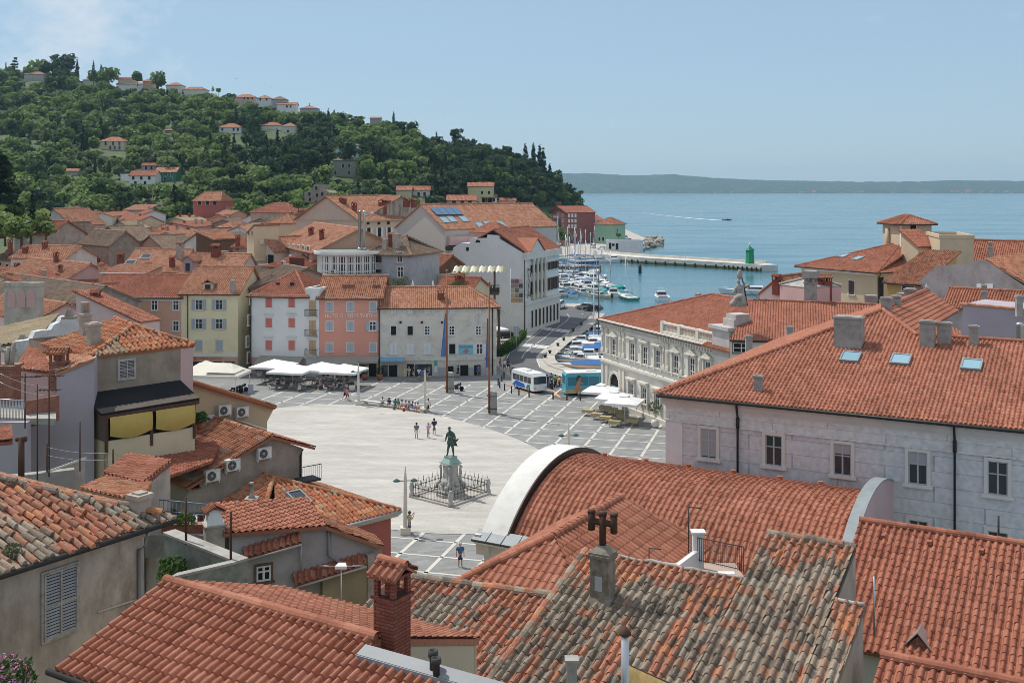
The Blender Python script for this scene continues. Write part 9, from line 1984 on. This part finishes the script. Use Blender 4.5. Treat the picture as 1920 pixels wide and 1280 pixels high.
for px,py,kd in((1050,555,'motor'),(1073,557,'motor'),(1125,558,'motor'),(1160,551,'motor'),(1085,545,'motor'),(1122,545,'motor'),(1045,540,'motor'),(1070,526,'motor'),(1140,536,'motor'),(1100,531,'motor'),(1056,537,'motor'),(1090,533,'motor'),(1160,543,'motor'),(1112,521,'motor'),(1080,517,'motor')):B(px,py,'small boat in the crowded raft of boats before the museum front',kd,rz=rb_.choice([95,110,80,-80,130,40]),Lg=rb_.uniform(5.5,7.5),W_=2.3,hc=rb_.choice(['white','white','blue','cream','navy']),cover=rb_.choice([None,None,COVB,COVG,CANVASC]))
for px,py in((1062,520),(1074,530),(1090,507),(1113,512),(1127,522),(1047,497),(1079,492),(1115,480)):B(px,py,'white sailing boat with bare mast in the crowded inner harbour','sail',rz=rb_.choice([95,80,110]),Lg=8.5,W_=2.6,mast=rb_.uniform(11,14))
for px,py in((1090,681),(1115,681),(1120,667),(1094,651),(1126,655),(1105,641),(1122,645),(1112,626),(1130,622),(1110,610),(1124,606)):B(px,py,'small boat squeezed into the quayside row',rb_.choice(['motor','open','open']),Lg=rb_.uniform(4.6,6),W_=1.8,hc=rb_.choice(['white','white','cyan','cream']),cover=rb_.choice([None,None,COVB,CANVAS]))
M3=[(1060,503,'long white yacht low in the far basin, nearest the jetty','sail',dict(Lg=11,W_=3.2,mast=15)),(1040,503,'white cruiser in the far basin by the museum columns','cruiser',dict(Lg=9,W_=3)),(1075,501,'white yacht beside the rusty jetty','sail',dict(Lg=10,W_=3,mast=13)),(1095,494,'blue-covered sailing boat beyond the rusty jetty','sail',dict(Lg=9,W_=2.8,mast=13,hc='blue')),(1122,493,'long white motor yacht moored near the breakwater root','cruiser',dict(Lg=14,W_=3.8)),(1150,490,'white flybridge yacht at the breakwater root','cruiser',dict(Lg=11,W_=3.6)),(1050,488,'sailing boat with the tallest far mast','sail',dict(Lg=12,W_=3.4,mast=17.5,mt=WHPAINT)),(1068,487,'sailing boat moored before the far quay, mid-group','sail',dict(Lg=9,W_=2.8,mast=12)),(1085,486,'blue-hulled sailing boat before the far quay','sail',dict(Lg=9,W_=2.8,mast=12.5,hc='blue')),(1105,487,'small sailing boat before the far quay beside the white motor yacht','sail',dict(Lg=8,W_=2.6,mast=11))]
for px,py,lb,kd,kw in M3:B(px,py,lb,kd,rz=rb_.choice([0,8,-6,170]),**kw)
B(1240,562,'white tripper boat with blue trim and a wire mast frame alone on the water','cruiser',rz=90,Lg=8,W_=3.2,hc='white');B(1420,552,'long white ferry boat with dark cabin windows behind the gable statue','cruiser',rz=175,Lg=16,W_=4.5)
q=G(1363,413,-1.5);q.z=-1.45;boat(q,R_(10),'small speedboat racing across the bay with a white wake','motor',7,2.4,'navy',group=None)
m=MB();wk=[(1360,413.4),(1340,412.4),(1310,410.2),(1270,406.5),(1230,402),(1200,398)];pts=[G(x,y,-1.47)for x,y in wk];vs=[]
for i,p in enumerate(pts):d=(pts[min(i+1,5)]-pts[max(i-1,0)]).normalized();n=V((-d.y,d.x,0));w_=[2.5,3.2,2.4,1.4,.9,.3][i];vs+=[p-n*w_,p+n*w_]
m.add(vs,[(2*i,2*i+1,2*i+3,2*i+2)for i in range(5)]);tag(m.build('wake',mat('foam',(.62,.70,.73),var=.2,scale=.3)),'white foam wake behind the speedboat','wake',None,'stuff')
# --------------- vehicles
CARP={n:mat('car_'+n,c,var=.03,rough=.25,spec=.6)for n,c in(('silver',(.42,.44,.46)),('white',(.74,.74,.74)),('dark',(.03,.035,.045)),('blue',(.05,.1,.25)),('grey',(.16,.17,.18)),('red',(.4,.03,.03)))}
TYRE=mat('tyre',(.015,.015,.015),var=.1)
def wheels(t,Lg,W_,r=.32,xs=(-.3,.31)):
 for x in xs:
  for s in(-1,1):
   m=MB();m.lathe([(r*.6,-.1),(r,-.1),(r,.1),(r*.6,.1)],(0,0,0),14,smooth=False);o=obj('wheel',m.mesh('wheel',TYRE),t,(Lg*x,s*(W_/2-.09),r));o.rotation_euler=(R_(90),0,0)
   m=MB();m.lathe([(r*.58,-.115),(r*.58,.115)],(0,0,0),10,smooth=False);obj('rim',m.mesh('rim',STEEL),o)
def car(loc,rz,label,col='silver',kind='car',group=None):
 t=thing('parked_car' if kind=='car' else 'parked_van',label,'car' if kind=='car' else 'van',loc,rz,group);Lg,W_=(4.3,1.75)if kind=='car' else(4.8,1.9)
 pr_=[(-2.1,.35),(-2.12,.75),(-1.95,.95),(-1.75,1.0),(1.0,.95),(1.85,.82),(2.12,.6),(2.12,.32)]if kind=='car' else[(-2.4,.35),(-2.4,1.0),(-2.38,1.1),(1.5,1.1),(2.2,.95),(2.4,.65),(2.4,.32)]
 cab=[(-1.85,.98),(-1.45,1.42),(.25,1.45),(1.05,.95)]if kind=='car' else[(-2.36,1.1),(-2.3,1.9),(.9,1.95),(1.75,1.08)]
 m=MB();w2=W_/2;n=len(pr_);m.prism([(x,-w2,z)for x,z in pr_],(0,W_,0));n=0
 vs=[(x,-w2*(.98 if z<1.12 else.82),z)for x,z in cab]+[(x,w2*(.98 if z<1.12 else.82),z)for x,z in cab];m.add(vs,[(0,1,2,3),(7,6,5,4),(1,5,6,2),(0,4,5,1),(2,6,7,3)]);obj('body',m.mesh('body',CARP[col]),t)
 m=MB();(x0,z0),(x1,z1),(x2,z2),(x3,z3)=cab;k=.86
 for s in(-1,1):m.add([(x0*.93,s*(w2*.965+.012),z0+.06),(x1*.95,s*(w2*.845+.012),z1-.07),(x2*.97,s*(w2*.845+.012),z2-.07),(x3*.93,s*(w2*.965+.012),z3+.06)],[(0,1,2,3)])
 m.add([(x3-.02,-w2*.85,z3+.05),(x3-.02,w2*.85,z3+.05),(x2+.1,w2*.75,z2-.05),(x2+.1,-w2*.75,z2-.05)],[(0,1,2,3)]);m.add([(x0-.03,-w2*.85,z0+.08),(x0-.03,w2*.85,z0+.08),(x1-.04,w2*.72,z1-.06),(x1-.04,-w2*.72,z1-.06)],[(0,1,2,3)]);obj('window',m.mesh('window',GLASS),t)
 for s in(-1,1):m=MB();m.cbox((2.06 if kind=='car' else 2.36,s*.6,.68),(.14,.35,.16));obj('headlight',m.mesh('headlight',WHPAINT),t);m=MB();m.cbox((-2.08 if kind=='car' else-2.38,s*.62,.82),(.1,.3,.2));obj('tail_light',m.mesh('tail_light',CARP['red']),t)
 wheels(t,Lg,W_);return t
car(G(1049,578),R_(75),'white van parked stern-on at the quay edge before the round-topped cruiser','white','van');car(G(1097,580),R_(160),'silver estate car parked at the quay edge among the boats','silver');car(G(1036,572),R_(80),'dark blue car beside the white van at the quay edge','blue');car(G(1112,583),R_(150),'dark car half hidden behind the silver estate car','dark')
car(G(986,711),R_(115),'dark grey car with a red rear light behind the small white bus','grey');car(G(945,752)+V((0,60,0)),R_(30),'dark car in the shade at the museum pavement','dark')
for i,(px,py,c,k)in enumerate(((1037,461,'silver','car'),(1046,461,'white','car'),(1055,462,'dark','car'),(1063,461,'grey','car'),(1083,458,'blue','car'),(1102,452,'dark','car'),(1112,465,'white','van'),(1128,468,'white','car'),(1172,448,'white','van'),(1180,452,'silver','car'))):car(G(px,py,0),R_([90,85,95,90,20,15,100,175,60,30][i]),'%s %s parked on the far quay, %s from the apartment block side'%({'dark':'black'}.get(c,c),k,ORD[i]),c,k,'cars on the far quay')
q=P(783,308,hitY(783,310));car(q,R_(185),'white van parked on the wooded slope above the orange-roofed porch house','white','van')
def bus(p0,rz,label,Lg,W_,Hh,body,deco):
 t=thing('bus',label,'bus',p0,rz);m=MB();x=Lg/2;w2=W_/2
 pr_=[(-x,.35),(-x,Hh-.25),(-x+.2,Hh),(x-.45,Hh),(x-.15,Hh-.3),(x,1.2),(x,.35)];m.prism([(a,-w2,b2)for a,b2 in pr_],(0,W_,0));obj('body',m.mesh('body',body),t)
 m=MB();m.box((-x+.15,-w2+.1,Hh+.001),(x-.6,w2-.1,Hh+.08));m.cbox((-x*.2,0,Hh+.16),(1.4,.9,.16));obj('roof',m.mesh('roof',WHPAINT),t)
 wheels(t,Lg,W_,.42,(-.3,.28));return t
bb1=bus(G(992,731)+UP*0,R_(-60),'small white bus with a blue wave stripe leaving the square',5.8,2.1,2.5,HULLC['white'],None);x,w2=2.9,1.05
bw_=MB()
for s in(-1,1):
 for i in range(5):bw_.box((-x+.3+i*.98,s*w2-.012,1.25),(-x+1.17+i*.98,s*w2+.012,2.05))
bw_.add([(x+.015,-w2*.9,1.25),(x+.015,w2*.9,1.25),(x-.14,w2*.9,2.2),(x-.14,-w2*.9,2.2)],[(0,1,2,3)]);bw_.add([(-x-.01,-w2*.8,1.4),(-x-.01,w2*.8,1.4),(-x-.01,w2*.8,2.1),(-x-.01,-w2*.8,2.1)],[(0,1,2,3)]);obj('window',bw_.mesh('window',GLASS),bb1)
m=MB()
for s in(-1,1):m.prism([(-x+.2,s*(w2+.008),.5),(-x+2.6,s*(w2+.008),.45),(x-2.2,s*(w2+.008),.55),(-x+3.4,s*(w2+.008),1.0),(-x+1.2,s*(w2+.008),1.2)],(0,s*.006,0))
obj('wave_stripe',m.mesh('wave_stripe',mat('bus_blue',(.03,.13,.5),var=.1)),bb1);m=MB()
for s in(-1,1):m.prism([(x-2.0,s*(w2+.008),.5),(x-1.1,s*(w2+.008),.5),(x-.9,s*(w2+.008),1.1),(x-1.6,s*(w2+.008),1.0)],(0,s*.006,0))
obj('green_patch',m.mesh('green_patch',mat('bus_green',(.02,.25,.12),var=.1)),bb1)
for s in(-1,1):m=MB();m.cbox((x+.0,s*.85,.75),(.06,.3,.2));obj('headlight',m.mesh('headlight',STEEL),bb1)
AZ=mat('bus_turquoise',(.09,.42,.55),var=.12,scale=.6,rough=.3);bb2=bus(G(1120,738),R_(8),'turquoise holiday-painted coach with a white roof standing by the town hall',9.0,2.5,2.95,AZ,None);x,w2=4.5,1.25
m=MB()
for i in range(6):m.box((-x+.3+i*1.42,-w2-.012,1.35),(-x+1.62+i*1.42,-w2+.01,2.5))
m.box((-x-.012,-w2*.8,1.5),(-x+.01,w2*.8,2.6));obj('window',m.mesh('window',mat('bus_tint',(.06,.2,.28),var=.1,rough=.1)),bb2)
m=MB();m.box((-x+.02,-w2-.01,.36),(x-.3,-w2+.005,.85));obj('sand_stripe',m.mesh('sand_stripe',mat('sand_paint',(.5,.42,.25),var=.15)),bb2)
m=MB();y=-w2-.02;m.prism([(-3.3,y,.6),(-2.2,y,.55),(-2.0,y,.8),(-2.6,y,1.2),(-2.5,y,1.9),(-2.8,y,2.1),(-3.05,y,1.6),(-3.4,y,1.0)],(0,.006,0));m.prism([(-2.65,y,1.75),(-2.1,y,1.45),(-2.05,y,1.55),(-2.6,y,1.95)],(0,.005,0));m.prism([(-2.75,y,2.1),(-2.5,y,2.1),(-2.45,y,2.45),(-2.7,y,2.5)],(0,.006,0));obj('painted_bather',m.mesh('painted_bather',mat('painted_skin',(.5,.26,.15),var=.1)),bb2)
m=MB();y=-w2-.03;m.prism([(-3.0,y,1.9),(-2.75,y,2.2),(-2.45,y,2.5),(-2.6,y,2.75),(-2.95,y,2.65),(-3.15,y,2.2)],(0,.006,0));obj('painted_hair',m.mesh('painted_hair',HAIR['brown']),bb2);m=MB();m.prism([(-3.7,y,2.6),(-3.3,y,2.85),(-3.6,y,2.9)],(0,.006,0));m.prism([(-2.3,y,2.9),(-1.9,y,2.85),(-1.8,y,2.5),(-2.1,y,2.75)],(0,.006,0));obj('painted_leaf',m.mesh('painted_leaf',CLO['green']),bb2)
m=MB();m.box((.4,-w2-.025,.5),(.46,-w2-.013,2.7));m.box((1.5,-w2-.025,.5),(1.56,-w2-.013,2.7));obj('door_seam',m.mesh('door_seam',DARK),bb2)
def moto(px,py,rz,label,col,rider=None):
 q=G(px,py);t=thing('motorcycle',label,'motorcycle',q,R_(rz),'motorcycles at the bus stop')
 for x in(-.7,.7):m=MB();m.lathe([(.2,-.06),(.31,-.06),(.31,.06),(.2,.06)],(0,0,0),14,smooth=False);o=obj('wheel',m.mesh('wheel',TYRE),t,(x,0,.31));o.rotation_euler=(R_(90),0,0)
 m=MB();m.tube([(-.6,0,.75),(-.1,0,.7),(.3,0,.85),(.5,0,.8)],[.12,.16,.19,.1],8);m.cbox((0,0,.42),(.5,.3,.35));m.tube([(.45,0,.95),(.7,0,.31)],.05,5);m.tube([(-.1,0,.4),(-.7,0,.31)],.05,5);obj('body',m.mesh('body',col),t);m=MB();m.tube([(.4,-.35,1.05),(.45,0,1.0),(.4,.35,1.05)],.025,5);m.cbox((.58,0,.95),(.1,.3,.3));obj('handlebar',m.mesh('handlebar',DARK),t)
 if rider:person(0,0,rider[0],'sit',rider[1],'black','dark',R_(rz+90),shorts=False,at=q+UP*.33)
moto(1026,724,100,'black motorcycle nearest the small white bus',CARP['dark'],('motorcyclist in black on the black motorcycle nearest the white bus','black'));moto(1034,721,95,'silver-grey motorcycle in the middle of the bikes',CARP['grey'],('motorcyclist in dark grey in the middle of the bikes','grey'));moto(1041,724,80,'black and chrome motorcycle in front of the turquoise coach',CARP['dark'],('motorcyclist in a bright green vest','green'));moto(1049,722,85,'orange motorcycle beside the turquoise coach',mat('moto_orange',(.5,.2,.03),var=.05));moto(1031,728,110,'dark motorcycle standing forward of the others',CARP['dark']);moto(856,733,20,'scooter leaning beside the stone post of the nearer flagpole',CARP['dark']);moto(452,735,40,'dark scooter parked under the edge of the cream canopy',CARP['dark']);moto(442,738,30,'second dark scooter parked under the cream canopy',CARP['dark'])
for i,(px,py)in enumerate(((1031,664),(1046,650),(1057,640),(1022,672),(1075,622),(1090,610))):q=G(px,py);t=thing('mooring_bollard','squat black mooring bollard on the quay kerb','mooring bollard',q+UP*.1,0,'mooring bollards on the kerb');m=MB();m.lathe([(.22,0),(.16,.3),(.3,.4),(.25,.55),(.05,.6)],(0,0,0),8);obj('post',m.mesh('post',DARK),t)
qr=[G(1065,632),G(1090,612),G(1117,588)];rl_=Block('quay_railing','thin dark railing along the quay beyond the second crossing','railing',qr[1]);m=MB()
for a,b2 in zip(qr[:-1],qr[1:]):
 for i in range(12):p=a+(b2-a)*i/12;m.tube([p,p+UP*1.0],.03,4)
 for z in(1.0,.55):m.tube([a+UP*z,b2+UP*z],.025,4)
rl_.add(m,'railing',IRON)
for px,py,pt_,lb in((957,640,503,'white bare flagpole against the museum wall beside the picture panel'),(935,610,505,'thin white pole against the museum wall farther from the picture panel')):q=G(px,py);t=thing('white_pole',lb,'flagpole',q);m=MB();m.tube([(0,0,0),(0,0,(py-pt_)*q.y/F)],[.09,.05],6);obj('pole',m.mesh('pole',WHPAINT),t)
q=G(968,660);t=thing('road_sign','grey-backed road sign on a pole by the hedge','sign',q);m=MB();m.tube([(0,0,0),(0,0,4.2)],.05,5);obj('pole',m.mesh('pole',STEEL),t);m=MB();m.box((-.45,-.03,2.6),(.45,.03,4.3));obj('board',m.mesh('board',GREYPAINT),t)
rf_=random.Random(4);fb_=MB();fb_.box((-6,-5,0),(6,5,6));fbm=fb_.mesh('wall',OFFWH);fr_m=MB();fr_m.prism([(-7,-6,6),(7,-6,6),(7,0,9.5),(-7,0,9.5)],(0,0,.4));fr_m.prism([(-7,6,6),(7,6,6),(7,0,9.5),(-7,0,9.5)],(0,0,.4));frm=fr_m.mesh('roof',T_NEW)
for i in range(120):
 if i<85:px=rf_.triangular(1690,1935,1830);py=rf_.uniform(344,361)
 elif i<105:px=rf_.uniform(1450,1700);py=rf_.uniform(350,361)
 else:px=rf_.uniform(1330,1900);py=361.5
 Y=YF+900*min(1,max(0,(362.4-py)/20));z=H-(py-HY)*Y/F;o=thing('seaside_house','tiny pale house with a red roof on the far shore','house',((px-CX)*Y/F,Y-30,z),rf_.uniform(-.5,.5),'houses on the far shore');sc=rf_.uniform(.8,1.7);o.scale=(sc*1.3,sc,sc*.8);obj('wall',fbm,o);obj('roof',frm,o)
for px,yt,yb_,lb in((1226,316,328,'tall thin transmitter mast on the far hill'),(1243,320,328,'shorter transmitter mast on the far hill')):Y=YF+800;q=P(px,yb_,Y);t=thing('transmitter_mast',lb,'mast',q);m=MB();m.tube([(0,0,-10),(0,0,(yb_-yt)*Y/F)],1.0,4);obj('mast',m.mesh('mast',GREYPAINT),t)
def bird(px,py,Y,lb):q=P(px,py,Y);m=MB();m.add([(-.6,0,.18),(-.25,.1,.1),(0,.12,0),(.25,.1,.1),(.6,0,.15),(.25,-.08,.08),(0,-.22,0),(-.25,-.08,.08),(0,0,-.07)],[(0,1,7),(1,2,6,7),(2,3,5,6),(3,4,5),(2,8,6)]);o=m.build('bird',CLO['black'],None,loc=q,rz=.4);tag(o,lb,'bird')
bird(444,148,150,'dark bird gliding over the hilltop houses');bird(508,165,240,'tiny dark bird above the pink hilltop house');bird(833,215,260,'tiny dark bird in the clear sky over the cape')
q=P(1737,541,118);gull=MB();gull.lathe([(.03,0),(.12,.05),(.14,.15),(.06,.28),(.07,.34),(.02,.4)],(0,0,.1),8);gull.tube([(0,0,.2),(.35,0,.22)],[.09,.02],6);o=gull.build('seagull',WHPAINT,None,loc=q);tag(o,'white seagull perched by the concrete chimneys of the seamed roof','bird')
# --------------- haze over the bay
hz=bpy.data.materials.new('haze');hz.use_nodes=True;nt=hz.node_tree;nt.nodes.clear();oo=nt.nodes.new('ShaderNodeOutputMaterial');pv=nt.nodes.new('ShaderNodeVolumePrincipled');pv.inputs['Color'].default_value=(.5,.78,1.0,1);pv.inputs['Density'].default_value=6.8e-5;pv.inputs['Anisotropy'].default_value=.2;nt.links.new(pv.outputs[0],oo.inputs['Volume'])
m=MB();m.box((-6000,-60,-8),(9000,9800,215));o=m.build('haze',hz);tag(o,'thin blue summer haze','haze',None,'stuff')
